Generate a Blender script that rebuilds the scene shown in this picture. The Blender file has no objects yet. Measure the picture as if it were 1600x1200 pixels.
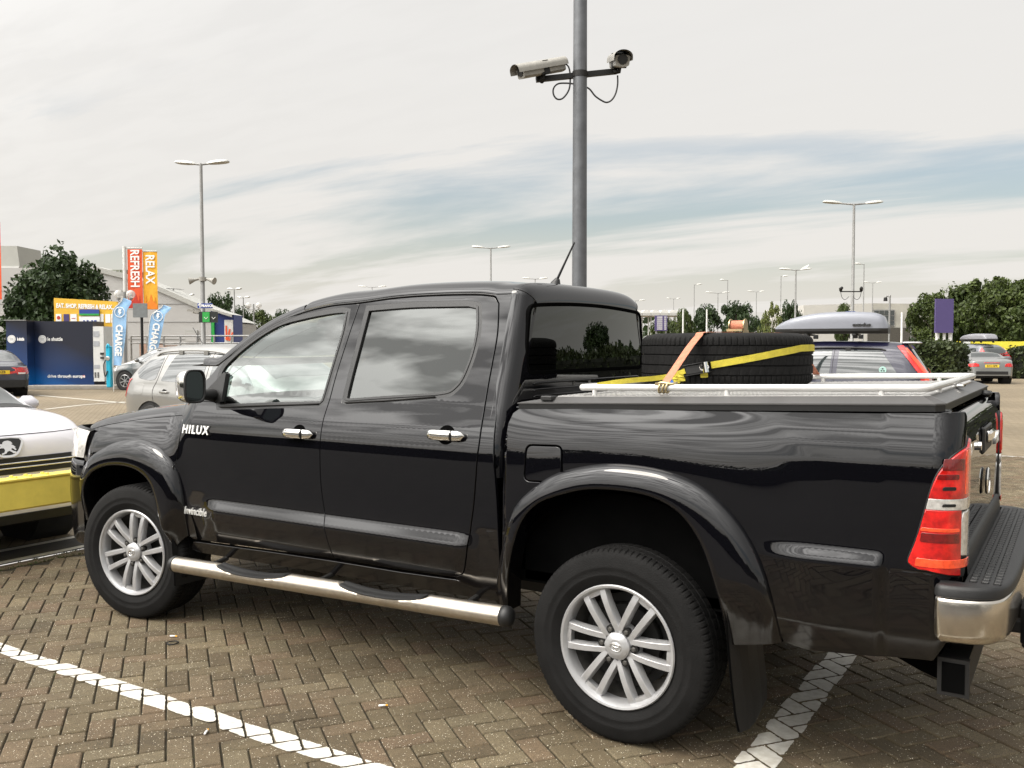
import bpy, bmesh, math, random
from mathutils import Vector, Matrix, Euler
from mathutils.geometry import delaunay_2d_cdt
sc = bpy.context.scene
COL = sc.collection
pi = math.pi
# ---------------------------------------------------------------- camera
CAM = Vector((1.5289, -3.1685, 1.5727)); YAW = -0.5615; PITCH = -0.0423; FPX = 1414.15
cd = bpy.data.cameras.new('camera'); cam = bpy.data.objects.new('camera', cd); COL.objects.link(cam)
cam.location = CAM; cam.rotation_euler = (pi/2 + PITCH, 0, -YAW)
cd.sensor_width = 36; cd.lens = FPX/1600*36; cd.clip_start = .05; cd.clip_end = 3000
sc.camera = cam
_F = Vector((math.sin(YAW)*math.cos(PITCH), math.cos(YAW)*math.cos(PITCH), math.sin(PITCH)))
_R = Vector((math.cos(YAW), -math.sin(YAW), 0)); _U = _R.cross(_F)
def ray(px, py): return _F + _R*((px-800)/FPX) + _U*((600-py)/FPX)
def atY(px, py, y): d = ray(px, py); return CAM + d*((y-CAM.y)/d.y)
def atX(px, py, x): d = ray(px, py); return CAM + d*((x-CAM.x)/d.x)
def atZ(px, py, z=0): d = ray(px, py); return CAM + d*((z-CAM.z)/d.z)
def atD(px, py, D): return CAM + ray(px, py)*D
def base(px, D): p = CAM + ray(px, 540)*D; return (p.x, p.y, 0)      # ground point D metres down the view, in column px
def hgt(py, D): return atD(800, py, D).z
# ---------------------------------------------------------------- light
SUN_EL = math.radians(53); SUN_AZ = math.radians(213)     # azimuth clockwise from +Y: behind and left of the camera
SUN = Vector((math.sin(SUN_AZ)*math.cos(SUN_EL), math.cos(SUN_AZ)*math.cos(SUN_EL), math.sin(SUN_EL)))
sl = bpy.data.lights.new('sun', 'SUN'); sl.energy = 2.3; sl.angle = math.radians(24); sl.color = (1, .93, .82)
so = bpy.data.objects.new('sun', sl); COL.objects.link(so)
so.rotation_euler = (-SUN).to_track_quat('-Z', 'Y').to_euler(); so.location = (-20, -30, 30)
sc.view_settings.view_transform = 'Standard'; sc.view_settings.look = 'None'
sc.view_settings.exposure = 0.06; sc.view_settings.gamma = 1; sc.view_settings.use_curve_mapping = False
W = bpy.data.worlds.new('World'); sc.world = W; W.use_nodes = True
def world():
    nt = W.node_tree; N = nt.nodes; L = nt.links; N.clear()
    out = N.new('ShaderNodeOutputWorld'); bg = N.new('ShaderNodeBackground'); bg.inputs[1].default_value = .1
    sky = N.new('ShaderNodeTexSky'); sky.sky_type = 'NISHITA'; sky.sun_disc = False
    sky.sun_elevation = SUN_EL; sky.sun_rotation = SUN_AZ; sky.air_density = 1.2; sky.dust_density = 2.5
    tc = N.new('ShaderNodeTexCoord'); sep = N.new('ShaderNodeSeparateXYZ'); L.new(tc.outputs['Generated'], sep.inputs[0])
    def M(op, a, b=None, c=None):
        n = N.new('ShaderNodeMath'); n.operation = op
        for i, v in enumerate((a, b, c)):
            if v is None: continue
            if isinstance(v, (int, float)): n.inputs[i].default_value = v
            else: L.new(v, n.inputs[i])
        return n.outputs[0]
    zc = M('MAXIMUM', sep.outputs[2], 0.0)
    den = M('ADD', zc, .13)
    cx = M('DIVIDE', sep.outputs[0], den); cy = M('DIVIDE', sep.outputs[1], den)
    comb = N.new('ShaderNodeCombineXYZ'); L.new(cx, comb.inputs[0]); L.new(cy, comb.inputs[1])
    mp = N.new('ShaderNodeMapping'); L.new(comb.outputs[0], mp.inputs[0])
    mp.inputs['Rotation'].default_value = (0, 0, math.radians(-36)); mp.inputs['Scale'].default_value = (.42, 1.25, 1)
    mp.inputs['Location'].default_value = (3.3, 11.4, 0)
    n1 = N.new('ShaderNodeTexNoise'); n1.inputs['Scale'].default_value = .9; n1.inputs['Detail'].default_value = 8
    n1.inputs['Roughness'].default_value = .56; n1.inputs['Distortion'].default_value = .25; L.new(mp.outputs[0], n1.inputs[0])
    n2 = N.new('ShaderNodeTexNoise'); n2.inputs['Scale'].default_value = 7.0; n2.inputs['Detail'].default_value = 4.5
    n2.inputs['Roughness'].default_value = .52; n2.inputs['Distortion'].default_value = .25; L.new(mp.outputs[0], n2.inputs[0])
    # cover of thin high cloud: open near one third up, nearly closed above
    cov = N.new('ShaderNodeMapRange'); cov.interpolation_type = 'SMOOTHSTEP'
    L.new(n1.outputs[0], cov.inputs[0]); cov.inputs[1].default_value = .38; cov.inputs[2].default_value = .58
    cov.inputs[3].default_value = .10; cov.inputs[4].default_value = 1
    elev = N.new('ShaderNodeMapRange'); elev.interpolation_type = 'SMOOTHSTEP'; L.new(sep.outputs[2], elev.inputs[0])
    elev.inputs[1].default_value = .17; elev.inputs[2].default_value = .25; elev.inputs[3].default_value = 0; elev.inputs[4].default_value = .85
    cover = M('MINIMUM', M('ADD', cov.outputs[0], elev.outputs[0]), .97)
    low = N.new('ShaderNodeMapRange'); low.interpolation_type = 'SMOOTHSTEP'; L.new(sep.outputs[2], low.inputs[0])
    low.inputs[1].default_value = .0; low.inputs[2].default_value = .17; low.inputs[3].default_value = .92; low.inputs[4].default_value = 0
    cover = M('MAXIMUM', cover, low.outputs[0])
    # towards the sun the cloud layer glows and its lumps show
    dot = N.new('ShaderNodeVectorMath'); dot.operation = 'DOT_PRODUCT'; L.new(tc.outputs['Generated'], dot.inputs[0]); dot.inputs[1].default_value = SUN
    d = M('MAXIMUM', dot.outputs['Value'], 0)
    glow = M('ADD', M('MULTIPLY', M('POWER', d, 22), 3.2), M('MULTIPLY', M('POWER', d, 3.2), 6.0))
    lump = N.new('ShaderNodeMapRange'); L.new(n2.outputs[0], lump.inputs[0]); lump.inputs[1].default_value = .40; lump.inputs[2].default_value = .58
    lump.inputs[3].default_value = .22; lump.inputs[4].default_value = 1.7
    lf = M('ADD', 1.0, M('MULTIPLY', M('MULTIPLY', M('SUBTRACT', lump.outputs[0], 1.0), M('POWER', M('ADD', M('MULTIPLY', dot.outputs['Value'], .5), .5), 7.0)), 1.0))
    streak = N.new('ShaderNodeMapRange'); L.new(n2.outputs[0], streak.inputs[0]); streak.inputs[1].default_value = .3; streak.inputs[2].default_value = .7
    streak.inputs[3].default_value = .998; streak.inputs[4].default_value = 1.002
    br = M('MULTIPLY', M('MULTIPLY', M('ADD', 8.2, M('MULTIPLY', glow, 8.2)), lf), streak.outputs[0])
    tint = N.new('ShaderNodeMix'); tint.data_type = 'RGBA'; L.new(M('MINIMUM', M('MULTIPLY', sep.outputs[2], 3.2), 1), tint.inputs[0])
    tint.inputs[6].default_value = (1.0, .962, .905, 1); tint.inputs[7].default_value = (1.0, .978, .945, 1)
    cc = N.new('ShaderNodeVectorMath'); cc.operation = 'SCALE'; L.new(tint.outputs[2], cc.inputs[0]); L.new(br, cc.inputs['Scale'])
    blue = N.new('ShaderNodeVectorMath'); blue.operation = 'MULTIPLY'; L.new(sky.outputs[0], blue.inputs[0]); blue.inputs[1].default_value = (1.55, 1.42, 1.30)
    mix = N.new('ShaderNodeMix'); mix.data_type = 'RGBA'; L.new(cover, mix.inputs[0]); L.new(blue.outputs[0], mix.inputs[6]); L.new(cc.outputs[0], mix.inputs[7])
    L.new(mix.outputs[2], bg.inputs[0]); L.new(bg.outputs[0], out.inputs[0])
world()
# ---------------------------------------------------------------- materials
def mat(name, col, rough=.5, metal=0, coat=0, spec=.5, var=.0, vscale=8, bump=0, bscale=60, trans=0, ior=1.5, emit=None, island=0, alpha=None, col2=None, croug=.03):
    m = bpy.data.materials.new(name); m.use_nodes = True; nt = m.node_tree; N = nt.nodes; L = nt.links
    b = N['Principled BSDF']; b.inputs['Base Color'].default_value = (*col, 1); b.inputs['Roughness'].default_value = rough
    b.inputs['Metallic'].default_value = metal; b.inputs['IOR'].default_value = ior; b.inputs['Specular IOR Level'].default_value = spec
    b.inputs['Coat Weight'].default_value = coat; b.inputs['Coat Roughness'].default_value = croug
    if trans: b.inputs['Transmission Weight'].default_value = trans
    if emit: b.inputs['Emission Color'].default_value = (*emit[0], 1); b.inputs['Emission Strength'].default_value = emit[1]
    tc = N.new('ShaderNodeTexCoord')
    if var or island:
        n = N.new('ShaderNodeTexNoise'); n.inputs['Scale'].default_value = vscale; n.inputs['Detail'].default_value = 6; n.inputs['Roughness'].default_value = .6
        L.new(tc.outputs['Object'], n.inputs[0])
        mr = N.new('ShaderNodeMapRange'); L.new(n.outputs[0], mr.inputs[0]); mr.inputs[1].default_value = .3; mr.inputs[2].default_value = .7
        mr.inputs[3].default_value = 0; mr.inputs[4].default_value = 1
        mx = N.new('ShaderNodeMix'); mx.data_type = 'RGBA'; L.new(mr.outputs[0], mx.inputs[0])
        c2 = col2 if col2 else tuple(min(1, c*(1+var)) for c in col)
        c1 = col if col2 else tuple(c*(1-var) for c in col)
        mx.inputs[6].default_value = (*c1, 1); mx.inputs[7].default_value = (*c2, 1)
        o = mx.outputs[2]
        if island:
            g = N.new('ShaderNodeNewGeometry'); hs = N.new('ShaderNodeMapRange'); L.new(g.outputs['Random Per Island'], hs.inputs[0])
            hs.inputs[3].default_value = 1-island; hs.inputs[4].default_value = 1+island
            vm = N.new('ShaderNodeVectorMath'); vm.operation = 'SCALE'; L.new(o, vm.inputs[0]); L.new(hs.outputs[0], vm.inputs['Scale']); o = vm.outputs[0]
        L.new(o, b.inputs['Base Color'])
    if bump:
        n = N.new('ShaderNodeTexNoise'); n.inputs['Scale'].default_value = bscale; n.inputs['Detail'].default_value = 4
        L.new(tc.outputs['Object'], n.inputs[0]); bp = N.new('ShaderNodeBump'); bp.inputs['Strength'].default_value = min(1, bump); bp.inputs['Distance'].default_value = .01
        L.new(n.outputs[0], bp.inputs['Height']); L.new(bp.outputs[0], b.inputs['Normal'])
    return m
def glass(name, tint, ior=1.65, refl=1.0, dens=1):
    """window glass as one sheet: clear tinted body with a mirror-like face"""
    m = bpy.data.materials.new(name); m.use_nodes = True; nt = m.node_tree; N = nt.nodes; L = nt.links; N.clear()
    out = N.new('ShaderNodeOutputMaterial'); t = N.new('ShaderNodeBsdfTransparent'); t.inputs[0].default_value = (*tint, 1)
    g = N.new('ShaderNodeBsdfGlossy'); g.inputs['Roughness'].default_value = .004; g.inputs[0].default_value = (.97, 1, .98, 1)
    f = N.new('ShaderNodeFresnel'); f.inputs[0].default_value = ior
    mx = N.new('ShaderNodeMixShader'); ml = N.new('ShaderNodeMath'); ml.operation = 'MULTIPLY'; ml.use_clamp = True
    L.new(f.outputs[0], ml.inputs[0]); ml.inputs[1].default_value = refl
    L.new(ml.outputs[0], mx.inputs[0]); L.new(t.outputs[0], mx.inputs[1]); L.new(g.outputs[0], mx.inputs[2]); L.new(mx.outputs[0], out.inputs[0])
    return m
MT = {}
MT['paint'] = mat('black car paint', (.0022, .0022, .0032), .6, coat=1.0, spec=.0, croug=.006, ior=1.5)
MT['paint'].node_tree.nodes['Principled BSDF'].inputs['Coat IOR'].default_value = 1.52
MT['black'] = mat('black plastic', (.007, .007, .0072), .5, var=.3, bump=.15, bscale=300)
MT['matte'] = mat('black void lining', (.003, .003, .003), 1, var=.2, spec=0)
MT['rubber'] = mat('tyre rubber', (.0055, .0053, .0052), .8, var=.35, vscale=14, bump=.25, bscale=180, spec=.2)
MT['trim'] = mat('black window rubber', (.01, .01, .01), .35, var=.2)
MT['chrome'] = mat('chrome', (.80, .79, .77), .09, 1, var=.05)
MT['chrome2'] = mat('brushed steel tube', (.55, .50, .43), .33, 1, var=.12, vscale=30, bump=.05, bscale=400)
MT['bumperchrome'] = mat('dusty bumper chrome', (.62, .58, .52), .2, 1, var=.1, vscale=20, bump=.06, bscale=30)
MT['alloy'] = mat('silver alloy lacquer', (.40, .40, .405), .36, .5, coat=.4, var=.08, vscale=20)
MT['alloyin'] = mat('dusty shade darkened alloy', (.07, .066, .06), .6, .4, var=.35, vscale=30)  # mottled brake dust, base darkened further to paint shade between the spokes
MT['steeldark'] = mat('dark chassis steel', (.010, .0095, .009), .6, .3, var=.4)
MT['lid'] = mat('anodised lid side', (.075, .073, .072), .4, .3, var=.12)
MT['lidgasket'] = mat('black lid seal', (.008, .008, .008), .35, var=.2)
MT['checker'] = mat('aluminium tread plate', (.33, .325, .315), .42, .5, var=.12, vscale=20)
MT['badge'] = mat('bright badge chrome', (.78, .78, .76), .3, .5, var=.04)
MT['rail'] = mat('white painted tube', (.58, .575, .56), .3, .1, coat=.3, var=.05)
MT['red'] = mat('red lamp lens', (.46, .008, .006), .12, coat=1, var=.55, vscale=22)
MT['redhi'] = mat('bright red reflector', (.80, .07, .02), .15, coat=1, var=.3, vscale=60)
MT['clear'] = mat('clear lamp lens', (.55, .53, .50), .15, .35, coat=1, var=.3, vscale=60)
MT['gf'] = glass('front door glass', (.42, .53, .50), 1.6, 2.1)
MT['gr'] = glass('privacy glass', (.05, .045, .04), 1.6, 1.45)
MT['gback'] = glass('dark rear screen', (.012, .012, .012), 1.5, 1.2)
MT['interior'] = mat('dark cabin trim', (.022, .023, .024), .7, var=.3)
MT['orange'] = mat('orange webbing', (.46, .17, .10), .8, var=.22, vscale=40, bump=.4, bscale=250)
MT['yellow'] = mat('yellow webbing', (.48, .40, .035), .75, var=.15, vscale=40, bump=.4, bscale=250)
MT['blueweb'] = mat('blue webbing', (.02, .10, .35), .7, var=.2)
MT['zinc'] = mat('zinc plated hook', (.45, .36, .2), .35, .8, var=.3)
# ---------------------------------------------------------------- building blocks
def link(name, me, m=None, parent=None, smooth=False, loc=None):
    o = bpy.data.objects.new(name, me); COL.objects.link(o)
    if m is not None and not me.materials: me.materials.append(m)
    if parent is not None:
        o.parent = parent
        if loc is None: o.location = -wl(parent) if parent.get('_abs') else (0, 0, 0)
    if loc is not None: o.location = loc
    if smooth:
        me.shade_smooth()
    return o
def wl(o):
    v = Vector(o.location)
    while o.parent: o = o.parent; v += Vector(o.location)
    return v
def thing(name, label, cat, loc=(0, 0, 0), rz=0, group=None, absolute=False):
    o = bpy.data.objects.new(name, None); COL.objects.link(o); o.location = loc; o.rotation_euler = (0, 0, rz)
    o.empty_display_size = .2
    o['label'] = label; o['category'] = cat
    if group: o['group'] = group
    if absolute: o['_abs'] = 1
    return o
def tag(o, label=None, cat=None, group=None, kind=None):
    for k, v in (('label', label), ('category', cat), ('group', group), ('kind', kind)):
        if v: o[k] = v
    return o
class MB:
    def __init__(s): s.v = []; s.f = []
    def add(s, vs, fs):
        n = len(s.v); s.v += [tuple(v) for v in vs]; s.f += [tuple(i+n for i in f) for f in fs]; return s
    def box(s, c, d, rz=0, bev=0, M=None):
        x, y, z = d[0]/2, d[1]/2, d[2]/2
        if bev <= 0:
            vs = [Vector((a*x, b*y, e*z)) for e in (-1, 1) for a, b in ((-1, -1), (1, -1), (1, 1), (-1, 1))]
            fs = [(3, 2, 1, 0), (4, 5, 6, 7), (0, 1, 5, 4), (1, 2, 6, 5), (2, 3, 7, 6), (3, 0, 4, 7)]
        else:
            b = min(bev, x*.95, y*.95, z*.95); vs = []; rings = []
            for zz, ins in ((-z, b), (-z+b, 0), (z-b, 0), (z, b)):
                r = []
                X, Y = x-ins, y-ins
                k = b if ins == 0 else b*.4
                for (a, c2) in ((-1, -1), (1, -1), (1, 1), (-1, 1)):
                    p = [(a*X, c2*(Y-k)), (a*(X-k), c2*Y)]
                    if (a, c2) in ((1, -1), (-1, 1)): p = p[::-1]
                    for q in p: r.append(len(vs)); vs.append(Vector((q[0], q[1], zz)))
                rings.append(r)
            fs = [tuple(rings[0][::-1]), tuple(rings[3])]
            for i in range(3):
                for j in range(8): k = (j+1) % 8; fs.append((rings[i][j], rings[i][k], rings[i+1][k], rings[i+1][j]))
        R = Matrix.Rotation(rz, 3, 'Z') if M is None else M
        return s.add([R @ v + Vector(c) for v in vs], fs)
    def tube(s, pts, r, n=12, cap=True, closed=False):
        pts = [Vector(p) for p in pts]; m = len(pts); rr = r if isinstance(r, (list, tuple)) else [r]*m
        rings = []; prev = None
        for i, p in enumerate(pts):
            if closed: t = pts[(i+1) % m] - pts[i-1]
            else: t = pts[min(i+1, m-1)] - pts[max(i-1, 0)]
            t.normalize()
            if prev is None:
                u = t.orthogonal().normalized()
            else: u = (prev - t*prev.dot(t)).normalized()
            prev = u; w = t.cross(u)
            rings.append([p + (u*math.cos(2*pi*k/n) + w*math.sin(2*pi*k/n))*rr[i] for k in range(n)])
        vs = [v for R in rings for v in R]; fs = []
        for i in range(m if closed else m-1):
            a, b = i*n, ((i+1) % m)*n
            for k in range(n): fs.append((a+k, a+(k+1) % n, b+(k+1) % n, b+k))
        if cap and not closed: fs += [tuple(range(n))[::-1], tuple((m-1)*n+k for k in range(n))]
        return s.add(vs, fs)
    def cyl(s, a, b, r, n=16, r2=None): return s.tube([a, b], [r, r if r2 is None else r2], n)
    def lathe(s, prof, n=48, M=Matrix.Identity(4), closed=False):
        """prof = [(radius, along)], axis = local Y"""
        vs = []; m = len(prof)
        for (r, h) in prof:
            for k in range(n): a = 2*pi*k/n; vs.append(M @ Vector((r*math.cos(a), h, r*math.sin(a))))
        fs = []
        for i in range(m if closed else m-1):
            a, b = i*n, ((i+1) % m)*n
            for k in range(n): fs.append((a+k, b+k, b+(k+1) % n, a+(k+1) % n))
        return s.add(vs, fs)
    def grid(s, rows, closed=False):
        n = len(rows[0]); vs = [p for r in rows for p in r]; fs = []
        for i in range(len(rows)-1):
            for j in range(n if closed else n-1):
                k = (j+1) % n; fs.append((i*n+j, i*n+k, (i+1)*n+k, (i+1)*n+j))
        return s.add(vs, fs)
    def prism(s, poly, axis, a, b):
        """poly in the plane normal to axis ('x': (y,z), 'y': (x,z), 'z': (x,y)), extruded a..b"""
        def P(u, v, w): return {'x': (w, u, v), 'y': (u, w, v), 'z': (u, v, w)}[axis]
        n = len(poly); vs = [P(u, v, a) for u, v in poly] + [P(u, v, b) for u, v in poly]
        fs = [tuple(range(n)), tuple(range(n, 2*n))[::-1]] + [(i, (i+n), ((i+1) % n)+n, (i+1) % n) for i in range(n)]
        return s.add(vs, fs)
    def mesh(s, name, recalc=True):
        me = bpy.data.meshes.new(name); me.from_pydata(s.v, [], s.f); me.update()
        if recalc:
            bm = bmesh.new(); bm.from_mesh(me); bmesh.ops.recalc_face_normals(bm, faces=bm.faces[:]); bm.to_mesh(me); bm.free()
        return me
    def build(s, name, m, parent=None, smooth=False, ang=None, loc=None, recalc=True):
        me = s.mesh(name, recalc); o = link(name, me, m, parent, loc=loc)
        if smooth:
            me.shade_smooth()
            if ang: sharp(me, ang)
        return o
def sharp(me, ang):
    bm = bmesh.new(); bm.from_mesh(me)
    for e in bm.edges:
        if len(e.link_faces) == 2 and e.calc_face_angle(0) > ang: e.smooth = False
    bm.to_mesh(me); bm.free()
def lerp(a, b, t): return a + (b-a)*t
def interp(tab, x):
    if x <= tab[0][0]: return tab[0][1]
    for (a, b), (c, d) in zip(tab, tab[1:]):
        if x <= c: return lerp(b, d, (x-a)/(c-a))
    return tab[-1][1]
def smooth(e0, e1, x):
    t = max(0, min(1, (x-e0)/(e1-e0))); return t*t*(3-2*t)
def sinterp(tab, x, w=None):
    """monotone cubic-ish interpolation through a table"""
    n = len(tab)
    if x <= tab[0][0]: return tab[0][1]
    if x >= tab[-1][0]: return tab[-1][1]
    i = max(k for k in range(n-1) if tab[k][0] <= x)
    x0, y0 = tab[i]; x1, y1 = tab[i+1]; h = x1-x0
    def sl(k):
        if k <= 0 or k >= n-1:
            j = 0 if k <= 0 else n-2; return (tab[j+1][1]-tab[j][1])/(tab[j+1][0]-tab[j][0])
        a = (tab[k][1]-tab[k-1][1])/(tab[k][0]-tab[k-1][0]); b = (tab[k+1][1]-tab[k][1])/(tab[k+1][0]-tab[k][0])
        return 0 if a*b <= 0 else 2*a*b/(a+b)
    m0, m1 = sl(i), sl(i+1); t = (x-x0)/h
    return (2*t**3-3*t**2+1)*y0 + (t**3-2*t**2+t)*h*m0 + (-2*t**3+3*t**2)*y1 + (t**3-t**2)*h*m1
def cr(pts, n=6, closed=False):
    """Catmull-Rom through 2D/3D points"""
    P = [Vector(p) for p in pts]; out = []; m = len(P)
    for i in range(m if closed else m-1):
        if closed: a, b, c, d = P[i-1], P[i], P[(i+1) % m], P[(i+2) % m]
        else: a = P[max(i-1, 0)]; b = P[i]; c = P[i+1]; d = P[min(i+2, m-1)]
        for k in range(n):
            t = k/n
            out.append(.5*((2*b)+(c-a)*t+(2*a-5*b+4*c-d)*t*t+(3*b-a-3*c+d)*t**3))
    if not closed: out.append(P[-1])
    return [tuple(p) for p in out]
def area2(p): return sum(p[i-1][0]*p[i][1]-p[i][0]*p[i-1][1] for i in range(len(p)))/2
def offset(poly, d):
    """positive d shrinks the polygon"""
    n = len(poly); s = 1 if area2(poly) > 0 else -1; out = []
    for i in range(n):
        a, b, c = (Vector(poly[(i+k) % n][:2]) for k in (-1, 0, 1))
        e1 = (b-a); e2 = (c-b)
        if e1.length < 1e-9 or e2.length < 1e-9: out.append(tuple(b)); continue
        e1.normalize(); e2.normalize()
        n1 = Vector((-e1.y, e1.x))*s; n2 = Vector((-e2.y, e2.x))*s; nn = n1+n2
        if nn.length < 1e-6: nn = n1
        nn.normalize(); k = d/max(.45, nn.dot(n1)); out.append(tuple(b+nn*k))
    return out
def resample(poly, step):
    out = []; n = len(poly)
    for i in range(n):
        a = Vector(poly[i][:2]); b = Vector(poly[(i+1) % n][:2]); L = (b-a).length
        if L < 1e-5: continue
        k = max(1, math.ceil(L/step))
        for j in range(k): out.append(tuple(a+(b-a)*(j/k)))
    return out
def rounded(poly, r, n=5):
    """round the corners of a polygon with radius about r"""
    out = []; m = len(poly)
    for i in range(m):
        a, b, c = (Vector(poly[(i+k) % m][:2]) for k in (-1, 0, 1))
        l1, l2 = (a-b).length, (c-b).length; q = min(r, l1*.45, l2*.45)
        p0 = b+(a-b).normalized()*q; p2 = b+(c-b).normalized()*q
        for k in range(n+1): t = k/n; out.append(tuple(p0*(1-t)**2+b*2*t*(1-t)+p2*t*t))
    return out
def inside(p, poly):
    x, y = p; c = False; n = len(poly); j = n-1
    for i in range(n):
        xi, yi = poly[i][0], poly[i][1]; xj, yj = poly[j][0], poly[j][1]
        if (yi > y) != (yj > y) and x < (xj-xi)*(y-yi)/(yj-yi)+xi: c = not c
        j = i
    return c
def panel(name, outer, holes, f, m, parent, step=.05, thick=.02, lip=.003, mirror=None, dens=None):
    """sheet over the curved surface f(u,v)->(point, normal), with rolled edges. mirror(p) flips it to the other side"""
    outer = resample(outer, step); holes = [resample(h, step) for h in holes]
    if area2(outer) < 0: outer = outer[::-1]
    holes = [h[::-1] if area2(h) > 0 else h for h in holes]
    loops = [outer]+holes
    V = []; E = []
    for L in loops:
        s = len(V); V += [Vector(p) for p in L]; E += [(s+i, s+(i+1) % len(L)) for i in range(len(L))]
    nb = len(V)
    xs = [p[0] for p in outer]; ys = [p[1] for p in outer]
    g = dens or step
    bpts = V[:]
    cell = {}
    for p in bpts: cell.setdefault((int(p.x//g), int(p.y//g)), []).append(p)
    x = min(xs)+g*.5; row = 0
    while x < max(xs):
        y = min(ys)+g*(.5 if row % 2 else .25)
        while y < max(ys):
            if inside((x, y), outer) and not any(inside((x, y), h) for h in holes):
                ci, cj = int(x//g), int(y//g); ok = True
                for a in (-1, 0, 1):
                    for b in (-1, 0, 1):
                        for q in cell.get((ci+a, cj+b), ()):
                            if (q.x-x)**2+(q.y-y)**2 < (g*.45)**2: ok = False
                if ok: V.append(Vector((x, y)))
            y += g
        x += g; row += 1
    vv, ee, ff, ov, oe, of = delaunay_2d_cdt(V, E, [], 0, 1e-7)
    tri = []
    for t in ff:
        c = sum((vv[i] for i in t), Vector((0, 0)))/3
        if inside(c, outer) and not any(inside(c, h) for h in holes): tri.append(tuple(t))
    idx = {}
    for i, o in enumerate(ov):
        for k in o: idx[k] = i
    P = []; Nn = []
    for p in vv:
        a, b = f(p.x, p.y); P.append(Vector(a)); Nn.append(Vector(b))
    faces = [list(t) for t in tri]
    # orient
    if faces:
        t = faces[len(faces)//2]; nrm = (P[t[1]]-P[t[0]]).cross(P[t[2]]-P[t[0]])
        if nrm.dot(Nn[t[0]]) < 0: faces = [t[::-1] for t in faces]; flip = True
        else: flip = False
    s0 = 0
    for L in loops:
        n = len(L); ids = [idx.get(s0+i, s0+i) for i in range(n)]; s0 += n
        off = offset(L, -lip if L is outer else lip)
        if L is not outer: off = offset(L, lip)
        r1 = []; r2 = []
        for i in range(n):
            a, nr = f(*off[i][:2]); a = Vector(a); nr = Vector(nr)
            side = (a - P[ids[i]]); side = side - nr*side.dot(nr)
            if side.length < 1e-9: side = nr.copy()
            side.normalize()
            r1.append(len(P)); P.append(a-nr*lip); Nn.append((nr*.3+side).normalized())
            r2.append(len(P)); P.append(a-nr*thick); Nn.append(side)
        for i in range(n):
            k = (i+1) % n
            q1 = [ids[i], ids[k], r1[k], r1[i]]; q2 = [r1[i], r1[k], r2[k], r2[i]]
            for q in (q1, q2):
                faces.append(q[::-1] if not flip else q)
    if mirror:
        P = [mirror(p) for p in P]; Nn = [mirror(p, True) for p in Nn]; faces = [t[::-1] for t in faces]
    me = bpy.data.meshes.new(name); me.from_pydata([tuple(p) for p in P], [], faces)
    me.shade_smooth(); me.normals_split_custom_set_from_vertices([tuple(n.normalized()) for n in Nn])
    return link(name, me, m, parent)
def text(name, s, size, m, parent, M, depth=.002, bold=0, align='CENTER', sx=1, shear=0, space=1):
    cu = bpy.data.curves.new(name, 'FONT'); cu.body = s; cu.size = size; cu.extrude = depth; cu.offset = bold; cu.align_x = align; cu.align_y = 'CENTER'
    cu.shear = shear; cu.space_character = space; cu.resolution_u = 3
    o = bpy.data.objects.new(name, cu); COL.objects.link(o)
    me = bpy.data.meshes.new_from_object(o.evaluated_get(bpy.context.evaluated_depsgraph_get()))
    bpy.data.objects.remove(o); bpy.data.curves.remove(cu)
    me.transform(M @ Matrix.Diagonal((sx, 1, 1, 1))); me.name = name; me.materials.clear()
    return link(name, me, m, parent)
def TM(loc, rx=0, ry=0, rz=0): return Matrix.Translation(loc) @ Euler((rx, ry, rz)).to_matrix().to_4x4()

def dusty(m):
    nt = m.node_tree; N = nt.nodes; L = nt.links; b = N['Principled BSDF']; g = N.new('ShaderNodeNewGeometry'); sp = N.new('ShaderNodeSeparateXYZ'); L.new(g.outputs['Position'], sp.inputs[0])
    n = N.new('ShaderNodeTexNoise'); n.inputs['Scale'].default_value = 7; n.inputs['Detail'].default_value = 8; n.inputs['Roughness'].default_value = .7; L.new(g.outputs['Position'], n.inputs[0])
    lo = N.new('ShaderNodeMapRange'); L.new(sp.outputs[2], lo.inputs[0]); lo.inputs[1].default_value = .80; lo.inputs[2].default_value = .55; lo.inputs[3].default_value = .04; lo.inputs[4].default_value = 1
    mr = N.new('ShaderNodeMapRange'); L.new(n.outputs[0], mr.inputs[0]); mr.inputs[1].default_value = .42; mr.inputs[2].default_value = .75
    ml = N.new('ShaderNodeMath'); ml.operation = 'MULTIPLY'; ad = N.new('ShaderNodeMath'); ad.operation = 'MULTIPLY_ADD'; L.new(mr.outputs[0], ad.inputs[0]); ad.inputs[1].default_value = .6; ad.inputs[2].default_value = .4; L.new(lo.outputs[0], ml.inputs[0]); L.new(ad.outputs[0], ml.inputs[1])
    mx = N.new('ShaderNodeMix'); mx.data_type = 'RGBA'; L.new(ml.outputs[0], mx.inputs[0]); mx.inputs[6].default_value = (.0022, .0022, .0032, 1); mx.inputs[7].default_value = (.0065, .0055, .0045, 1); L.new(mx.outputs[2], b.inputs['Base Color'])
    cr2 = N.new('ShaderNodeMapRange'); L.new(ml.outputs[0], cr2.inputs[0]); cr2.inputs[3].default_value = .004; cr2.inputs[4].default_value = .22; L.new(cr2.outputs[0], b.inputs['Coat Roughness'])
dusty(MT['paint'])
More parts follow.
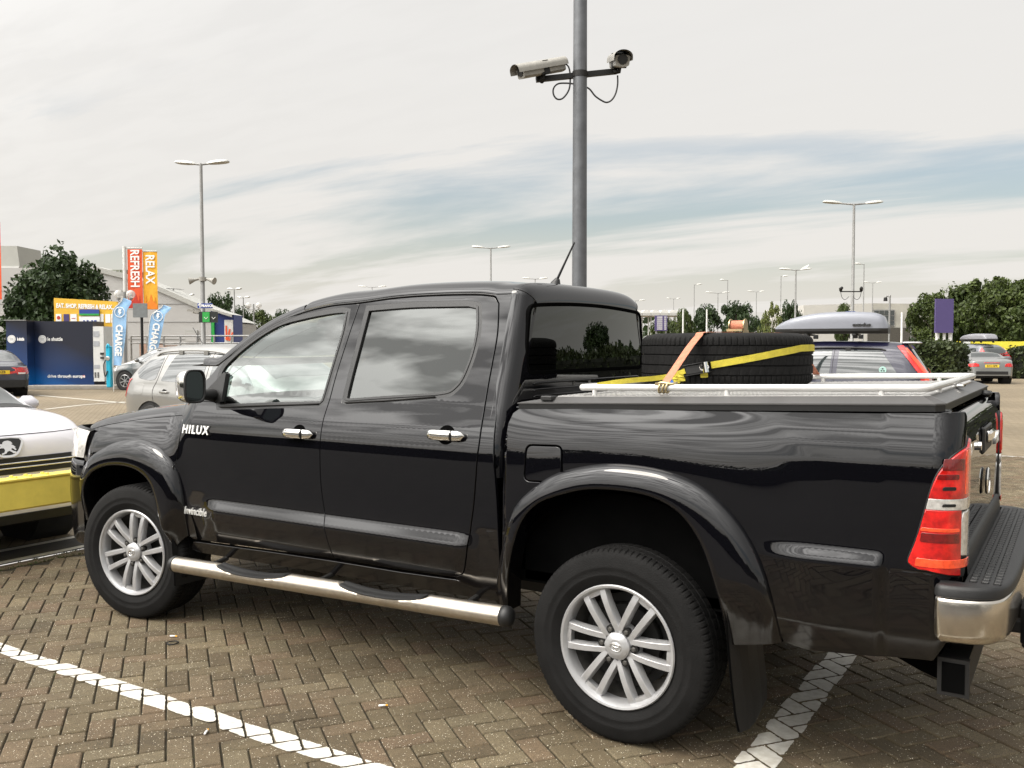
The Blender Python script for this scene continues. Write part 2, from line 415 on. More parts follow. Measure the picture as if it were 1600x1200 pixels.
# ---------------------------------------------------------------- ground
rnd = random.Random(4)
def paver_mat():
    m = bpy.data.materials.new('block paver concrete'); m.use_nodes = True; nt = m.node_tree; N = nt.nodes; L = nt.links
    b = N['Principled BSDF']; b.inputs['Roughness'].default_value = .82; b.inputs['Specular IOR Level'].default_value = .3
    g = N.new('ShaderNodeNewGeometry'); oi = N.new('ShaderNodeObjectInfo')
    add = N.new('ShaderNodeMath'); add.operation = 'ADD'; L.new(g.outputs['Random Per Island'], add.inputs[0]); L.new(oi.outputs['Random'], add.inputs[1])
    fr = N.new('ShaderNodeMath'); fr.operation = 'FRACT'; L.new(add.outputs[0], fr.inputs[0])
    cr_ = N.new('ShaderNodeValToRGB'); L.new(fr.outputs[0], cr_.inputs[0])
    e = cr_.color_ramp.elements; e[0].color = (.098, .074, .043, 1); e[1].color = (.175, .138, .083, 1)
    for p, c in ((.3, (.128, .100, .058, 1)), (.55, (.150, .105, .064, 1)), (.8, (.145, .117, .071, 1))): k = e.new(p); k.color = c
    tcg = N.new('ShaderNodeNewGeometry')
    def noise(s, d, r=.6):
        n = N.new('ShaderNodeTexNoise'); n.inputs['Scale'].default_value = s; n.inputs['Detail'].default_value = d; n.inputs['Roughness'].default_value = r
        L.new(tcg.outputs['Position'], n.inputs[0]); return n.outputs[0]
    def mr(x, a, b_, c, d):
        n = N.new('ShaderNodeMapRange'); L.new(x, n.inputs[0]); n.inputs[1].default_value = a; n.inputs[2].default_value = b_; n.inputs[3].default_value = c; n.inputs[4].default_value = d; return n.outputs[0]
    def scale(c, f):
        n = N.new('ShaderNodeVectorMath'); n.operation = 'SCALE'; L.new(c, n.inputs[0]); L.new(f, n.inputs['Scale']); return n.outputs[0]
    c = scale(cr_.outputs[0], mr(noise(1.1, 5), .3, .7, .52, .90))
    c = scale(c, mr(noise(.45, 6, .7), .34, .46, .62, 1.0))
    c = scale(c, mr(noise(300, 3, .75), .36, .64, .42, 1.65))
    c = scale(c, mr(noise(30, 5, .7), .3, .7, .82, 1.15))
    vo = N.new('ShaderNodeTexVoronoi'); vo.inputs['Scale'].default_value = 170; L.new(tcg.outputs['Position'], vo.inputs[0])
    vs = N.new('ShaderNodeSeparateColor'); L.new(vo.outputs['Color'], vs.inputs[0])
    sp = mr(vs.outputs[0], .90, .93, 0, 1); ds = mr(vo.outputs['Distance'], .25, .4, 1, 0)
    ml = N.new('ShaderNodeMath'); ml.operation = 'MULTIPLY'; L.new(sp, ml.inputs[0]); L.new(ds, ml.inputs[1])
    mx = N.new('ShaderNodeMix'); mx.data_type = 'RGBA'; L.new(ml.outputs[0], mx.inputs[0]); L.new(c, mx.inputs[6]); mx.inputs[7].default_value = (.62, .58, .47, 1)
    dk = mr(vs.outputs[1], .90, .93, 0, .75); m2 = N.new('ShaderNodeMath'); m2.operation = 'MULTIPLY'; L.new(dk, m2.inputs[0]); L.new(ds, m2.inputs[1])
    my = N.new('ShaderNodeMix'); my.data_type = 'RGBA'; L.new(m2.outputs[0], my.inputs[0]); L.new(mx.outputs[2], my.inputs[6]); my.inputs[7].default_value = (.06, .045, .03, 1)
    L.new(my.outputs[2], b.inputs['Base Color'])
    bp = N.new('ShaderNodeBump'); bp.inputs['Strength'].default_value = .7; bp.inputs['Distance'].default_value = .004
    L.new(noise(260, 4, .7), bp.inputs['Height']); L.new(bp.outputs[0], b.inputs['Normal'])
    return m
MT['paver'] = paver_mat()
def far_mat():
    m = bpy.data.materials.new('distant block paving'); m.use_nodes = True; nt = m.node_tree; N = nt.nodes; L = nt.links
    b = N['Principled BSDF']; b.inputs['Roughness'].default_value = .85; b.inputs['Specular IOR Level'].default_value = .25
    g = N.new('ShaderNodeNewGeometry'); mp = N.new('ShaderNodeMapping'); L.new(g.outputs['Position'], mp.inputs[0]); mp.inputs['Rotation'].default_value = (0, 0, math.radians(37))
    br = N.new('ShaderNodeTexBrick'); L.new(mp.outputs[0], br.inputs[0]); br.inputs['Scale'].default_value = 1; br.inputs['Brick Width'].default_value = .2; br.inputs['Row Height'].default_value = .1
    br.inputs['Mortar Size'].default_value = .006; br.inputs['Color1'].default_value = (.185, .15, .10, 1); br.inputs['Color2'].default_value = (.225, .185, .128, 1); br.inputs['Mortar'].default_value = (.12, .095, .065, 1)
    n = N.new('ShaderNodeTexNoise'); n.inputs['Scale'].default_value = .35; n.inputs['Detail'].default_value = 7; L.new(g.outputs['Position'], n.inputs[0])
    mr = N.new('ShaderNodeMapRange'); L.new(n.outputs[0], mr.inputs[0]); mr.inputs[1].default_value = .3; mr.inputs[2].default_value = .7; mr.inputs[3].default_value = .72; mr.inputs[4].default_value = .98
    vm = N.new('ShaderNodeVectorMath'); vm.operation = 'SCALE'; L.new(br.outputs[0], vm.inputs[0]); L.new(mr.outputs[0], vm.inputs['Scale']); L.new(vm.outputs[0], b.inputs['Base Color'])
    return m
MT['farpave'] = far_mat()
MT['joint'] = mat('joint sand and moss', (.018, .013, .007), .95, var=.5, vscale=6, bump=.4, bscale=150, col2=(.032, .027, .011))
MT['whiteline'] = mat('worn white line paint', (.56, .545, .50), .7, var=.1, vscale=25, bump=.3, bscale=200, col2=(.40, .375, .32))
MT['asphalt'] = mat('old asphalt', (.045, .042, .038), .9, var=.3, vscale=5, bump=.5, bscale=250)
MT['grass'] = mat('mown grass', (.06, .085, .022), .9, var=.3, vscale=1.5, bump=.6, bscale=30)
MT['kerb'] = mat('concrete kerb', (.27, .25, .22), .85, var=.15, vscale=6, bump=.2)
PX0, PX1, PY0, PY1 = -4.86, 4.6, -2.7, 11.5
g = MB()
B = 1200
for (x0, x1, y0, y1) in ((-B, -5.02, -B, B), (PX1, B, -B, B), (-5.02, PX1, PY1, B), (-5.02, PX1, -B, PY0)):
    g.add([(x0, y0, 0), (x1, y0, 0), (x1, y1, 0), (x0, y1, 0)], [(0, 1, 2, 3)])
ground = g.build('ground', MT['farpave']); ground['kind'] = 'structure'
bed = MB().box(((-5.02+PX1)/2, (PY0+PY1)/2, -.061), (PX1+5.02, PY1-PY0, .1)).build('paving_bed', MT['joint']); bed['kind'] = 'structure'
# herringbone: u along the long bricks, anchored on a joint seen in the photograph
UA = math.radians(53.0); cu, su = math.cos(UA), math.sin(UA)
O = atZ(562.5, 1096.8)
def uv(u, v): return (O.x + u*.1*cu + v*.1*su, O.y + u*.1*su - v*.1*cu)
pavers = []
for k in range(-190, 190):
    for mm in range(-60, 60):
        for (a, b, w, h) in ((k+4*mm, k, 2, 1), (k+4*mm, k+1, 1, 2)):
            c = uv(a+w/2, b+h/2)
            if PX0+.04 < c[0] < PX1-.02 and PY0 < c[1] < PY1: pavers.append((c, w, h))
def scr(p):
    d = Vector((p[0], p[1], 0))-CAM; z = d.dot(_F)
    return (800+FPX*d.dot(_R)/z, 600-FPX*d.dot(_U)/z, z) if z > .1 else (9999, 9999, 1)
def seen(c):
    x, y, z = scr(c)
    return -60 < x < 1660 and y < 1260 and not (-3.3 < c[0] < .2 and c[1] > .35) and z > .1
order = sorted([p for p in pavers if seen(p[0])], key=lambda p: scr(p[0])[2])
near = set(id(p) for p in order[:300])
def paver_geo(w, h, r, lx=None):
    j = .0034; X, Y = w*.05-j, h*.05-j; c = .0045; n = (r.uniform(-.0012, .0012), r.uniform(-.0012, .0012), r.uniform(-.0015, .001))
    def z(x, y): return n[2]+n[0]*x/.1+n[1]*y/.1
    def ring(X, Y, dz, q): return [(sx*(X-e[0]), sy*(Y-e[1]), z(sx*X, sy*Y)+dz) for sx, sy, ee in ((-1, -1, ((0, q), (q, 0))), (1, -1, ((q, 0), (0, q))), (1, 1, ((0, q), (q, 0))), (-1, 1, ((q, 0), (0, q)))) for e in ee]
    def jit(R, s): return [(x+r.uniform(-s, s), y+r.uniform(-s, s), q+r.uniform(-s, s)*.5) for x, y, q in R]
    R0 = jit(ring(X-c, Y-c, 0, .002), .0007); R1 = jit(ring(X, Y, -.0045, .003), .0009); R2 = ring(X, Y, -.03, .003)
    vs = R0+R1+R2; fs = [tuple(range(8))]
    for a, b in ((0, 8), (8, 16)):
        for i in range(8): k = (i+1) % 8; fs.append((a+i, b+i, b+k, a+k))
    return vs, fs
R3 = Matrix.Rotation(UA, 3, 'Z')
variants = []
for i in range(8):
    vs, fs = paver_geo(2, 1, rnd); me = bpy.data.meshes.new('paver'); me.from_pydata(vs, [], fs); me.materials.append(MT['paver']); variants.append(me)
field = MB()
for p in pavers:
    (cx, cy), w, h = p
    if id(p) in near:
        o = bpy.data.objects.new('paver', rnd.choice(variants)); COL.objects.link(o); o.parent = bed
        o.location = (cx, cy, rnd.uniform(-.001, .001)); o.rotation_euler = (0, 0, UA + (0 if w == 2 else pi/2) + rnd.choice((0, pi)) + rnd.uniform(-.006, .006))
    else:
        vs, fs = paver_geo(w, h, rnd)
        fs = fs[:9] if math.hypot(cx-CAM.x, cy-CAM.y) > 6 else fs
        field.add([(cx+x*cu-(-y)*0 - y*su, cy+x*su+y*cu, z) for x, y, z in vs], fs)
fo = field.build('paver_field', MT['paver'], bed, recalc=False); fo['kind'] = 'stuff'
# painted bay lines, broken at every joint
def clip(poly, n, d):
    out = []
    for i in range(len(poly)):
        a, b = poly[i-1], poly[i]; fa = a[0]*n[0]+a[1]*n[1]-d; fb = b[0]*n[0]+b[1]*n[1]-d
        if (fa >= 0) != (fb >= 0):
            t = fa/(fa-fb); out.append((a[0]+(b[0]-a[0])*t, a[1]+(b[1]-a[1])*t))
        if fb >= 0: out.append(b)
    return out
def bay_line(axis, c, wd, a, b, name='bay_line'):
    q = MB()
    for (cx, cy), w, h in pavers:
        if not (min(abs(cx-c) if axis == 'x' else abs(cy-c), 9) < wd/2+.12): continue
        X, Y = w*.05-.005, h*.05-.005
        pl = [(cx+x*cu-y*su, cy+x*su+y*cu) for x, y in ((-X, -Y), (X, -Y), (X, Y), (-X, Y))]
        n = (1, 0) if axis == 'x' else (0, 1); t = (0, 1) if axis == 'x' else (1, 0)
        tl = rnd.uniform(-.05, .05)
        n2 = (n[0]+t[0]*tl, n[1]+t[1]*tl); cc = c + tl*(cx*t[0]+cy*t[1]); d1 = cc-wd/2+rnd.gauss(0, .0055); d2 = cc+wd/2+rnd.gauss(0, .0055)
        pl = clip(pl, n2, d1); pl = clip(pl, (-n2[0], -n2[1]), -d2) if len(pl) > 2 else []
        if len(pl) > 2: pl = clip(pl, t, a); 
        if len(pl) > 2: pl = clip(pl, (-t[0], -t[1]), -b)
        if len(pl) < 3 or abs(area2(pl)) < .0004: continue
        pl = resample(rounded(pl, rnd.uniform(.004, .022), 3), .012)
        m_ = (sum(p[0] for p in pl)/len(pl), sum(p[1] for p in pl)/len(pl))
        pl = [(p[0]+rnd.gauss(0, .0011), p[1]+rnd.gauss(0, .0011)) for p in pl]
        k = len(pl); q.add([(x, y, .0032) for x, y in pl], [tuple(range(k))] if area2(pl) > 0 else [tuple(range(k))[::-1]])
    o = q.build(name, MT['whiteline'], recalc=False); o['kind'] = 'structure'; return o
p1 = (atZ(0, 1005.6).y+atZ(375, 1124).y)/2; p2 = (atZ(0, 1024).y+atZ(375, 1146).y)/2
bay_line('y', (p1+p2)/2, abs(p1-p2), -4.86, 2.6)
l1 = (atZ(1302, 994).x+atZ(1162, 1199).x)/2; l2 = (atZ(1354, 994).x+atZ(1226, 1199).x)/2
bay_line('x', (l1+l2)/2, abs(l2-l1), max(p1, p2)+.035, 5.0)
# strip across the bay heads: edging, asphalt channel, two lines
mb = MB(); r = random.Random(8)
y = -2.7; edge = MB()
while y < 11.4:
    edge.box((-4.925, y+.1, -.03+r.uniform(-.002, .002)), (.108, .192, .06), bev=.004); y += .2
eo = edge.build('edging_course', MT['paver'], bed); eo['kind'] = 'stuff'
hd = MB().add([(-5.50, -2.70, .004), (-4.985, -2.70, .004), (-4.985, 14, .004), (-5.50, 14, .004)], [(0, 1, 2, 3)]).build('drainage_channel', MT['asphalt']); hd['kind'] = 'structure'
def flat_line(name, pts, w, m=MT['whiteline'], z=.008):
    q = MB(); P = [Vector((p[0], p[1], 0)) for p in pts]
    for a, b in zip(P, P[1:]):
        t = (b-a).normalized(); n = Vector((-t.y, t.x, 0))*w/2; k = max(2, int((b-a).length/.12)); k = min(k, 120)
        L = []
        for i in range(k+1):
            c = a+(b-a)*i/k; j = r.gauss(0, .004)
            L.append((c+n*(1+r.gauss(0, .05)), c-n*(1+r.gauss(0, .05))))
        vs = [Vector((p.x, p.y, z)) for e in L for p in e]; q.add(vs, [(2*i, 2*i+1, 2*i+3, 2*i+2) for i in range(k)])
    o = q.build(name, m); o['kind'] = 'structure'; return o
flat_line('bay_line', [(-5.04, -2.4), (-5.04, 13)], .075)
flat_line('bay_line', [(-5.42, -2.4), (-5.42, 13)], .075)
def gl(*px): return [atZ(*p)[:2] for p in px]
for L in ([(60, 618), (196, 630)], [(70, 640), (130, 633), (196, 628)]): flat_line('bay_line', gl(*L), .12)
flat_line('bay_line', gl((1588, 589), (1640, 588)), .12)

rd_ = MB().add([(-90, -32, .004), (60, -32, .004), (60, -2.74, .004), (-90, -2.74, .004)], [(0, 1, 2, 3)]).build('access_road', MT['asphalt']); rd_['kind'] = 'structure'

# moss and small weeds along the edging and in some joints
q = MB(); R_m = random.Random(31); vs = []; fs = []
def tuft(x, y, s):
    for k in range(5):
        a = R_m.uniform(0, 2*pi); d_ = Vector((math.cos(a), math.sin(a), R_m.uniform(.5, 1.6))).normalized(); b_2 = Vector((-math.sin(a), math.cos(a), 0))*s*.3; p = Vector((x+R_m.gauss(0, s*.4), y+R_m.gauss(0, s*.4), -.004)); n0 = len(vs)
        vs.extend([p-b_2, p+b_2, p+d_*s]); fs.append((n0, n0+1, n0+2))
for i in range(520): tuft(-4.865+R_m.gauss(0, .012), R_m.uniform(-2.6, 3.5), R_m.uniform(.006, .02))
for i in range(260): tuft(-4.985+R_m.gauss(0, .01), R_m.uniform(-2.6, 3.5), R_m.uniform(.006, .018))
for i in range(420):
    k = R_m.randrange(len(pavers)); (cx, cy), w, h = pavers[k]
    if cy > 6: continue
    X, Y = w*.05, h*.05; t_ = R_m.uniform(-1, 1); x, y = (t_*X, Y) if R_m.random() < .5 else (X, t_*Y); tuft(cx+x*cu-y*su, cy+x*su+y*cu, R_m.uniform(.004, .010))
me = bpy.data.meshes.new('joint_moss'); me.from_pydata([tuple(v) for v in vs], [], fs); mo = link('joint_moss', me, mat('moss and weeds', (.05, .065, .018), .9, var=.4, vscale=20)); tag(mo, kind='stuff', label='moss and tiny weeds in the paving joints and edging', cat='moss')
# ---------------------------------------------------------------- the black pickup
CY = .9175
truck = thing('pickup_truck', 'black double cab pickup truck with chrome side step parked across the paved bay', 'pickup truck', (-1.4, CY, 0), absolute=True)
def mir(p, nrm=False):
    return Vector((p[0], -p[1] if nrm else 2*CY-p[1], p[2]))
T_NR = [(.40, .135), (.50, .102), (.58, .092), (.68, .0885), (.80, .0870), (.95, .0835), (1.06, .0825), (1.105, .085), (1.15, .092), (1.20, .105), (1.26, .126), (1.31, .144), (1.80, .297), (1.95, .35)]
T_R = [(.40, .135), (.50, .098), (.56, .078), (.63, .0670), (.686, .0625), (.742, .0868), (.80, .0870), (.95, .0835), (1.06, .0825), (1.105, .085), (1.15, .092), (1.20, .105), (1.26, .126), (1.31, .144), (1.80, .297), (1.95, .35)]
T_BED = [(.40, .14), (.50, .115), (.60, .095), (.70, .087), (.80, .0835), (.95, .0795), (1.10, .076), (1.17, .0785), (1.23, .0865), (1.28, .0985), (1.32, .1105), (1.36, .123)]
T_BEDR = [(.40, .14), (.50, .105), (.60, .085), (.72, .0745), (.824, .0640), (.872, .0825), (.95, .0795), (1.10, .076), (1.17, .0785), (1.23, .0865), (1.28, .0985), (1.32, .1105), (1.36, .123)]
T_FEN = [(.40, .12), (.60, .095), (.85, .078), (.95, .082), (1.02, .094), (1.08, .112), (1.14, .140), (1.20, .185), (1.26, .25), (1.35, .40)]
def smoothtab(T, sg=.011):
    z0, dz, n = .36, .001, 1640; L = [interp(T, z0+i*dz) for i in range(n)]; k = int(3*sg/dz); W_ = [math.exp(-.5*(j*dz/sg)**2) for j in range(-k, k+1)]; sw = sum(W_)
    return [sum(W_[j+k]*L[min(n-1, max(0, i+j))] for j in range(-k, k+1))/sw for i in range(n)]
def look(L, z): t = (z-.36)/.001; i = max(0, min(1638, int(t))); return L[i]+(L[i+1]-L[i])*(t-i)
L_NR, L_R, L_BED, L_BEDR, L_FEN = smoothtab(T_NR, .02), smoothtab(T_R, .0055), smoothtab(T_BED, .02), smoothtab(T_BEDR, .0055), smoothtab(T_FEN, .02)
def Y0(x, z):
    if x > -.545:
        w = smooth(.50, .74, x)*(1-smooth(.95, .99, x))
        y = lerp(look(L_BED, z), look(L_BEDR, z), w)
        r = math.hypot(x-.01, (z-.385)*1.0)
        y -= .019*(1-smooth(.70, 1.08, r))*smooth(.35, .6, z)
        return y
    w = smooth(-2.54, -2.38, x)*(1-smooth(-.82, -.68, x))
    y = lerp(look(L_NR, z), look(L_R, z), w)
    if x < -2.5:
        wf = 1-smooth(-2.86, -2.60, x)
        yf = look(L_FEN, z)
        r = math.hypot(x+3.085, z-.385); yf -= .02*(1-smooth(.62, .86, r))
        if x < -3.45: yf += 1.05*(-3.45-x)**2
        y = lerp(y, yf, wf)
    return y
XR, RC = 1.12, .09
def side(u, z):
    e = .004
    if u <= XR:
        y = Y0(u, z); dx = (Y0(u+e, z)-Y0(u-e, z))/(2*e); dz = (Y0(u, z+e)-Y0(u, z-e))/(2*e)
        return (u, y, z), Vector((dx, -1, dz)).normalized()
    y = Y0(XR, z); dz = (Y0(XR, z+e)-Y0(XR, z-e))/(2*e); s = u-XR; L = RC*pi/2
    if s < L:
        a = s/RC; return (XR+RC*math.sin(a), y+RC*(1-math.cos(a)), z), Vector((math.sin(a), -math.cos(a), dz*math.cos(a))).normalized()
    return (XR+RC, y+RC+(s-L), z), Vector((1, 0, 0))
def S(px, py, proud=0):
    y = .1
    for _ in range(12): p = atY(px, py, y); y = .5*y+.5*(Y0(p.x, p.z)-proud)
    return (p.x, p.z)
def SS(*pts): return [S(*p) for p in pts]
def proudf(d):
    def f(u, z):
        p, n = side(u, z); return Vector(p)+n*d, n
    return f
def both(name, outer, holes, f, m, parent, parentR=None, **k):
    a = panel(name, outer, holes, f, m, parent, **k)
    b = panel(name, outer, holes, f, m, parentR or parent, mirror=mir, **k)
    return a, b
seam_top = cr(SS((774, 464), (746, 461), (684, 462), (621, 466), (562, 474), (515, 479), (465, 492), (418, 514), (377, 542), (340, 572)), 5)
i_mid = min(range(len(seam_top)), key=lambda i: abs(seam_top[i][0]-S(562, 474)[0]))
bseam = cr(SS((562, 474), (546, 521), (527, 580), (515, 624), (506, 652), (501, 680), (499.5, 710), (501, 755), (507, 800), (513, 850)), 4)+[S(522, 872)]
fseam = cr(SS((340, 572), (318, 596), (296, 620), (285, 657), (279.5, 693), (274.5, 743), (276, 787)), 4)+cr(SS((279, 806), (288, 830), (302, 843)), 3)
rseam = cr(SS((779, 474), (777, 521), (769, 567), (760, 617), (750, 680), (746, 710), (740.5, 780), (735, 825), (728, 871)), 4)+cr(SS((726, 886), (722, 897), (710, 902)), 3)
fd = fseam + SS((415, 858), (470, 866)) + bseam[::-1][:] + seam_top[i_mid:][1:-1]
rd = rseam + SS((625, 890), (570, 881)) + bseam[::-1] + seam_top[:i_mid][::-1][:-1] + [S(774, 465)]
def clean(p):
    o = []
    for q in p:
        if not o or (Vector(q)-Vector(o[-1])).length > .004: o.append(q)
    return o
fd, rd = clean(fd), clean(rd)
# window openings traced on the glass line
gfo = cr(SS((343, 600), (352, 574), (390, 539), (434, 511), (474, 499), (515, 491), (538, 488.5)), 5)[:-1]+cr(SS((540, 490), (534, 520), (519, 570), (503, 624)), 4)+[S(500, 627)]+SS((420, 629), (344, 632))
gro = cr(SS((577, 486), (640, 481), (700, 479.5), (738, 479)), 4)[:-1]+cr(SS((744, 482), (744.5, 500), (743, 521), (738, 545), (731, 567), (720, 592), (709, 605), (699, 611), (680, 614)), 4)+SS((600, 619), (545, 623), (542, 622), (551, 585), (563, 540))
gfo, gro = clean(gfo), clean(gro)
hf, hr = offset(gfo, -.012), offset(gro, -.012)
# doors
def fdoor(side_is_far):
    pass
doorsN = []; doorsF = []
for nm, outl, gl_, hole, gm in (('front_door', fd, gfo, hf, MT['gf']), ('rear_door', rd, gro, hr, MT['gr'])):
    o1 = offset(outl, .0042)
    a, b = both(nm, o1, [offset(gl_, -.030)], side, MT['paint'], truck, step=.02, dens=.016, thick=.03)
    fr = lambda u, z: proudf(.0015)(u, z)
    both('window_frame', offset(gl_, -.029), [offset(gl_, -.010)], proudf(-.001), MT['trim'], a, b, step=.03, thick=.02, lip=.004)
    both('window_trim', offset(gl_, -.010), [offset(gl_, -.001)], proudf(.003), MT['trim'], a, b, step=.03, thick=.015, lip=.002)
    both('window', offset(gl_, -.004), [], proudf(-.009), gm, a, b, step=.05, thick=.003, lip=.001)
    doorsN.append(a); doorsF.append(b)
# brighter strip of trim along the waist of each window
for par, L in ((doorsN[0], ((345, 636), (420, 633), (498, 631))), (doorsN[1], ((540, 629), (600, 626), (680, 620)))):
    q = MB(); q.tube([(lambda p: (p[0], Y0(*p)-.004, p[1]))(S(*t)) for t in L], .004, 8); q.build('waist_trim', MT['steeldark'], par, smooth=True)
# pillar and sill behind / below the doors
zt = S(774, 464)[1]
xc = -.655
pil = [p for p in rseam]
pil = [(x+.006, z) for x, z in rseam] 
sill_top = SS((302, 846), (415, 861.5), (522, 877), (625, 894), (712, 906))
ST_ = S(774, 464); pillar = [(ST_[0]-.012, ST_[1]+.009), (ST_[0]+.004, ST_[1]+.004)]+pil+[(S(712, 906)[0]+.03, S(712, 906)[1]-.012), (-.60, .50), (-.585, .55), (-.60, .9), (-.628, 1.25), (xc, 1.40), (xc, zt+.009)]
both('cab_pillar', clean(pillar), [], side, MT['paint'], truck, step=.02, dens=.02, thick=.02)
sill = [(x, z-.004) for x, z in sill_top]; s0, s1 = sill[0], sill[-1]
sill_p = sill+[(-.62, .50), (-.60, .455), (s0[0]+.04, .425), (s0[0]-.03, .44)]
both('sill_panel', clean(sill_p), [], side, MT['paint'], truck, step=.05, dens=.06)
# cab roof: a loft of cross sections
def zs(x):
    L = [(a, b+.010) for a, b in seam_top][::-1]
    return interp(sorted(L), x)
ZC = [(-2.7, .06), (-2.2, .088), (-1.9, .092), (-1.5, .083), (-1.1, .077), (-.6, .07)]
def sec(x, z0=None, n=14, inset=0):
    z1 = zs(x); y1 = Y0(max(min(x, -.56), -2.62), z1); pts = []
    if z0 is not None:
        for i in range(10): z = lerp(z0, z1, i/10); pts.append(Vector((x, Y0(min(x, -.56), z), z)))
    zc = z1+interp(ZC, x); P0 = Vector((x, y1, z1)); P3 = Vector((x, CY, zc))
    P1 = P0+Vector((0, .30, 1)).normalized()*.062; P2 = P3-Vector((0, .52, 0))
    for i in range(n+1):
        t = (i/n)**1.5; pts.append(P0*(1-t)**3+P1*3*t*(1-t)**2+P2*3*t*t*(1-t)+P3*t**3)
    full = pts+[Vector((p.x, 2*CY-p.y, p.z)) for p in pts[::-1][1:]]
    if inset:
        nn = []
        for i, p in enumerate(full):
            a = full[max(i-1, 0)]; b = full[min(i+1, len(full)-1)]; t = b-a; m_ = Vector((0, t.z, -t.y)).normalized()
            nn.append(p+m_*inset)
        full = nn
    return full
R_ = .088
def rear_rows(z0):
    rows = []
    for i in range(11):
        a = i/10*pi/2; x = xc+R_*math.sin(a); rows.append(sec(x if False else xc, z0, inset=R_*(1-math.cos(a))))
        for p in rows[-1]: p.x = x
    return rows
xs = [-1.93+(xc+1.93)*i/30 for i in range(31)]
q = MB(); q.grid([sec(x)[1:-1] for x in xs]); q.build('roof', MT['paint'], truck, smooth=True)
q = MB(); rr = rear_rows(1.0); q.grid(rr); rco = q.build('cab_rear_shell', MT['paint'], truck, smooth=True)
XB = xc+R_
# gutters between roof and side frames
for s in (0, 1):
    q = MB(); P = [Vector((x, Y0(max(min(x, -.56), -2.62), zs(x)-.004)+.006, zs(x)-.004)) for x in [-2.5+(xc+2.5)*i/50 for i in range(51)]]
    if s: P = [mir(p) for p in P]
    q.tube(P, .006, 6); q.build('door_gutter', MT['trim'], truck, smooth=True)
# seam where roof skin meets the rear corner
for s in (0, 1):
    q = MB(); k = 14
    P = [r_[k if not s else len(r_)-1-k]+Vector((.001, 0, .001)) for r_ in rr]+[]
    q.tube(P, .0022, 6); q.build('roof_seam', MT['trim'], truck, smooth=True)
# rear wall of the cab with the dark screen
o = rr[-1]
wall = [(p.y, p.z) for p in o]; wall = clean(wall)
def fback(u, v):
    k = ((u-CY)/.7)**2; return (XB-.012*k*0, u, v), Vector((1, -.10*(CY-u), .02)).normalized()
gy0, gy1 = .318, 2*CY-.318
top = [(lerp(gy0, gy1, i/12), 1.757+.022*(1-(2*i/12-1)**2)) for i in range(13)]
scr_ = rounded([(gy0-.022, 1.447), (gy1+.022, 1.447), (gy1+.03, 1.56)]+top[::-1]+[(gy0-.03, 1.56)], .045, 4)
scr_ = clean(scr_)
panel('cab_back_panel', wall, [offset(scr_, -.004)], fback, MT['paint'], truck, step=.04, dens=.06, lip=.001)
panel('rear_screen_seal', offset(scr_, -.003), [offset(scr_, .010)], lambda u, v: (Vector(fback(u, v)[0])+Vector((.002, 0, 0)), fback(u, v)[1]), MT['matte'], truck, step=.03)
panel('rear_screen', offset(scr_, .006), [], lambda u, v: (Vector(fback(u, v)[0])-Vector((.002, 0, 0)), fback(u, v)[1]), MT['gback'], truck, step=.08, thick=.004, lip=.001)
for zz in (1.405, 1.374, 1.345):
    MB().tube([(XB+.001, .345, zz-.006), (XB+.002, .36, zz), (XB+.002, 1.47, zz), (XB+.001, 1.49, zz-.006)], .0035, 6).build('pressed_rib', MT['paint'], truck, smooth=True)
# A pillar and windscreen
xa = [-2.66+(-1.93+2.66)*i/16 for i in range(17)]
for s in (0, 1):
    rows = []
    for x in xa:
        z1 = zs(x); y1 = Y0(x, z1); rows.append([Vector((x-.0, y1+.001, z1-.006)), Vector((x-.006, y1+.006, z1+.012)), Vector((x-.016, y1+.018, z1+.026)), Vector((x-.026, y1+.040, z1+.034)), Vector((x-.030, y1+.075, z1+.036)), Vector((x-.028, y1+.078, z1+.02))])
    if s: rows = [[mir(p) for p in r_] for r_ in rows]
    q = MB(); q.grid(rows); q.build('windscreen_pillar', MT['paint'], truck, smooth=True)
rows = []
for i in range(17):
    t = i/16; row = []
    z1 = None
    for j in range(21):
        a = abs(j/10-1); x = lerp(-2.69, -1.955, t)-lerp(.30, .06, t)*(1-a*a); z = zs(lerp(-2.66, -1.93, t))+.034+lerp(-.02, .055, t)*(1-a*a)
        yb = Y0(lerp(-2.66, -1.93, t), z-.03)+.07; y = CY+(j/10-1)*(CY-yb); row.append(Vector((x, y, z)))
    rows.append(row)
q = MB(); q.grid(rows); q.build('windscreen', MT['gf'], truck, smooth=True)
q = MB(); q.grid([rows[-1], [p+Vector((.03, 0, .012)) for p in rows[-1]], [Vector((-1.925, p.y, sec(-1.93)[min(range(29), key=lambda k: abs(sec(-1.93)[k].y-p.y))].z)) for p in rows[-1]]]); q.build('roof_header', MT['paint'], truck, smooth=True)
q = MB(); q.grid([rows[0], [p+Vector((-.05, 0, -.035)) for p in rows[0]], [p+Vector((-.16, 0, -.045)) for p in rows[0]]]); q.build('scuttle_panel', MT['black'], truck, smooth=True)
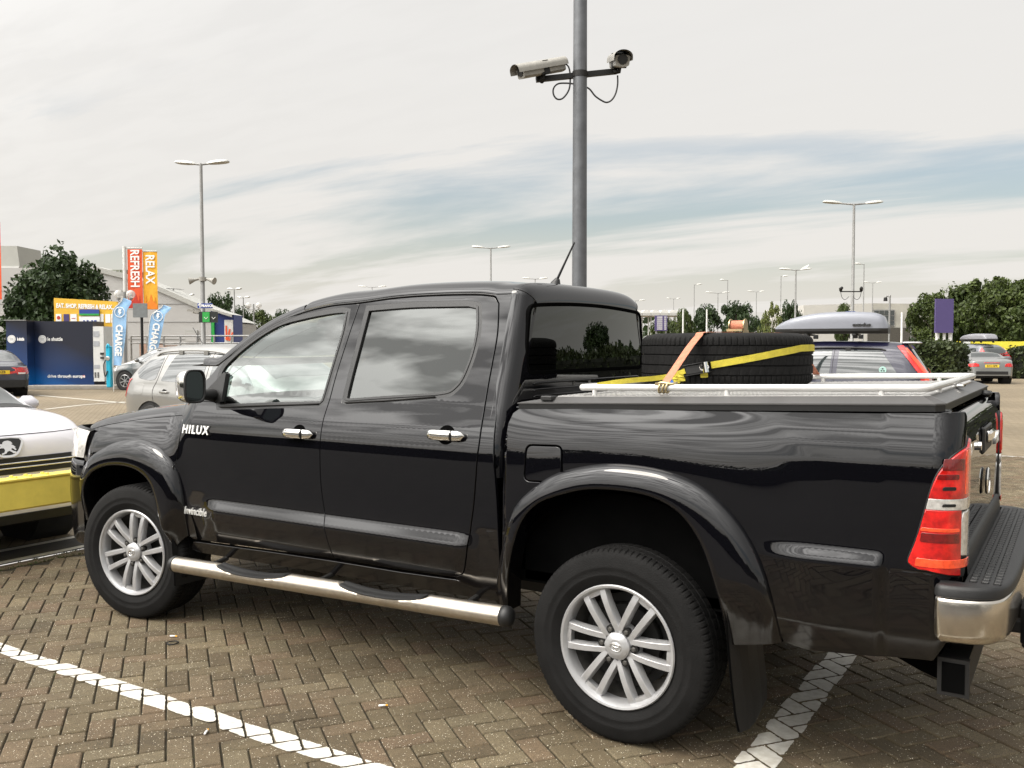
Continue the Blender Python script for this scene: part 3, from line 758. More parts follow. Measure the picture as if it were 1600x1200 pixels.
# bonnet and front wings
ZSH = [(-3.95, .955), (-3.80, .99), (-3.55, 1.065), (-3.3, 1.115), (-3.0, 1.155), (-2.65, 1.19)]
ZCH = [(-3.95, 1.02), (-3.80, 1.085), (-3.6, 1.15), (-3.4, 1.19), (-3.1, 1.235), (-2.9, 1.262), (-2.6, 1.30)]
def zsh(x): return sinterp(ZSH, x)
rows = []
for i in range(34):
    x = lerp(-3.90, -2.70, i/33); z1 = zsh(x)+.003; e = .004
    y1 = Y0(x, z1); dy = (Y0(x, z1+e)-Y0(x, z1-e))/(2*e)
    P0 = Vector((x, y1, z1)); P3 = Vector((x, CY, sinterp(ZCH, x))); h = P3.z-P0.z
    P1 = P0+Vector((0, dy, 1)).normalized()*h*.85; P2 = Vector((x, P0.y+.16, P3.z-.004)); row = []
    for k in range(19):
        t = (k/18)**1.4; p = P0*(1-t)**3+P1*3*t*(1-t)**2+P2*3*t*t*(1-t)+P3*t**3; row.append(p)
    row = row+[mir(p) for p in row[::-1][1:]]; rows.append([Vector((p.x+(.10*(1-((p.y-CY)/.84)**2)*(-1) if False else p.x*0+0) if False else p.x, p.y, p.z)) for p in row])
q = MB(); q.grid(rows); q.build('bonnet', MT['paint'], truck, smooth=True)
archF = cr([(-3.590, .770), (-3.500, .885), (-3.383, .960), (-3.221, 1.018), (-3.061, 1.038), (-2.930, 1.026), (-2.829, .990), (-2.745, .930), (-2.700, .860)], 4)
fen = [(x-.0, z) for x, z in reversed([p for p in fseam if p[1] > .90 and p[1] < 1.19])]
fen = archF+[(p[0]-.006, p[1]) for p in fen]+[(-2.66, 1.19)]
fen += [(x, zsh(x)-.001) for x in [lerp(-2.70, -3.60, i/14) for i in range(15)]]+[(-3.60, 1.02), (-3.645, .93), (-3.66, .88), (-3.62, .80)]
both('front_wing', clean(fen), [], side, MT['paint'], truck, step=.018, dens=.016, thick=.02)
def flare(name, outer, inner, yo, cxz, ret=.11):
    for s in (0, 1):
        rows = []
        for i in range(len(outer)):
            O_ = Vector(outer[i]); I = Vector(inner[i]); row = []; yb = Y0(O_.x, O_.y)
            yout = yo[i] if isinstance(yo, list) else yo
            for t, k in ((-.05, 1.04), (0, 1.0), (.015, .86), (.06, .62), (.16, .38), (.35, .20), (.6, .08), (.82, .01), (.94, .02), (1.0, .10), (1.0, .35)):
                p = O_.lerp(I, max(t, 0)); y = lerp(yout, yb, k) if t < .9 else yout+.03*k
                if t < 0: y = yb+.01
                row.append(Vector((p.x, y, p.y)))
            p = O_.lerp(I, 1.0); row.append(Vector((p.x, yout+ret, p.y)))
            if s: row = [mir(p) for p in row]
            rows.append(row)
        q = MB(); q.grid(rows); q.build(name, MT['paint'], truck, smooth=True)
oF = cr([(-3.600, .52), (-3.610, .64), (-3.590, .770), (-3.500, .885), (-3.383, .960), (-3.221, 1.018), (-3.061, 1.038), (-2.930, 1.026), (-2.829, .990), (-2.745, .930), (-2.700, .860), (-2.672, .76), (-2.655, .64), (-2.645, .52)], 5)
iF = cr([(-3.520, .52), (-3.530, .62), (-3.505, .715), (-3.440, .805), (-3.330, .858), (-3.190, .882), (-3.045, .878), (-2.930, .845), (-2.862, .790), (-2.825, .715), (-2.800, .63), (-2.775, .56), (-2.755, .50), (-2.74, .44)], 5)
flare('front_arch_flare', oF, iF, [lerp(.012, .075, smooth(.8, .45, p[1])) if p[0] > -3 else lerp(.012, .06, smooth(.85, .5, p[1])) for p in oF], None)
oR = cr([(-.590, .46), (-.590, .56), (-.560, .676), (-.495, .874), (-.400, .977), (-.275, 1.053), (-.100, 1.099), (.045, 1.109), (.210, 1.092), (.360, 1.036), (.485, .922), (.565, .785), (.610, .64), (.635, .50)], 5)
iR = cr([(-.520, .44), (-.510, .55), (-.485, .663), (-.430, .830), (-.345, .925), (-.225, .975), (-.110, 1.004), (.035, 1.010), (.165, .995), (.270, .945), (.345, .855), (.392, .745), (.425, .62), (.445, .47)], 5)
flare('rear_arch_flare', oR, iR, [lerp(.004, .05, smooth(.75, .45, p[1])) for p in oR], None)
# bed side with fuel flap
archR = [p for p in oR if p[1] > .52]
ztop = lambda x: 1.309+.0245*(x+.5)
lampo = [(1.052, .86), (1.058, .842), (1.078, .830), (1.11, .827), (1.305, .840), (1.305, 1.236), (1.25, 1.238), (1.205, 1.225), (1.165, 1.195), (1.135, 1.150), (1.115, 1.090), (1.096, 1.010), (1.074, .925)]
lampo = clean(cr(lampo, 3, True))
bedp = [(-.537, 1.24), (-.549, 1.1), (-.562, .95), (-.565, .8), (-.573, .62)]
bedp = bedp+[p for p in archR if p[1] > .60]+[(.62, .56), (.64, .50), (.72, .485), (1.13, .52), (1.18, .60), (1.262, .66), (1.262, ztop(1.2)-.05), (1.255, ztop(1.2)-.015), (1.235, ztop(1.2)), (1.2, ztop(1.2))]+[(x, ztop(x)) for x in (1.0, .8, .6, .4, .2, 0, -.2, -.4)]+[(-.49, ztop(-.49)-.004), (-.52, ztop(-.5)-.025)]
flap = rounded(SS((821, 693), (880, 695), (880.5, 757), (817, 753)), .035, 5)
lamp_out = [(min(u, 1.262), v) for u, v in lampo]
bs, bsf = both('bed_side', clean(bedp), [flap], side, MT['paint'], truck, step=.013, dens=.011, thick=.02)
panel('fuel_flap', offset(flap, .0115), [], lambda u, v: (Vector(side(u, v)[0])+Vector((0, -.002-.03*(u+.35)+.02*(v-1.08), 0)), (side(u, v)[1]+Vector((-.03, 0, .03))).normalized()), MT['paint'], bs, step=.02, dens=.03, thick=.012)
panel('fuel_flap', offset(flap, .0), [], side, MT['paint'], bsf, step=.02, dens=.03, thick=.012, mirror=mir)
# top lip of the bed
for s in (0, 1):
    rows = []
    for i in range(22):
        x = lerp(-.51, 1.17, i/21); z = ztop(x); y = Y0(x, z)
        row = [Vector((x, y+.0005, z+.001)), Vector((x, y+.0025, z+.0035)), Vector((x, y+.010, z+.0055)), Vector((x, y+.05, z+.010)), Vector((x, y+.05, z-.06))]
        rows.append([mir(p) for p in row] if s else row)
    q = MB(); q.grid(rows); q.build('bed_rail_cap', MT['paint'], truck, smooth=True)
# tail lamps
MT['redd'] = mat('dark red lamp interior', (.12, .003, .003), .2, coat=1, var=.4, vscale=50)
for mr_, mm in ((None, 0), (mir, 1)):
    lp = panel('tail_lamp', lampo, [], proudf(.004), MT['black'], truck, step=.02, dens=.03, thick=.03, mirror=mr_)
    def half(c0, c1, inset=.006):
        p = offset(lampo, inset); p = clip2(p, c0, c1); return clean(p)
    def clip2(p, z0, z1):
        def cl(poly, n, d):
            out = []
            for i in range(len(poly)):
                a, b = poly[i-1], poly[i]; fa = a[0]*n[0]+a[1]*n[1]-d; fb = b[0]*n[0]+b[1]*n[1]-d
                if (fa >= 0) != (fb >= 0): t = fa/(fa-fb); out.append((a[0]+(b[0]-a[0])*t, a[1]+(b[1]-a[1])*t))
                if fb >= 0: out.append(b)
            return out
        return cl(cl(p, (0, 1), z0), (0, -1), -z1)
    def cu_(p, u0, u1):
        def cl(poly, s, d):
            out = []
            for i in range(len(poly)):
                a, b = poly[i-1], poly[i]; fa = s*a[0]-d; fb = s*b[0]-d
                if (fa >= 0) != (fb >= 0): t = fa/(fa-fb); out.append((a[0]+(b[0]-a[0])*t, a[1]+(b[1]-a[1])*t))
                if fb >= 0: out.append(b)
            return out
        return clean(cl(cl(p, 1, u0), -1, -u1))
    up = half(1.072, 2); lo = half(0, 1.030); band = half(1.034, 1.068)
    panel('red_lens', up, [], proudf(.012), MT['red'], lp, step=.02, thick=.012, lip=.004, mirror=mr_)
    panel('lens_band', band, [], proudf(.012), MT['clear'], lp, step=.02, thick=.01, lip=.003, mirror=mr_)
    panel('red_lens', cu_(lo, 0, 1.212), [], proudf(.012), MT['red'], lp, step=.02, thick=.012, lip=.004, mirror=mr_)
    panel('reversing_lens', [(1.214, .885), (1.298, .870), (1.298, 1.024), (1.226, 1.022), (1.214, .985)], [], proudf(.012), MT['clear'], lp, step=.02, thick=.01, lip=.003, mirror=mr_)
    for (a0, a1, b0, b1, nm) in ((1.075, 1.285, .842, .868, 'redhi'), (1.09, 1.205, .962, .972, 'redhi'), (1.228, 1.298, 1.085, 1.228, 'redhi'), (1.135, 1.20, 1.135, 1.150, 'redd'), (1.15, 1.19, 1.10, 1.110, 'steeldark'), (1.15, 1.19, 1.050-.004, 1.054, 'steeldark'), (1.09, 1.205, .925, .955, 'redd'), (1.15, 1.22, 1.165, 1.20, 'redd')):
        panel('lens_rib', rounded([(a0, b0), (a1, b0), (a1, b1), (a0+.004, b1)], .004, 2), [], proudf(.0135), MT[nm], lp, step=.02, thick=.002, lip=.001, mirror=mr_)
# tailgate
tgp = [(.80, 1.203), (.9, 1.207), (1.05, 1.210), (1.15, 1.211), (1.23, 1.209), (1.28, 1.203), (1.315, 1.190), (1.335, 1.170), (1.342, 1.140)]
rows = []
for z, x in tgp: rows.append([Vector((x, y, z)) for y in [lerp(.172, 2*CY-.172, i/24) for i in range(25)]])
rows.append([p+Vector((-.03, 0, -.03)) for p in rows[-1]])
q = MB(); q.grid(rows); tg = q.build('tailgate', MT['paint'], truck, smooth=True)
# recess and chrome handle, lock, camera
q = MB(); q.box((1.212, CY, 1.205), (.016, .34, .105), bev=.012); q.build('handle_bezel', MT['black'], tg, smooth=True, ang=.6)
q = MB(); q.box((1.226, CY, 1.215), (.022, .20, .045), bev=.010); q.build('tailgate_handle', MT['chrome'], tg, smooth=True, ang=.6)
q = MB(); q.cyl((1.21, CY-.32, 1.20), (1.222, CY-.32, 1.20), .016); q.build('tailgate_lock', MT['chrome'], tg, smooth=True, ang=.6)
q = MB(); q.lathe([(0, 0), (.050, 0), (.056, -.008), (.050, -.012)], 32, TM((1.214, CY, 1.03), 0, 0, pi/2)); q.build('round_emblem', MT['chrome'], tg, smooth=True, ang=.6)
q = MB(); q.box((1.165, 1.45, 1.355), (.05, .05, .03), bev=.012); q.build('tailgate_camera', MT['black'], tg, smooth=True, ang=.6)
MR = lambda y, z, x=1.2135: Matrix.Translation((x, y, z)) @ Euler((pi/2, 0, pi/2)).to_matrix().to_4x4()
text('badge_lettering', 'D-4D', .055, MT['badge'], tg, MR(.245, 1.215), .004, .001, space=1.1)
text('badge_lettering', 'HILUX', .065, MT['badge'], tg, MR(1.42, 1.16), .004, .002)
# bumper with tread pad
BC = [(1.140, .045), (1.160, .028), (1.215, .030), (1.275, .048), (1.320, .085), (1.345, .150), (1.358, .26), (1.366, .45), (1.369, .70), (1.370, CY)]
BC = cr(BC, 4); BCf = BC+[(x, 2*CY-y) for x, y in BC[::-1][1:]]
cen = Vector((1.17, CY))
def bump_rows(zp):
    rows = []
    for z, ins in zp:
        off = []
        for i, (x, y) in enumerate(BCf):
            a = Vector(BCf[max(i-1, 0)]); b = Vector(BCf[min(i+1, len(BCf)-1)]); t = (b-a).normalized(); n_ = Vector((t.y, -t.x))
            off.append(Vector((x-n_.x*ins, y-n_.y*ins, z+.012*(x-1.2))))
        rows.append(off)
    return rows
q = MB(); q.grid(bump_rows([(.60, .05), (.608, .02), (.618, .006), (.64, .001), (.70, 0), (.745, .001), (.755, .004), (.758, .012)])); bp_ = q.build('rear_bumper', MT['bumperchrome'], truck, smooth=True)
def pad_rows(): return bump_rows([(.757, .006), (.762, -.001), (.785, 0), (.795, .005), (.799, .014)])
pr_ = pad_rows(); inner = [Vector((1.225, .10+(p.y-.045)/(2*CY-.09)*(2*CY-.20), .799)) for p in pr_[-1]]
inner = [Vector((min(1.222, p.x), max(.10, min(2*CY-.10, p.y)), .799)) for p in pr_[-1]]
q = MB(); q.grid(pr_+[inner]); pd = q.build('step_pad', MT['black'], bp_, smooth=True, ang=.7)
q = MB(); q.grid([[Vector((1.222, y, .800)), Vector((1.218, y, .84)), Vector((1.213, y, .878)), Vector((1.20, y, .886))] for y in [lerp(.20, 2*CY-.20, i/20) for i in range(21)]]); q.build('pad_upstand', MT['black'], bp_, smooth=True)
q = MB()
yy = .13
while yy < 2*CY-.13:
    xx = 1.245
    while xx < interp([(y, x) for x, y in BC], min(yy, 2*CY-yy))-.022:
        q.box((xx, yy, .8015), (.023, .029, .009), bev=.003); xx += .035
    yy += .042
q.build('tread_blocks', MT['black'], bp_)['kind'] = 'stuff'
q = MB(); q.box((1.19, CY, .70), (.12, 1.6, .10)); q.build('bumper_beam', MT['steeldark'], truck)
h = atD(1490, 1057, 3.05)
q = MB(); q.box((h.x, h.y+.30, h.z), (.085, .60, .115)); q.box((h.x, h.y-.0, h.z), (.098, .03, .128)); hb = q.build('tow_bar_tube', MT['steeldark'], truck)
q = MB(); q.box((h.x, h.y-.016, h.z), (.07, .004, .10)); q.build('tube_opening', MT['matte'], hb)
q = MB(); q.box((1.24, CY, h.z+.01), (.24, .11, .05), bev=.006); q.box((1.38, CY, h.z+.01), (.05, .12, .17), bev=.01); q.cyl((1.45, CY, h.z+.02), (1.45, CY, h.z+.12), .012); q.lathe([(0, .0), (.018, .004), (.025, .02), (.018, .036), (0, .04)], 20, TM((1.45, CY, h.z+.11), pi/2, 0, 0)); q.cyl((1.38, CY, h.z), (1.46, CY, h.z), .022); q.build('tow_ball_hitch', MT['steeldark'], truck, smooth=True, ang=.5)
q = MB(); q.box((1.42, .50, .60), (.10, .22, .16), bev=.02); q.box((1.36, .56, .62), (.14, .07, .05)); q.build('tow_socket_bracket', MT['black'], truck, smooth=True, ang=.6)
# underside
q = MB()
for y in (.45, 2*CY-.45): q.box((-1.3, y, .50), (4.9, .09, .13))
for x in (-3.2, -2.3, -1.2, -.6, .7): q.box((x, CY, .50), (.09, .95, .09))
q.cyl((0, .12, .385), (0, 2*CY-.12, .385), .045); q.lathe([(0, -.12), (.10, -.08), (.14, 0), (.10, .08), (0, .12)], 20, TM((0, CY, .385))); q.cyl((-3.085, .14, .385), (-3.085, 2*CY-.14, .385), .035)
q.cyl((-2.4, .62, .40), (-.9, .62, .40), .05); q.cyl((-.9, .62, .40), (.5, .70, .46), .03)
q.build('chassis_frame', MT['steeldark'], truck)
q = MB(); q.box((-1.2, CY, .575), (4.75, 1.5, .05)); q.box((.86, CY, .50), (.62, 1.10, .16), bev=.05); q.box((.86, .60, .47), (.56, .40, .12), bev=.03); q.build('floor_pan', MT['matte'], truck)
for x, w in ((0, .60), (-3.085, .54)):
    for s in (0, 1):
        q = MB(); rows = []
        for i in range(19):
            a = lerp(.22, pi-.22, i/18)
            row = [Vector((x+w*math.cos(a), y, .385+.0+w*math.sin(a)*1.0)) for y in (.085, .14, .45)]; rows.append([mir(p) for p in row] if s else row)
        q.grid(rows); c = [r_[2] for r_ in rows]; n0 = len(q.v)
        q.add([tuple(p) for p in c], [tuple(range(len(c)))]); q.build('wheel_arch_liner', MT['matte'], truck)
q = MB(); q.prism([(.44, .40), (.85, .446), (1.05, .36), (1.11, .342), (1.15, .48), (1.15, .62), (.44, .62)], 'y', .46, 1.36); q.build('tow_frame_cover', MT['matte'], truck)
# bed inner box, dark inner skins (closes the gaps between panels)
q = MB(); q.box((.33, CY, .86), (1.66, 1.50, .60)); q.build('load_bed', MT['matte'], truck)
def innerskin(u, z): p, n_ = side(u, z); return Vector(p)-n_*.045, n_
both('inner_skin', [(-2.60, .52), (-.64, .52), (-.66, 1.74), (-1.45, 1.74), (-1.9, 1.68), (-2.2, 1.58), (-2.50, 1.38), (-2.62, 1.2)], [offset(gfo, -.02), offset(gro, -.02)], innerskin, MT['matte'], truck, step=.06, thick=.01)
q = MB(); q.grid([[p+Vector((0, (CY-p.y)*.05, -.035)) for p in sec(x)[2:-2]] for x in [-1.93+(1.3)*i/8 for i in range(9)]]); q.build('headlining', MT['interior'], truck)
q = MB(); q.box((-3.2, CY, .80), (.9, 1.0, .5)); q.box((-2.66, CY, .90), (.06, 1.5, .62)); q.build('engine_bay', MT['matte'], truck)
# cabin
q = MB()
for sx, sy in ((-1.85, .52), (-1.85, 1.31)):
    q.box((sx, sy, .93), (.50, .50, .14), bev=.05); q.box((sx+.27, sy, 1.22), (.14, .48, .60), bev=.05, M=Matrix.Rotation(.22, 3, 'Y')); q.box((sx+.37, sy, 1.56), (.09, .26, .17), bev=.04)
q.box((-.95, CY, .95), (.45, 1.25, .14), bev=.05); q.box((-.74, CY, 1.22), (.13, 1.25, .52), bev=.05)
for sy in (.55, 1.29): q.box((-.72, sy, 1.53), (.08, .25, .14), bev=.035)
q.build('cab_seats', MT['interior'], truck, smooth=True, ang=.5)
q = MB(); q.box((-2.42, CY, 1.13), (.36, 1.42, .26), bev=.09); q.box((-2.0, CY, .95), (.6, .22, .3), bev=.04); q.build('dashboard', MT['interior'], truck, smooth=True, ang=.5)
C_ = Vector((-2.14, 1.31, 1.23)); ax = Vector((1, 0, .45)).normalized(); u_ = ax.orthogonal().normalized(); w_ = ax.cross(u_)
q = MB(); q.tube([C_+(u_*math.cos(t)+w_*math.sin(t))*.185 for t in [2*pi*i/28 for i in range(28)]], .014, 8, closed=True)
for t in (0, 2.2, 4.1): q.cyl(C_, C_+(u_*math.cos(t)+w_*math.sin(t))*.18, .014, 6)
q.cyl(C_-ax*.03, C_+ax*.02, .055); q.cyl(C_-ax*.2, C_, .03); q.build('steering_wheel', MT['interior'], truck, smooth=True, ang=.6)
# front end
FC = cr([(-3.57, .062), (-3.68, .075), (-3.78, .115), (-3.86, .19), (-3.905, .32), (-3.93, .55), (-3.94, CY)], 5); FCf = FC+[(x, 2*CY-y) for x, y in FC[::-1][1:]]
def front_rows(zp, L=FCf):
    rows = []
    for z, ins in zp:
        r_ = []
        for x, y in L:
            n_ = Vector((x+3.5, y-CY)).normalized(); k = .25 if abs(y-CY) > .8 else 1
            r_.append(Vector((x-n_.x*ins*k, y-n_.y*ins*k, z)))
        rows.append(r_)
    return rows
q = MB(); q.grid(front_rows([(.36, .10), (.38, .05), (.45, .012), (.55, 0), (.68, -.008), (.78, -.004), (.845, .008), (.872, .03), (.878, .06)])); fb = q.build('front_bumper', MT['paint'], truck, smooth=True)
q = MB(); q.box((-3.925, CY, .52), (.05, .95, .16), bev=.02); q.build('lower_intake', MT['black'], fb)
for y in (.30, 2*CY-.30): q = MB(); q.lathe([(0, -.02), (.045, -.02), (.05, 0), (.04, .015)], 20, TM((-3.90, y, .55), 0, 0, -pi/2)); q.build('fog_lamp', MT['clear'], fb, smooth=True)
for s in (0, 1):
    L = [p for p in FC if p[1] < .46]
    R0 = front_rows([(.895, .02), (.93, .03), (.99, .055), (1.03, .085), (1.055, .12)], L)
    for k, r_ in enumerate(R0):
        for i, p in enumerate(r_):
            t = i/(len(r_)-1); p.z += .018*math.sin(t*pi)*(k/4); p.x += .03*(k/4)*(1-t)
    if s: R0 = [[mir(p) for p in r_] for r_ in R0]
    q = MB(); q.grid(R0); q.build('headlamp', MT['clear'], truck, smooth=True)
    R1 = [R0[-1], [p+Vector((.05, 0, .012)) for p in R0[-1]]]
    q = MB(); q.grid(R1); q.build('headlamp_surround', MT['paint'], truck, smooth=True)
gr = MB(); gr.box((-3.86, CY, .97), (.06, .95, .16)); go = gr.build('front_grille', MT['black'], truck)
for i in range(3): MB().box((-3.90, CY, .92+.045*i), (.03, .93, .018), bev=.006).build('grille_bar', MT['chrome'], go)
q = MB(); q.box((-3.93, CY, .70), (.01, .52, .112)); q.build('number_plate', mat('white front plate', (.7, .7, .66), .4, var=.05), fb)
# door mirrors
for s in (0, 1):
    def mm_(p): return mir(p) if s else Vector(p)
    par = doorsF[0] if s else doorsN[0]
    rows = []
    for i in range(9):
        t = i/8; x = -2.300-.110*math.sin(t*pi/2)**1.0; k = math.cos(t*pi/2)**.55 if t < 1 else 0.02; row = []
        for j in range(28):
            a = 2*pi*j/28; ca, sa = math.cos(a), math.sin(a); e = .55
            yy = -.128+.064*k*math.copysign(abs(ca)**e, ca)*(1.0)+.02*(1-k); zz = 1.365+.086*k*math.copysign(abs(sa)**e, sa)
            row.append(mm_((x, yy, zz)))
        rows.append(row)
    q = MB(); q.grid(rows, closed=True); mo = q.build('door_mirror', MT['chrome'], par, smooth=True, loc=(0, 0, 0))
    rim = [rows[0][j] for j in range(28)]
    q = MB(); q.grid([rim, [p+Vector((.012, 0, 0)) for p in rim], [mm_((-2.287, lerp(2*CY-p.y if s else p.y, -.128, .10), lerp(p.z, 1.365, .10))) for p in rim], [mm_((-2.297, lerp(2*CY-p.y if s else p.y, -.128, .12), lerp(p.z, 1.365, .12))) for p in rim]], closed=True); q.build('mirror_rim', MT['black'], mo, smooth=True, loc=(0, 0, 0))
    gp = [mm_((-2.295+.25*(p[1]-0)*0, lerp(2*CY-p.y if s else p.y, -.128, .11), lerp(p.z, 1.365, .11))) for p in rim]
    q = MB(); q.add(gp, [tuple(range(28))]); q.build('mirror_glass', mat('mirror silvering', (.20, .23, .23), .02, 1), mo, loc=(0, 0, 0))
    q = MB(); q.tube([mm_(p) for p in ((-2.37, -.09, 1.325), (-2.41, .0, 1.315), (-2.47, .125, 1.305))], [.03, .024, .035], 12)
    q.add([mm_(p) for p in ((-2.60, .122, 1.270), (-2.395, .122, 1.270), (-2.40, .160, 1.42), (-2.42, .165, 1.43), (-2.60, .155, 1.270), (-2.395, .155, 1.270), (-2.40, .19, 1.42), (-2.42, .195, 1.43))], [(0, 1, 2, 3), (4, 7, 6, 5), (0, 4, 5, 1), (1, 5, 6, 2), (2, 6, 7, 3), (3, 7, 4, 0)])
    q.build('mirror_arm', MT['black'], mo, smooth=True, ang=.6, loc=(0, 0, 0))
# door handles, flat black discs painting the shade of finger cups, letter badges
for x, z, par in ((*S(468, 677), 0), (*S(698.5, 679.5), 1)):
    for s in (0, 1):
        def mm_(p): return mir(p) if s else Vector(p)
        pr = (doorsF if s else doorsN)[par]
        y = Y0(x, z)
        rows = []
        for i in range(17):
            t = -1+2*i/16; k = (1-abs(t)**6)**.5 if abs(t) < 1 else 0.0; yy = y-.030+.016*t*t*t*t; row = []
            for j in range(12):
                a = 2*pi*j/12; row.append(mm_((x+t*.105, yy+.011*k*math.cos(a), z+.024*k*math.sin(a)*(1 if t > .45 or True else 1))))
            rows.append(row)
        q = MB(); q.grid(rows, closed=True); q.build('door_handle', MT['chrome'], pr, smooth=True, loc=(0, 0, 0))
        q = MB(); q.tube([mm_((x+t, y-.027, z)) for t in (.044, .047)], [.0245, .0245], 16); q.build('handle_joint', MT['trim'], pr, loc=(0, 0, 0))
        cup = [mm_((x-.004+.047*math.cos(a), Y0(x+.047*math.cos(a), z+.043*math.sin(a))-.0016, z+.043*math.sin(a))) for a in [2*pi*i/28 for i in range(28)]]
        cup2 = [mm_((x-.004+.040*math.cos(a), Y0(x+.040*math.cos(a), z+.036*math.sin(a))-.0014, z+.036*math.sin(a))) for a in [2*pi*i/28 for i in range(28)]]
        q = MB(); q.grid([cup, cup2], closed=True); q.add(cup2, [tuple(range(28))]); q.build('cup_shade', MT['matte'], pr, smooth=True, ang=.5, loc=(0, 0, 0))
p = S(307, 672); yy = Y0(*p)
text('badge_lettering', 'HILUX', .066, MT['badge'], doorsN[0], Matrix.Translation((p[0], yy-.006, p[1])) @ Euler((pi/2-.2, 0, 0)).to_matrix().to_4x4(), .004, .0012, sx=.98, space=1.22).location = (0, 0, 0)
p = S(306, 799); yy = Y0(*p)
text('badge_lettering', 'Invincible', .058, MT['badge'], doorsN[0], Matrix.Translation((p[0]+.005, yy-.008, p[1])) @ Euler((pi/2, 0, 0)).to_matrix().to_4x4(), .003, .0006, sx=.86, shear=.25).location = (0, 0, 0)
for d in doorsN+doorsF:
    for c in d.children: c.location = (0, 0, 0)
# aerial
q = MB(); b0 = Vector((-.775, CY, zs(-.775)+interp(ZC, -.775))); q.tube([b0+Vector((0, 0, -.01)), b0+Vector((0, 0, .012)), b0+Vector((.012, 0, .035))], [.038, .026, .012], 14)
d_ = Vector((.48, 0, .88)); q.tube([b0+Vector((.008, 0, .03)), b0+Vector((.008, 0, .03))+d_*.10, b0+Vector((.008, 0, .03))+d_*.21], [.007, .0055, .0045], 8); q.build('roof_aerial', MT['black'], truck, smooth=True, ang=.7)
# ---- wheels
def tyre_mesh(r, w, nm='tyre'):
    """tread wrapped round +-w/2 along local Y, blocks cut by grooves"""
    n = 480; prof = []
    sh = r-.012
    rim = .232
    P = [(rim-.004, w*.36), (rim+.012, w*.415), (rim+.03, w*.46), (rim+.050, w*.490), (rim+.054, w*.498), (rim+.058, w*.498), (rim+.062, w*.493), (rim+.078, w*.499), (rim+.084, w*.506), (rim+.088, w*.506), (rim+.094, w*.500), (r-.050-.006, w*.497), (r-.050, w*.490), (r-.030, w*.475), (r-.020, w*.458)]
    tr = [(r-.012, .440), (r-.006, .415), (r-.002, .385), (r, .34), (r, .284), (r-.006, .279), (r-.006, .262), (r, .257), (r, .16), (r, .115), (r-.006, .108), (r-.006, .092), (r, .08), (r, .035)]
    T = [(a, b*w) for a, b in tr]; half_ = P+T
    allp = half_+[(a, -b) for a, b in half_[::-1]]
    q = MB(); rows = []
    for i, (rr_, y) in enumerate(allp):
        ay = abs(y)/w; row = []
        for k in range(n):
            a = 2*pi*k/n; R = rr_
            if rr_ > r-.004 or (ay > .38 and rr_ > r-.02):
                ph = (k+int(y/w*22)) % 8
                if ay > .27:
                    if k % 5 == 0: R -= .005 if ay < .42 else .003
                elif ph == 0: R -= .0028
            row.append(Vector((R*math.cos(a), y, R*math.sin(a))))
        rows.append(row)
    q.grid(rows, closed=True)
    # raised sidewall ring
    return q
def wheel(name_root, loc, rz, spin, mirrored=False):
    w = thing(name_root, '', '', loc); 
    for k in ('label', 'category'): del w[k]
    w.parent = truck; w.location = Vector(loc)-Vector(truck.location); w.rotation_euler = (0, spin, rz)
    w.rotation_mode = 'ZYX' if False else 'XYZ'
    return w
sgn = -1   # outer face towards -Y
me_t = tyre_mesh(.386, .262).mesh('tyre'); me_t.shade_smooth(); sharp(me_t, .5); me_t.materials.append(MT['rubber'])
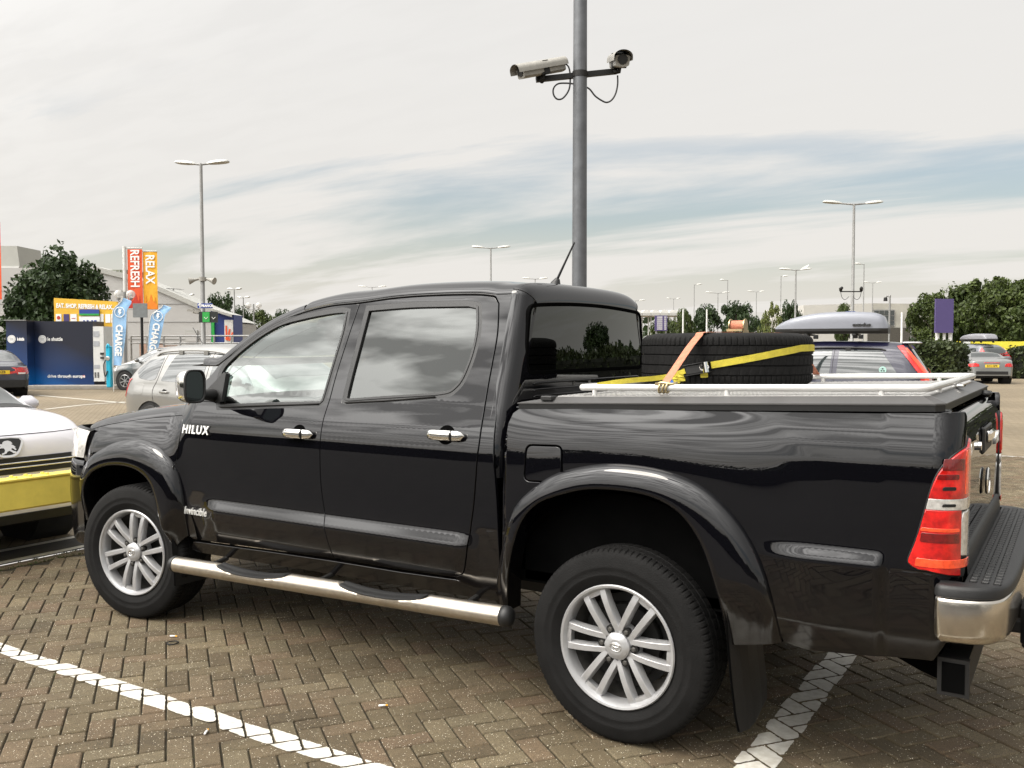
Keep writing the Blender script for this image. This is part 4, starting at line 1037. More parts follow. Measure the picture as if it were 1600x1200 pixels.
def rim_parts():
    D = {}
    q = MB(); q.lathe([(.247, -.112), (.2485, -.119), (.244, -.124), (.236, -.122), (.230, -.112), (.225, -.100), (.222, -.06), (.205, .02), (.205, .10), (.235, .115)], 72); m_ = q.mesh('rim_barrel'); m_.shade_smooth(); sharp(m_, .7); m_.materials.append(MT['alloy']); D['rim_barrel'] = m_
    q = MB(); q.lathe([(.221, -.058), (.203, .02), (.203, .10)], 48); m_ = q.mesh('rim_inner'); m_.shade_smooth(); m_.materials.append(MT['alloyin']); D['rim_inner'] = m_
    q = MB(); q.lathe([(0, .0), (.19, .0), (.19, .02)], 40); q.lathe([(.05, -.03), (.15, -.03), (.155, -.02), (.155, 0)], 40); m_ = q.mesh('brake_disc'); m_.materials.append(MT['steeldark']); D['brake_disc'] = m_
    q = MB()
    for k in range(6):
        a = k*pi/3; R = Matrix.Rotation(-a, 3, 'Y')
        for s in (-1, 1):
            rows = []
            for i in range(9):
                t = i/8; rr_ = lerp(.052, .232, t); off = s*lerp(.0265, .0425, t); wd = lerp(.0160, .0195, t)
                y = -.098-.010*math.sin(t*pi)+(.004 if t > .9 else 0)-lerp(.0, .006, t); dp = lerp(.045, .030, t)
                row = [(off-wd*.98, y+dp), (off-wd*.86, y+.010), (off-wd*.66, y+.0008), (off-wd*.6, y), (off+wd*.6, y), (off+wd*.66, y+.0008), (off+wd*.86, y+.010), (off+wd*.98, y+dp)]
                rows.append([R @ Vector((rr_, yy, o_)) for o_, yy in row])
            q.grid(rows)
        # web joining the pair near the rim
        rows = []
        for i in range(4):
            t = i/3; rr_ = lerp(.208, .234, t)
            rows.append([R @ Vector((rr_, -.103+.004*abs(o_)/.04, o_)) for o_ in [lerp(-.052-.012*t, .052+.012*t, j/6) for j in range(7)]])
        q.grid(rows); q.grid([rows[0], [p+R @ Vector((0, .03, 0)) for p in rows[0]]])
    m_ = q.mesh('spokes'); m_.shade_smooth(); sharp(m_, .35); m_.materials.append(MT['alloy']); D['spokes'] = m_
    q = MB()
    prof = [(.088, -.050), (.086, -.078), (.080, -.088), (.068, -.094), (.0, -.096)]
    q.lathe(prof, 48); m_ = q.mesh('hub_disc'); m_.shade_smooth(); sharp(m_, .5); m_.materials.append(MT['alloy']); D['hub_disc'] = m_
    for nm, fn in (('wheel_nut', 1), ('nut_recess', 0)):
        q = MB()
        a = pi/6*0; c = Vector((.0695, 0, 0))
        if fn: q.tube([c+Vector((0, -.086, 0)), c+Vector((0, -.103, 0)), c+Vector((0, -.106, 0))], [.0105, .0105, .007], 6)
        else: q.tube([c+Vector((0, -.080, 0)), c+Vector((0, -.0985, 0))], [.0175, .0175], 18)
        m_ = q.mesh(nm); m_.materials.append(MT['steeldark'] if not fn else MT['alloyin']); D[nm] = m_
    q = MB(); H = []
    for z_, r0 in ((-.094, .057), (-.106, .0555), (-.112, .049), (-.116, .034), (-.117, .031)):
        H.append([Vector((r0*math.cos(t)*(1-.06*abs(math.sin(3*t+pi/2*0))), z_, r0*math.sin(t)*(1-.06*abs(math.sin(3*t))))) for t in [2*pi*i/36 for i in range(36)]])
    q.grid(H, closed=True); q.add([tuple(p) for p in H[-1]], [tuple(range(36))]); m_ = q.mesh('centre_cap'); m_.shade_smooth(); sharp(m_, .5); m_.materials.append(MT['alloy']); D['centre_cap'] = m_
    q = MB()
    def ell(a, b, rot=0, dx=0, dz=0): q.tube([Vector((dx+a*math.cos(t), -.1185, dz+b*math.sin(t))) for t in [2*pi*i/32 for i in range(32)]], .0016, 6, closed=True)
    ell(.024, .0165); ell(.0068, .0158); ell(.0165, .0058, 0, 0, .0062)
    m_ = q.mesh('cap_emblem'); m_.shade_smooth(); m_.materials.append(MT['chrome']); D['cap_emblem'] = m_
    return D
RP = rim_parts()
def put_wheel(x, y, st, spin, far=False):
    e = bpy.data.objects.new('wheel', None); COL.objects.link(e); e.parent = truck
    e.location = Vector((x, y, .385))-Vector(truck.location); e.rotation_euler = (0, 0, st+(pi if far else 0)); e.empty_display_size = .1
    t = link('tyre', me_t, None, e, loc=(0, 0, 0)); t.rotation_euler = (0, spin, 0)
    for nm in ('rim_barrel', 'rim_inner', 'brake_disc', 'spokes', 'hub_disc', 'centre_cap', 'cap_emblem'):
        o = link(nm, RP[nm], None, e, loc=(0, 0, 0)); o.rotation_euler = (0, spin, 0)
    for k in range(6):
        for nm in ('wheel_nut', 'nut_recess'):
            o = link(nm, RP[nm], None, e, loc=(0, 0, 0)); o.rotation_euler = (0, spin-k*pi/3, 0)
    q = MB(); q.box((.1+.13, -.115, 0), (.02, .012, .006)); 
    return e
YW = .147
put_wheel(0, YW, 0, math.radians(2)); put_wheel(-3.085, YW, .162, math.radians(-20))
put_wheel(0, 2*CY-YW, 0, .3, True); put_wheel(-3.085, 2*CY-YW, .162, .9, True)
# mud flaps
fl = MB()
for s in (0, 1):
    rows = []
    P = [(.435, .66), (.45, .50), (.465, .35), (.482, .22), (.492, .145)]
    for i, (x, z) in enumerate(P): rows.append([Vector((x+.012*math.sin(j), lerp(.022+.014*(i > 3), .44-.03*(i == 4), j/5), z+.01*(j in (0, 5) and i == 4))) for j in range(6)])
    rows = rows+[[p+Vector((.009, 0, 0)) for p in r_] for r_ in rows[::-1]]
    if s: rows = [[mir(p) for p in r_] for r_ in rows]
    q = MB(); q.grid(rows+[rows[0]]); q.build('mud_flap', MT['black'], truck)
    P = [(-2.745, .60), (-2.73, .45), (-2.72, .32), (-2.715, .235)]
    rows = [[Vector((x, lerp(.05, .30, j/4), z)) for j in range(5)] for x, z in P]; rows = rows+[[p+Vector((.009, 0, 0)) for p in r_] for r_ in rows[::-1]]
    if s: rows = [[mir(p) for p in r_] for r_ in rows]
    q = MB(); q.grid(rows+[rows[0]]); q.build('mud_flap', MT['black'], truck)
# side step tubes
for s in (0, 1):
    def mm_(p): return mir(p) if s else Vector(p)
    A = Vector((-2.585, -.030, .392)); B_ = Vector((-.485, -.030, .447)); r0 = .0425; n = 32
    pads = [(-2.25, -1.73), (-1.40, -.87)]
    def cutz(x):
        for a, b in pads:
            if a < x < b: return lerp(r0, .004, math.sin(pi*(x-a)/(b-a))**.5)
        return r0
    rows = []; prow = {0: [], 1: []}
    for i in range(181):
        t = i/180; c = A.lerp(B_, t); row = []; cz = cutz(c.x)
        for j in range(n):
            a = 2*pi*j/n; y, z = r0*math.cos(a), r0*math.sin(a); z = min(z, cz+.25*max(0, y+.0)); row.append(mm_(c+Vector((0, y, z))))
        rows.append(row)
        for k, (a, b) in enumerate(pads):
            if a+.012 < c.x < b-.012:
                hw = math.sqrt(max(0, r0*r0-cz*cz)); prow[k].append([mm_(c+Vector((0, y, cz+.003+.25*max(0, y)+(.004 if abs(y) < hw*.8 else 0)))) for y in [lerp(-hw*.93, hw*.93, m_/6) for m_ in range(7)]])
    q = MB(); q.grid(rows, closed=True); bar = q.build('side_step_tube', MT['chrome2'], truck, smooth=True, ang=.9)
    for k in (0, 1): q = MB(); q.grid(prow[k]); q.build('step_tread', MT['black'], bar, smooth=True, ang=.5)
    for c, dx in ((A, -1), (B_, 1)):
        q = MB(); q.tube([mm_(c+Vector((-.004*dx, 0, 0))), mm_(c+Vector((.02*dx, 0, .0005))), mm_(c+Vector((.035*dx, 0, .001))), mm_(c+Vector((.042*dx, 0, .001)))], [.0435, .0435, .036, .02], 24); q.build('end_cap', MT['black'], bar, smooth=True)
    for x in (-2.38, -1.60, -.72): t = (x-A.x)/(B_.x-A.x); c = A.lerp(B_, t); MB().tube([mm_(c+Vector((0, .03, .0))), mm_(c+Vector((0, .16, .02))), mm_(c+Vector((0, .22, .12)))], .014, 8).build('step_bracket', MT['steeldark'], bar)
# ---- load bed lid with tread plate and rail
rk = .031
def zl(x, d=0): return 1.366+rk*x+d
X0, X1 = -.50, 1.155
skirt = [(X0, .10), (X1-.03, .10), (X1, .13), (X1, 2*CY-.13), (X1-.03, 2*CY-.10), (X0, 2*CY-.10)]
topo = [(X0+.17, .145), (X1-.075, .145), (X1-.055, .165), (X1-.055, 2*CY-.165), (X1-.075, 2*CY-.145), (X0+.17, 2*CY-.145)]
q = MB()
rows = [[Vector((x, y, zl(x, -.025))) for x, y in skirt], [Vector((x, y, zl(x, -.008))) for x, y in skirt], [Vector((x, y, zl(x, -.004)+0)) for x, y in skirt], [Vector((x, y, zl(x, -.000))) for x, y in topo]]
q = MB(); q.grid([[Vector((x, y, zl(x, -.047))) for x, y in offset(skirt, .004)], [Vector((x, y, zl(x, -.025))) for x, y in offset(skirt, .004)]], closed=True); lidb = q.build('lid_seal', MT['lidgasket'], truck)
q = MB(); q.grid([[Vector((x, y, zl(x, -.025))) for x, y in skirt], [Vector((x, y, zl(x, -.020))) for x, y in skirt], [Vector((x, y, zl(x, .004))) for x, y in topo]], closed=True)
q.add([(x, y, zl(x, -.025)) for x, y in skirt], [tuple(range(6))]); lid = q.build('load_bed_lid', MT['lid'], truck)
q = MB(); q.add([(x, y, zl(x, .004)) for x, y in topo]+[(x, y, zl(x, .0062)) for x, y in offset(topo, .003)], [tuple(range(6, 12))]+[(i, (i+1) % 6, (i+1) % 6+6, i+6) for i in range(6)]); q.build('tread_plate', MT['checker'], lid)
q = MB(); k = 0
x = X0+.19
while x < X1-.08:
    y = .155+(.012 if k % 2 else 0)
    while y < .75 or (y < 2*CY-.16 and x > .4 and y < 2*CY-.16):
        a = pi/4 if (k+int(y*41)) % 2 else -pi/4
        q.box((x, y, zl(x, .0068)), (.021, .006, .0028), rz=a, bev=.0012); y += .024
    x += .024; k += 1
q.build('tread_plate_bars', MT['checker'], lid)['kind'] = 'stuff'
q = MB(); q.box((-.36, .125, zl(-.36, -.002)), (.055, .05, .020), bev=.004); q.build('lid_latch', MT['black'], lid)
L_ = atY(1510, 611, 0.95)
q = MB(); ly = .88; q.box((X1-.035, ly, zl(X1, .010)), (.03, .075, .012), bev=.003); q.tube([(X1-.03, ly-.035, zl(X1, .016)), (X1-.005, ly, zl(X1, .028)), (X1-.02, ly+.04, zl(X1, .018))], .006, 8); q.build('lid_lock', MT['chrome'], lid, smooth=True, ang=.5)
rl = MB(); zr = lambda x: 1.4045+.0225*x
def rp(x, y): return Vector((x, y, zr(x)))
ya = .165; loop = [rp(-.235+.05, ya)]
cor = lambda c, a0: [rp(c[0]+.045*math.cos(a), c[1]+.045*math.sin(a)) for a in [a0+pi/2*i/5 for i in range(6)]]
path = cor((-.195, ya+.045), pi)+cor((1.05, ya+.045), -pi/2)+cor((1.05, 2*CY-ya-.045), 0)+cor((-.195, 2*CY-ya-.045), pi/2)
rl.tube(path, .0135, 14, closed=True); ro = rl.build('luggage_rail', MT['rail'], lid, smooth=True)
for x, y in [(-.165, ya), (.395, ya), (.945, ya), (1.095, .42), (1.095, CY), (1.095, 2*CY-.42), (.945, 2*CY-ya), (.395, 2*CY-ya), (-.165, 2*CY-ya), (-.24, .55), (-.24, 2*CY-.55)]:
    MB().cyl((x, y, zl(x, .004)), (x, y, zr(x)), .0105, 12).build('rail_post', MT['rail'], ro, smooth=True, ang=.8)
for o in (ro,):
    for c in o.children: c.location = (0, 0, 0)
# ---------------------------------------------------------------- spare tyre and its straps
TC = Vector((.13, .92, 1.392)); TR = .386
sp = thing('spare_tyre', 'large black all-season tyre lying flat on the pickup bed lid under two straps', 'tyre', TC)
q = tyre_mesh(TR, .235); M_ = Matrix.Translation((0, 0, .1175)) @ Matrix.Rotation(pi/2, 4, 'X')
me = q.mesh('tyre_body'); me.transform(M_); me.shade_smooth(); sharp(me, .5); link('tyre_body', me, MT['rubber'], sp, loc=(0, 0, 0))
q = MB(); q.lathe([(.225, .09), (.20, .06), (.20, -.06), (.225, -.09)], 40, M_); q.build('inner_liner', MT['matte'], sp, loc=(0, 0, 0))
def strap(pts, nrm, w, name, m, parent, up=None, th=.0022):
    """ribbon through pts with face normals nrm; width direction = tangent x normal"""
    P = [Vector(p) for p in pts]; rows = []
    for i, p in enumerate(P):
        t = (P[min(i+1, len(P)-1)]-P[max(i-1, 0)]).normalized(); n_ = Vector(nrm[i]).normalized(); b = t.cross(n_).normalized()*w/2
        rows.append([p-b, p-b+n_*th, p+b+n_*th, p+b])
    q = MB(); q.grid(rows, closed=True); q.add(rows[0], [(0, 1, 2, 3)]); q.add(rows[-1], [(3, 2, 1, 0)]); return q.build(name, m, parent, loc=(0, 0, 0))
tz0, tz1 = TC.z, TC.z+.235
def onT(a, z, d=.003):
    sh = max(0, (abs(z-(tz0+.1175))-.09))/.0275; rr_ = TR-.03*min(1, sh)**2+d
    return Vector((TC.x+rr_*math.cos(a), TC.y+rr_*math.sin(a), z))
# yellow strap hugging the tread
ys = thing('yellow_strap', 'yellow ratchet strap pulled round the side of the spare tyre', 'strap', (TC.x, TC.y, tz0)); ys['_abs'] = 1
A_ = []; 
for i in range(60):
    t = i/59; a = lerp(math.radians(60), math.radians(-80), t); z = tz0+lerp(.165, .150, t)+.0
    z = tz0+interp([(0, .15), (.25, .165), (.42, .172), (.55, .170), (.7, .150), (1, .098)], t); A_.append((a, z))
pts = [onT(a, z) for a, z in A_]; nr = [Vector((math.cos(a), math.sin(a), 0)) for a, z in A_]
strap(pts, nr, .029, 'webbing', MT['yellow'], ys)
pa = math.radians(-80); pb = math.radians(-97)
R0_ = onT(pa, tz0+.092); R1_ = onT(pb, tz0+.072); tdir = (R1_-R0_).normalized()
nd = Vector((math.cos((pa+pb)/2), math.sin((pa+pb)/2), 0))
q = MB()
Mr = Matrix((tdir, nd, tdir.cross(nd))).transposed()
mid = (R0_+R1_)/2+nd*.016
for s in (-1, 1): q.box(mid+tdir.cross(nd)*.022*s, (.115, .030, .003), M=Mr, bev=.001)
q.box(mid, (.10, .012, .04), M=Mr, bev=.003); q.build('ratchet_frame', MT['black'], ys, loc=None)
q = MB(); q.tube([mid-tdir*.045+nd*.02+tdir.cross(nd)*.022, mid-tdir*.045+nd*.02-tdir.cross(nd)*.022], [.013, .013], 14)
q.tube([mid-tdir*.04+nd*.018+Vector((.02*math.cos(t), -.004, .012*math.sin(t))) for t in [2*pi*i/16 for i in range(16)]], .003, 6, closed=True); q.build('ratchet_spindle', MT['chrome'], ys)
q = MB(); 
L2 = [R1_, onT(math.radians(-104), tz0+.055), onT(math.radians(-110), tz0+.045, .006), Vector((.0, .40, tz0+.036)), Vector((-.10, .36, tz0+.030)), Vector((-.22, .32, tz0+.014))]
L2 = [R1_, onT(math.radians(-106), tz0+.052, .004), Vector((-.03, .50, tz0+.040)), Vector((-.12, .38, tz0+.030)), Vector((-.22, .30, tz0+.012))]
L2 = [Vector(p) for p in cr(L2, 5)]
strap(L2, [nd]*len(L2), .022, 'webbing_tail', MT['yellow'], ys)
for k, (a, z, w) in enumerate(((-84, .058, .03), (-103, .030, .034), (-99, .040, .03), (-108, .034, .03))):
    c = onT(math.radians(a), tz0+z, .012); q = MB(); t_ = Vector((-math.sin(math.radians(a)), math.cos(math.radians(a)), 0)); n_ = Vector((math.cos(math.radians(a)), math.sin(math.radians(a)), 0))
    q.grid([[c+t_*(-w/2)+n_*.004*math.sin(i)+Vector((0, 0, .016-.010*i)), c+t_*(w/2)+n_*.010*math.cos(i*1.3)+Vector((0, 0, .018-.010*i))] for i in range(4)]); q.build('webbing_fold', MT['yellow'], ys)
c = onT(math.radians(-108), tz0+.036, .022); q = MB(); q.grid([[c+Vector((-.012, 0, .02)), c+Vector((.004, 0, .022))], [c+Vector((.010, -.004, -.012)), c+Vector((.026, -.004, -.008))], [c+Vector((.016, -.006, -.022)), c+Vector((.032, -.006, -.018))]]); q.build('blue_webbing_end', MT['blueweb'], ys)
# orange strap over the top, tied to the near rail
os_ = thing('orange_strap', 'faded orange ratchet strap over the spare tyre hooked to the near rail', 'strap', (TC.x, TC.y, tz0)); os_['_abs'] = 1
a0 = math.radians(-77); top0 = onT(a0, tz1-.004)
e0 = Vector((.145, .165, zr(.14)+.012)); e0 = Vector((atY(1037, 600, .17).x, .17, zr(.14)+.008))
t0 = Vector((atY(1095, 517, .56).x, .56, tz1+.002))
P = [e0, e0.lerp(t0, .33)+Vector((0, -.004, .0)), e0.lerp(t0, .66)+Vector((0, -.006, .002)), e0.lerp(t0, .93)+Vector((0, 0, -.002)), t0+Vector((.01, .03, .001)), Vector((t0.x+.10, .92, tz1+.003)), Vector((t0.x+.18, 1.26, tz1+.001)), Vector((t0.x+.20, 1.34, tz1-.05)), Vector((t0.x+.22, 2*CY-.17, zr(.4)+.01))]
P = [Vector(p) for p in cr(P, 5)]; NN = []
for i, p in enumerate(P):
    t = (P[min(i+1, len(P)-1)]-P[max(i-1, 0)]).normalized(); s_ = Vector((.96, -.27, 0)); n_ = s_.cross(t).normalized(); NN.append(n_)
strap(P, NN, .037, 'webbing', MT['orange'], os_)
for ob in os_.children:
    ob.location = -Vector(os_.location)
for ob in ys.children: ob.location = -Vector(ys.location)
q = MB()
for dx in (-.010, .006, .02): q.tube([Vector((e0.x+dx+.004*math.sin(t), .165+.0205*math.cos(t), zr(e0.x)+.0205*math.sin(t))) for t in [2*pi*i/16 for i in range(16)]], .0042, 6, closed=True)
q.tube([e0+Vector((-.03, -.01, .005)), e0+Vector((0, -.022, .012)), e0+Vector((.04, -.012, .006)), e0+Vector((.055, .004, .012))], .006, 8); q.build('rail_hook', MT['zinc'], os_, smooth=True)
rc = Vector((t0.x+.075, .83, tz1+.035)); q = MB(); q.tube([rc+Vector((-.028, 0, 0)), rc+Vector((.028, 0, 0))], .024, 18); q.build('webbing_spool', MT['orange'], os_, smooth=True, ang=.6)
q = MB()
for s in (-1, 1):
    q.lathe([(0, -.002), (.032, -.002), (.032, .002), (0, .002)], 18, TM(rc+Vector((.033*s, 0, 0)), 0, 0, pi/2)); q.box(rc+Vector((.036*s, .0, -.026)), (.004, .07, .014))
q.box(rc+Vector((0, -.05, -.02)), (.07, .012, .01)); q.build('ratchet_body', MT['zinc'], os_, smooth=True, ang=.5)
# ---------------------------------------------------------------- other vehicles (local frame: x forward from the rear bumper, y to the left, z up)
MT['cglass'] = mat('dark car glass', (.018, .024, .024), .03, coat=1, spec=.8, var=.3, vscale=1.5, croug=.01)
MT['ctyre'] = mat('parked car tyre', (.02, .019, .018), .8, var=.2)
MT['cwheel'] = mat('parked car alloy', (.5, .5, .5), .35, .7, var=.1)
MT['clamp'] = mat('parked car clear lamp', (.62, .61, .58), .12, .3, coat=1, var=.15, vscale=40)
MT['plate_y'] = mat('yellow number plate', (.72, .50, .03), .4, var=.05)
MT['ink'] = mat('black lettering', (.015, .015, .015), .5, var=.1)
MT['white'] = mat('white print', (.78, .78, .76), .5, var=.03)
MT['under'] = mat('car underside', (.012, .012, .012), .9, var=.2)
def paint(name, c, metal=.55, rough=.32): return mat(name, c, rough, metal, coat=.9, var=.03, vscale=2)
class Car:
    def __init__(s, name, label, cat, loc, heading, L, Wd, prof, belt, wheels, r, m, sill=.22, tumble=.30, group=None, e1=.30, plan=(.55, .7), archr=None, flare_=0):
        s.root = thing(name, label, cat, loc, heading, group); s.L, s.W, s.prof, s.belt, s.wh, s.r, s.m = L, Wd, prof, belt, wheels, r, m
        s.sill, s.tm, s.e1, s.plan, s.ar = sill, tumble, e1, plan, archr or r+.055
        s.mark = len(COL.objects)
    def w(s, x):
        a, b = s.plan; W2 = s.W/2; k = 1
        if x < a: k = (1-max(0, (a-x)/a)**2.6*.22)
        if x > s.L-b: k = (1-max(0, (x-(s.L-b))/b)**2.4*.30)
        return W2*k
    def zt(s, x): return sinterp(s.prof, x)
    def zb(s, x): return min(sinterp(s.belt, x), s.zt(x)-.012)
    def bot(s, x):
        z = s.sill+.12*smooth(.5, 0, x)+.10*smooth(s.L-.5, s.L, x)
        for wx in s.wh:
            d = abs(x-wx)
            if d < s.ar: z = max(z, s.r+math.sqrt(s.ar**2-d*d)*1.0)
        return z
    def lower(s, x, z):
        """side surface below the belt"""
        W_ = s.w(x); zb = s.zb(x); t = (z-.2)/max(.2, zb-.2)
        return W_*(.955+.045*math.sin(min(1, max(0, t))*pi*.62)-.045*smooth(.72, 1.0, t)+.0)
    def upper(s, x, a):
        zb, zt = s.zb(x), s.zt(x); h = zt-zb; W_ = s.lower(x, zb); k = min(1, h/.42)
        sz = math.sin(a)**lerp(1.0, .62, k); z = zb+h*sz
        e = lerp(.55, s.e1, k); y = W_*math.cos(a)**e*(1-s.tm*k*sz*(.8))+0
        return y, z
    def side_y(s, x, z):
        zb = s.zb(x)
        if z <= zb: return s.lower(x, z)
        zt = s.zt(x); h = zt-zb; k = min(1, h/.42); fr = min(.9995, (z-zb)/max(h, .01)); a = math.asin(fr**(1/lerp(1.0, .62, k)))
        return s.upper(x, a)[0]
    def top_z(s, x, y):
        y = abs(y); lo, hi = 0.0, pi/2
        for _ in range(22):
            m_ = (lo+hi)/2
            if s.upper(x, m_)[0] > y: lo = m_
            else: hi = m_
        return s.upper(x, lo)[1]
    def rear_x(s, y, z, front=False):
        X = lambda t: s.L-t if front else t
        def ins(t): x = X(t); return s.zt(x) > z and s.side_y(x, z) > abs(y)
        t = 0.0
        while t < 1.6 and not ins(t): t += .04
        lo, hi = max(0, t-.04), t
        for _ in range(12):
            m_ = (lo+hi)/2
            if ins(m_): hi = m_
            else: lo = m_
        return X(hi)
    def body(s):
        xs = set([0.0, s.L]); n = 110
        for i in range(n+1): xs.add(s.L*i/n)
        for k in range(14): xs.add(.004+.01*k); xs.add(s.L-.004-.01*k)
        for wx in s.wh:
            for k in range(-8, 9): xs.add(wx+s.ar*math.sin(k/8*pi/2)*.999)
        xs = sorted(xs); rows = []
        for x in xs:
            zb = s.zb(x); bz = min(s.bot(x), zb-.02); row = [Vector((x, s.lower(x, bz)*.90, bz+.0))]
            for i in range(12): z = lerp(bz, zb, i/11); row.append(Vector((x, s.lower(x, z), z)))
            for i in range(1, 19): y, z = s.upper(x, pi/2*(i/18)); row.append(Vector((x, y if i < 18 else 0, z)))
            row = row+[Vector((p.x, -p.y, p.z)) for p in row[::-1][1:]]; rows.append(row)
        q = MB(); q.grid(rows); q.add([tuple(p) for p in rows[0]], [tuple(range(len(rows[0])))]); q.add([tuple(p) for p in rows[-1]], [tuple(range(len(rows[-1])))])
        s.bodyo = q.build('body', s.m, s.root, smooth=True, ang=.75, loc=(0, 0, 0))
        q = MB(); q.box((s.L/2, 0, s.sill+.14), (s.L*.93, s.W*.72, .20)); q.box((s.L/2, 0, .55), (s.L*.8, s.W*.7, .35)); q.build('underbody', MT['under'], s.root, loc=(0, 0, 0))
        for wx in s.wh:
            for sg in (-1, 1): q = MB(); q.tube([(wx, sg*(s.w(wx)-.02), s.r), (wx, sg*(s.W*.30), s.r)], [s.ar-.004]*2, 24); q.build('wheel_arch', MT['under'], s.root, loc=(0, 0, 0))
        return s
    def P(s, poly, name, m, sides=(1, -1), d=.004, hole=None, step=.06, parent=None, lip=.002):
        """panel lying on the flank"""
        for sg in sides:
            def f(u, v, sg=sg):
                e = .004; y = s.side_y(u, v); dx = (s.side_y(u+e, v)-s.side_y(u-e, v))/(2*e); dz = (s.side_y(u, v+e)-s.side_y(u, v-e))/(2*e)
                n_ = Vector((-dx, 1, -dz)).normalized(); p = Vector((u, y, v))+n_*d
                return (Vector((p.x, sg*p.y, p.z)), Vector((n_.x, sg*n_.y, n_.z)))
            o = panel(name, poly, [hole] if hole else [], f, m, parent or s.root, step=step, thick=.012, lip=lip); o.location = (0, 0, 0)
        return o
    def T(s, x0, x1, w0, w1, name, m, d=.004, inset=0, bow=0.0):
        """glass lying on the upper surface between x0 and x1, half widths w0, w1"""
        rows = []
        for i in range(13):
            t = i/12; x = lerp(x0, x1, t); w_ = lerp(w0, w1, t); row = []
            for j in range(17):
                y = w_*(j/8-1); xx = x+bow*(1-(j/8-1)**2); e = .01; z = s.top_z(xx, y); zx = (s.top_z(xx+e, y)-s.top_z(xx-e, y))/(2*e); zy = (s.top_z(xx, y+e)-s.top_z(xx, y-e))/(2*e)
                n_ = Vector((-zx, -zy, 1)).normalized(); row.append(Vector((xx, y, z))+n_*d)
            rows.append(row)
        q = MB(); q.grid(rows); o = q.build(name, m, s.root, smooth=True, loc=(0, 0, 0)); return o
    def R(s, poly, name, m, d=.006, front=False, sides=(1,), parent=None, depth=.02):
        """piece on the rear (or front) face, poly in (y, z)"""
        for sg in sides:
            def f(u, v, sg=sg):
                h_ = .012; x = s.rear_x(u, v, front); s1 = 1 if front else -1
                dz = (s.rear_x(u, v+h_, front)-s.rear_x(u, v-h_, front))/(2*h_); dy = (s.rear_x(u+h_, v, front)-s.rear_x(u-h_, v, front))/(2*h_)
                dz = max(-3, min(3, dz)); dy = max(-3, min(3, dy)); n_ = Vector((1, -dy, -dz)).normalized()*s1; p = Vector((x+s1*d, u, v))
                return Vector((p.x, p.y*sg, p.z)), Vector((n_.x, n_.y*sg, n_.z))
            o = panel(name, poly, [], f, m, parent or s.root, step=.07, thick=depth, lip=.003); o.location = (0, 0, 0)
        return o
    def box(s, c, d_, name, m, bev=.01, rz=0, parent=None, ry=0):
        q = MB(); q.box(c, d_, bev=bev, M=Matrix.Rotation(rz, 3, 'Z') @ Matrix.Rotation(ry, 3, 'Y')); return q.build(name, m, parent or s.root, smooth=bev > 0, ang=.6, loc=(0, 0, 0))
    def wheels(s, spokes=7, m=None):
        m = m or MT['cwheel']; r = s.r
        q = MB(); q.lathe([(r*.62, -.085), (r*.74, -.098), (r*.93, -.095), (r, -.07), (r, .07), (r*.93, .095), (r*.62, .09)], 40); tm_ = q.mesh('tyre'); tm_.shade_smooth(); sharp(tm_, .6); tm_.materials.append(MT['ctyre'])
        q = MB(); q.lathe([(r*.66, -.094), (r*.63, -.10), (r*.60, -.08), (r*.58, .05)], 36); q.lathe([(r*.16, -.06), (r*.14, -.088), (0, -.092)], 20)
        for k in range(spokes):
            R = Matrix.Rotation(2*pi*k/spokes, 3, 'Y'); q.grid([[R @ Vector((lerp(r*.1, r*.61, t), y, z*lerp(.6, 1, t))) for y, z in ((-.05, -.032), (-.084, -.026), (-.088, 0), (-.084, .026), (-.05, .032))] for t in (0, .5, 1)])
        rm = q.mesh('rim'); rm.shade_smooth(); sharp(rm, .5); rm.materials.append(m)
        q = MB(); q.lathe([(0, -.02), (r*.6, -.02), (r*.6, .04)], 24); dm = q.mesh('brake_disc'); dm.materials.append(MT['under'])
        for wx in s.wh:
            for sg in (1, -1):
                e = bpy.data.objects.new('wheel', None); COL.objects.link(e); e.parent = s.root; e.location = (wx, sg*(s.w(wx)-.105), r); e.rotation_euler = (0, 0, pi if sg > 0 else 0); e.empty_display_size = .1
                for nm, me in (('tyre', tm_), ('rim', rm), ('brake_disc', dm)): link(nm, me, None, e, loc=(0, 0, 0)).rotation_euler = (0, .3*wx, 0)
        return s
    def mirror_(s, x, z, m):
        for sg in (1, -1):
            y = s.side_y(x, z); q = MB(); q.box((x, sg*(y+.13), z+.06), (.13, .20, .14), bev=.05); q.cyl((x, sg*(y-.02), z), (x, sg*(y+.08), z+.02), .025, 8); q.build('door_mirror', m, s.root, smooth=True, ang=.8, loc=(0, 0, 0))
    def plate(s, z, txt, m, front=False, w=.52, y=0):
        x = s.rear_x(y, z, front)+(.012 if front else -.012)
        pl = s.box((x, y, z), (.012, w, .112), 'number_plate', m, bev=0)
        Mx = Matrix.Translation((x+(.008 if front else -.008), y, z)) @ Euler((pi/2, 0, pi/2 if front else -pi/2)).to_matrix().to_4x4()
        t_ = text('plate_lettering', txt, .105, MT['ink'], pl, Mx, .001, .002, sx=.92); t_.location = (0, 0, 0); return pl
    def handle(s, x, z, m, dark=True):
        for sg in (1, -1):
            y = s.side_y(x, z); q = MB(); q.box((x, sg*(y+.022), z), (.19, .02, .032), bev=.009); o = q.build('door_handle', m, s.root, smooth=True, ang=.8, loc=(0, 0, 0))
            if dark: q = MB(); q.lathe([(0, 0), (.048, 0)], 20, TM((x, sg*(y+.004), z))); q.build('cup_shade', MT['under'], o, loc=(0, 0, 0))  # flat dark disc, shade of the finger hollow put into its colour
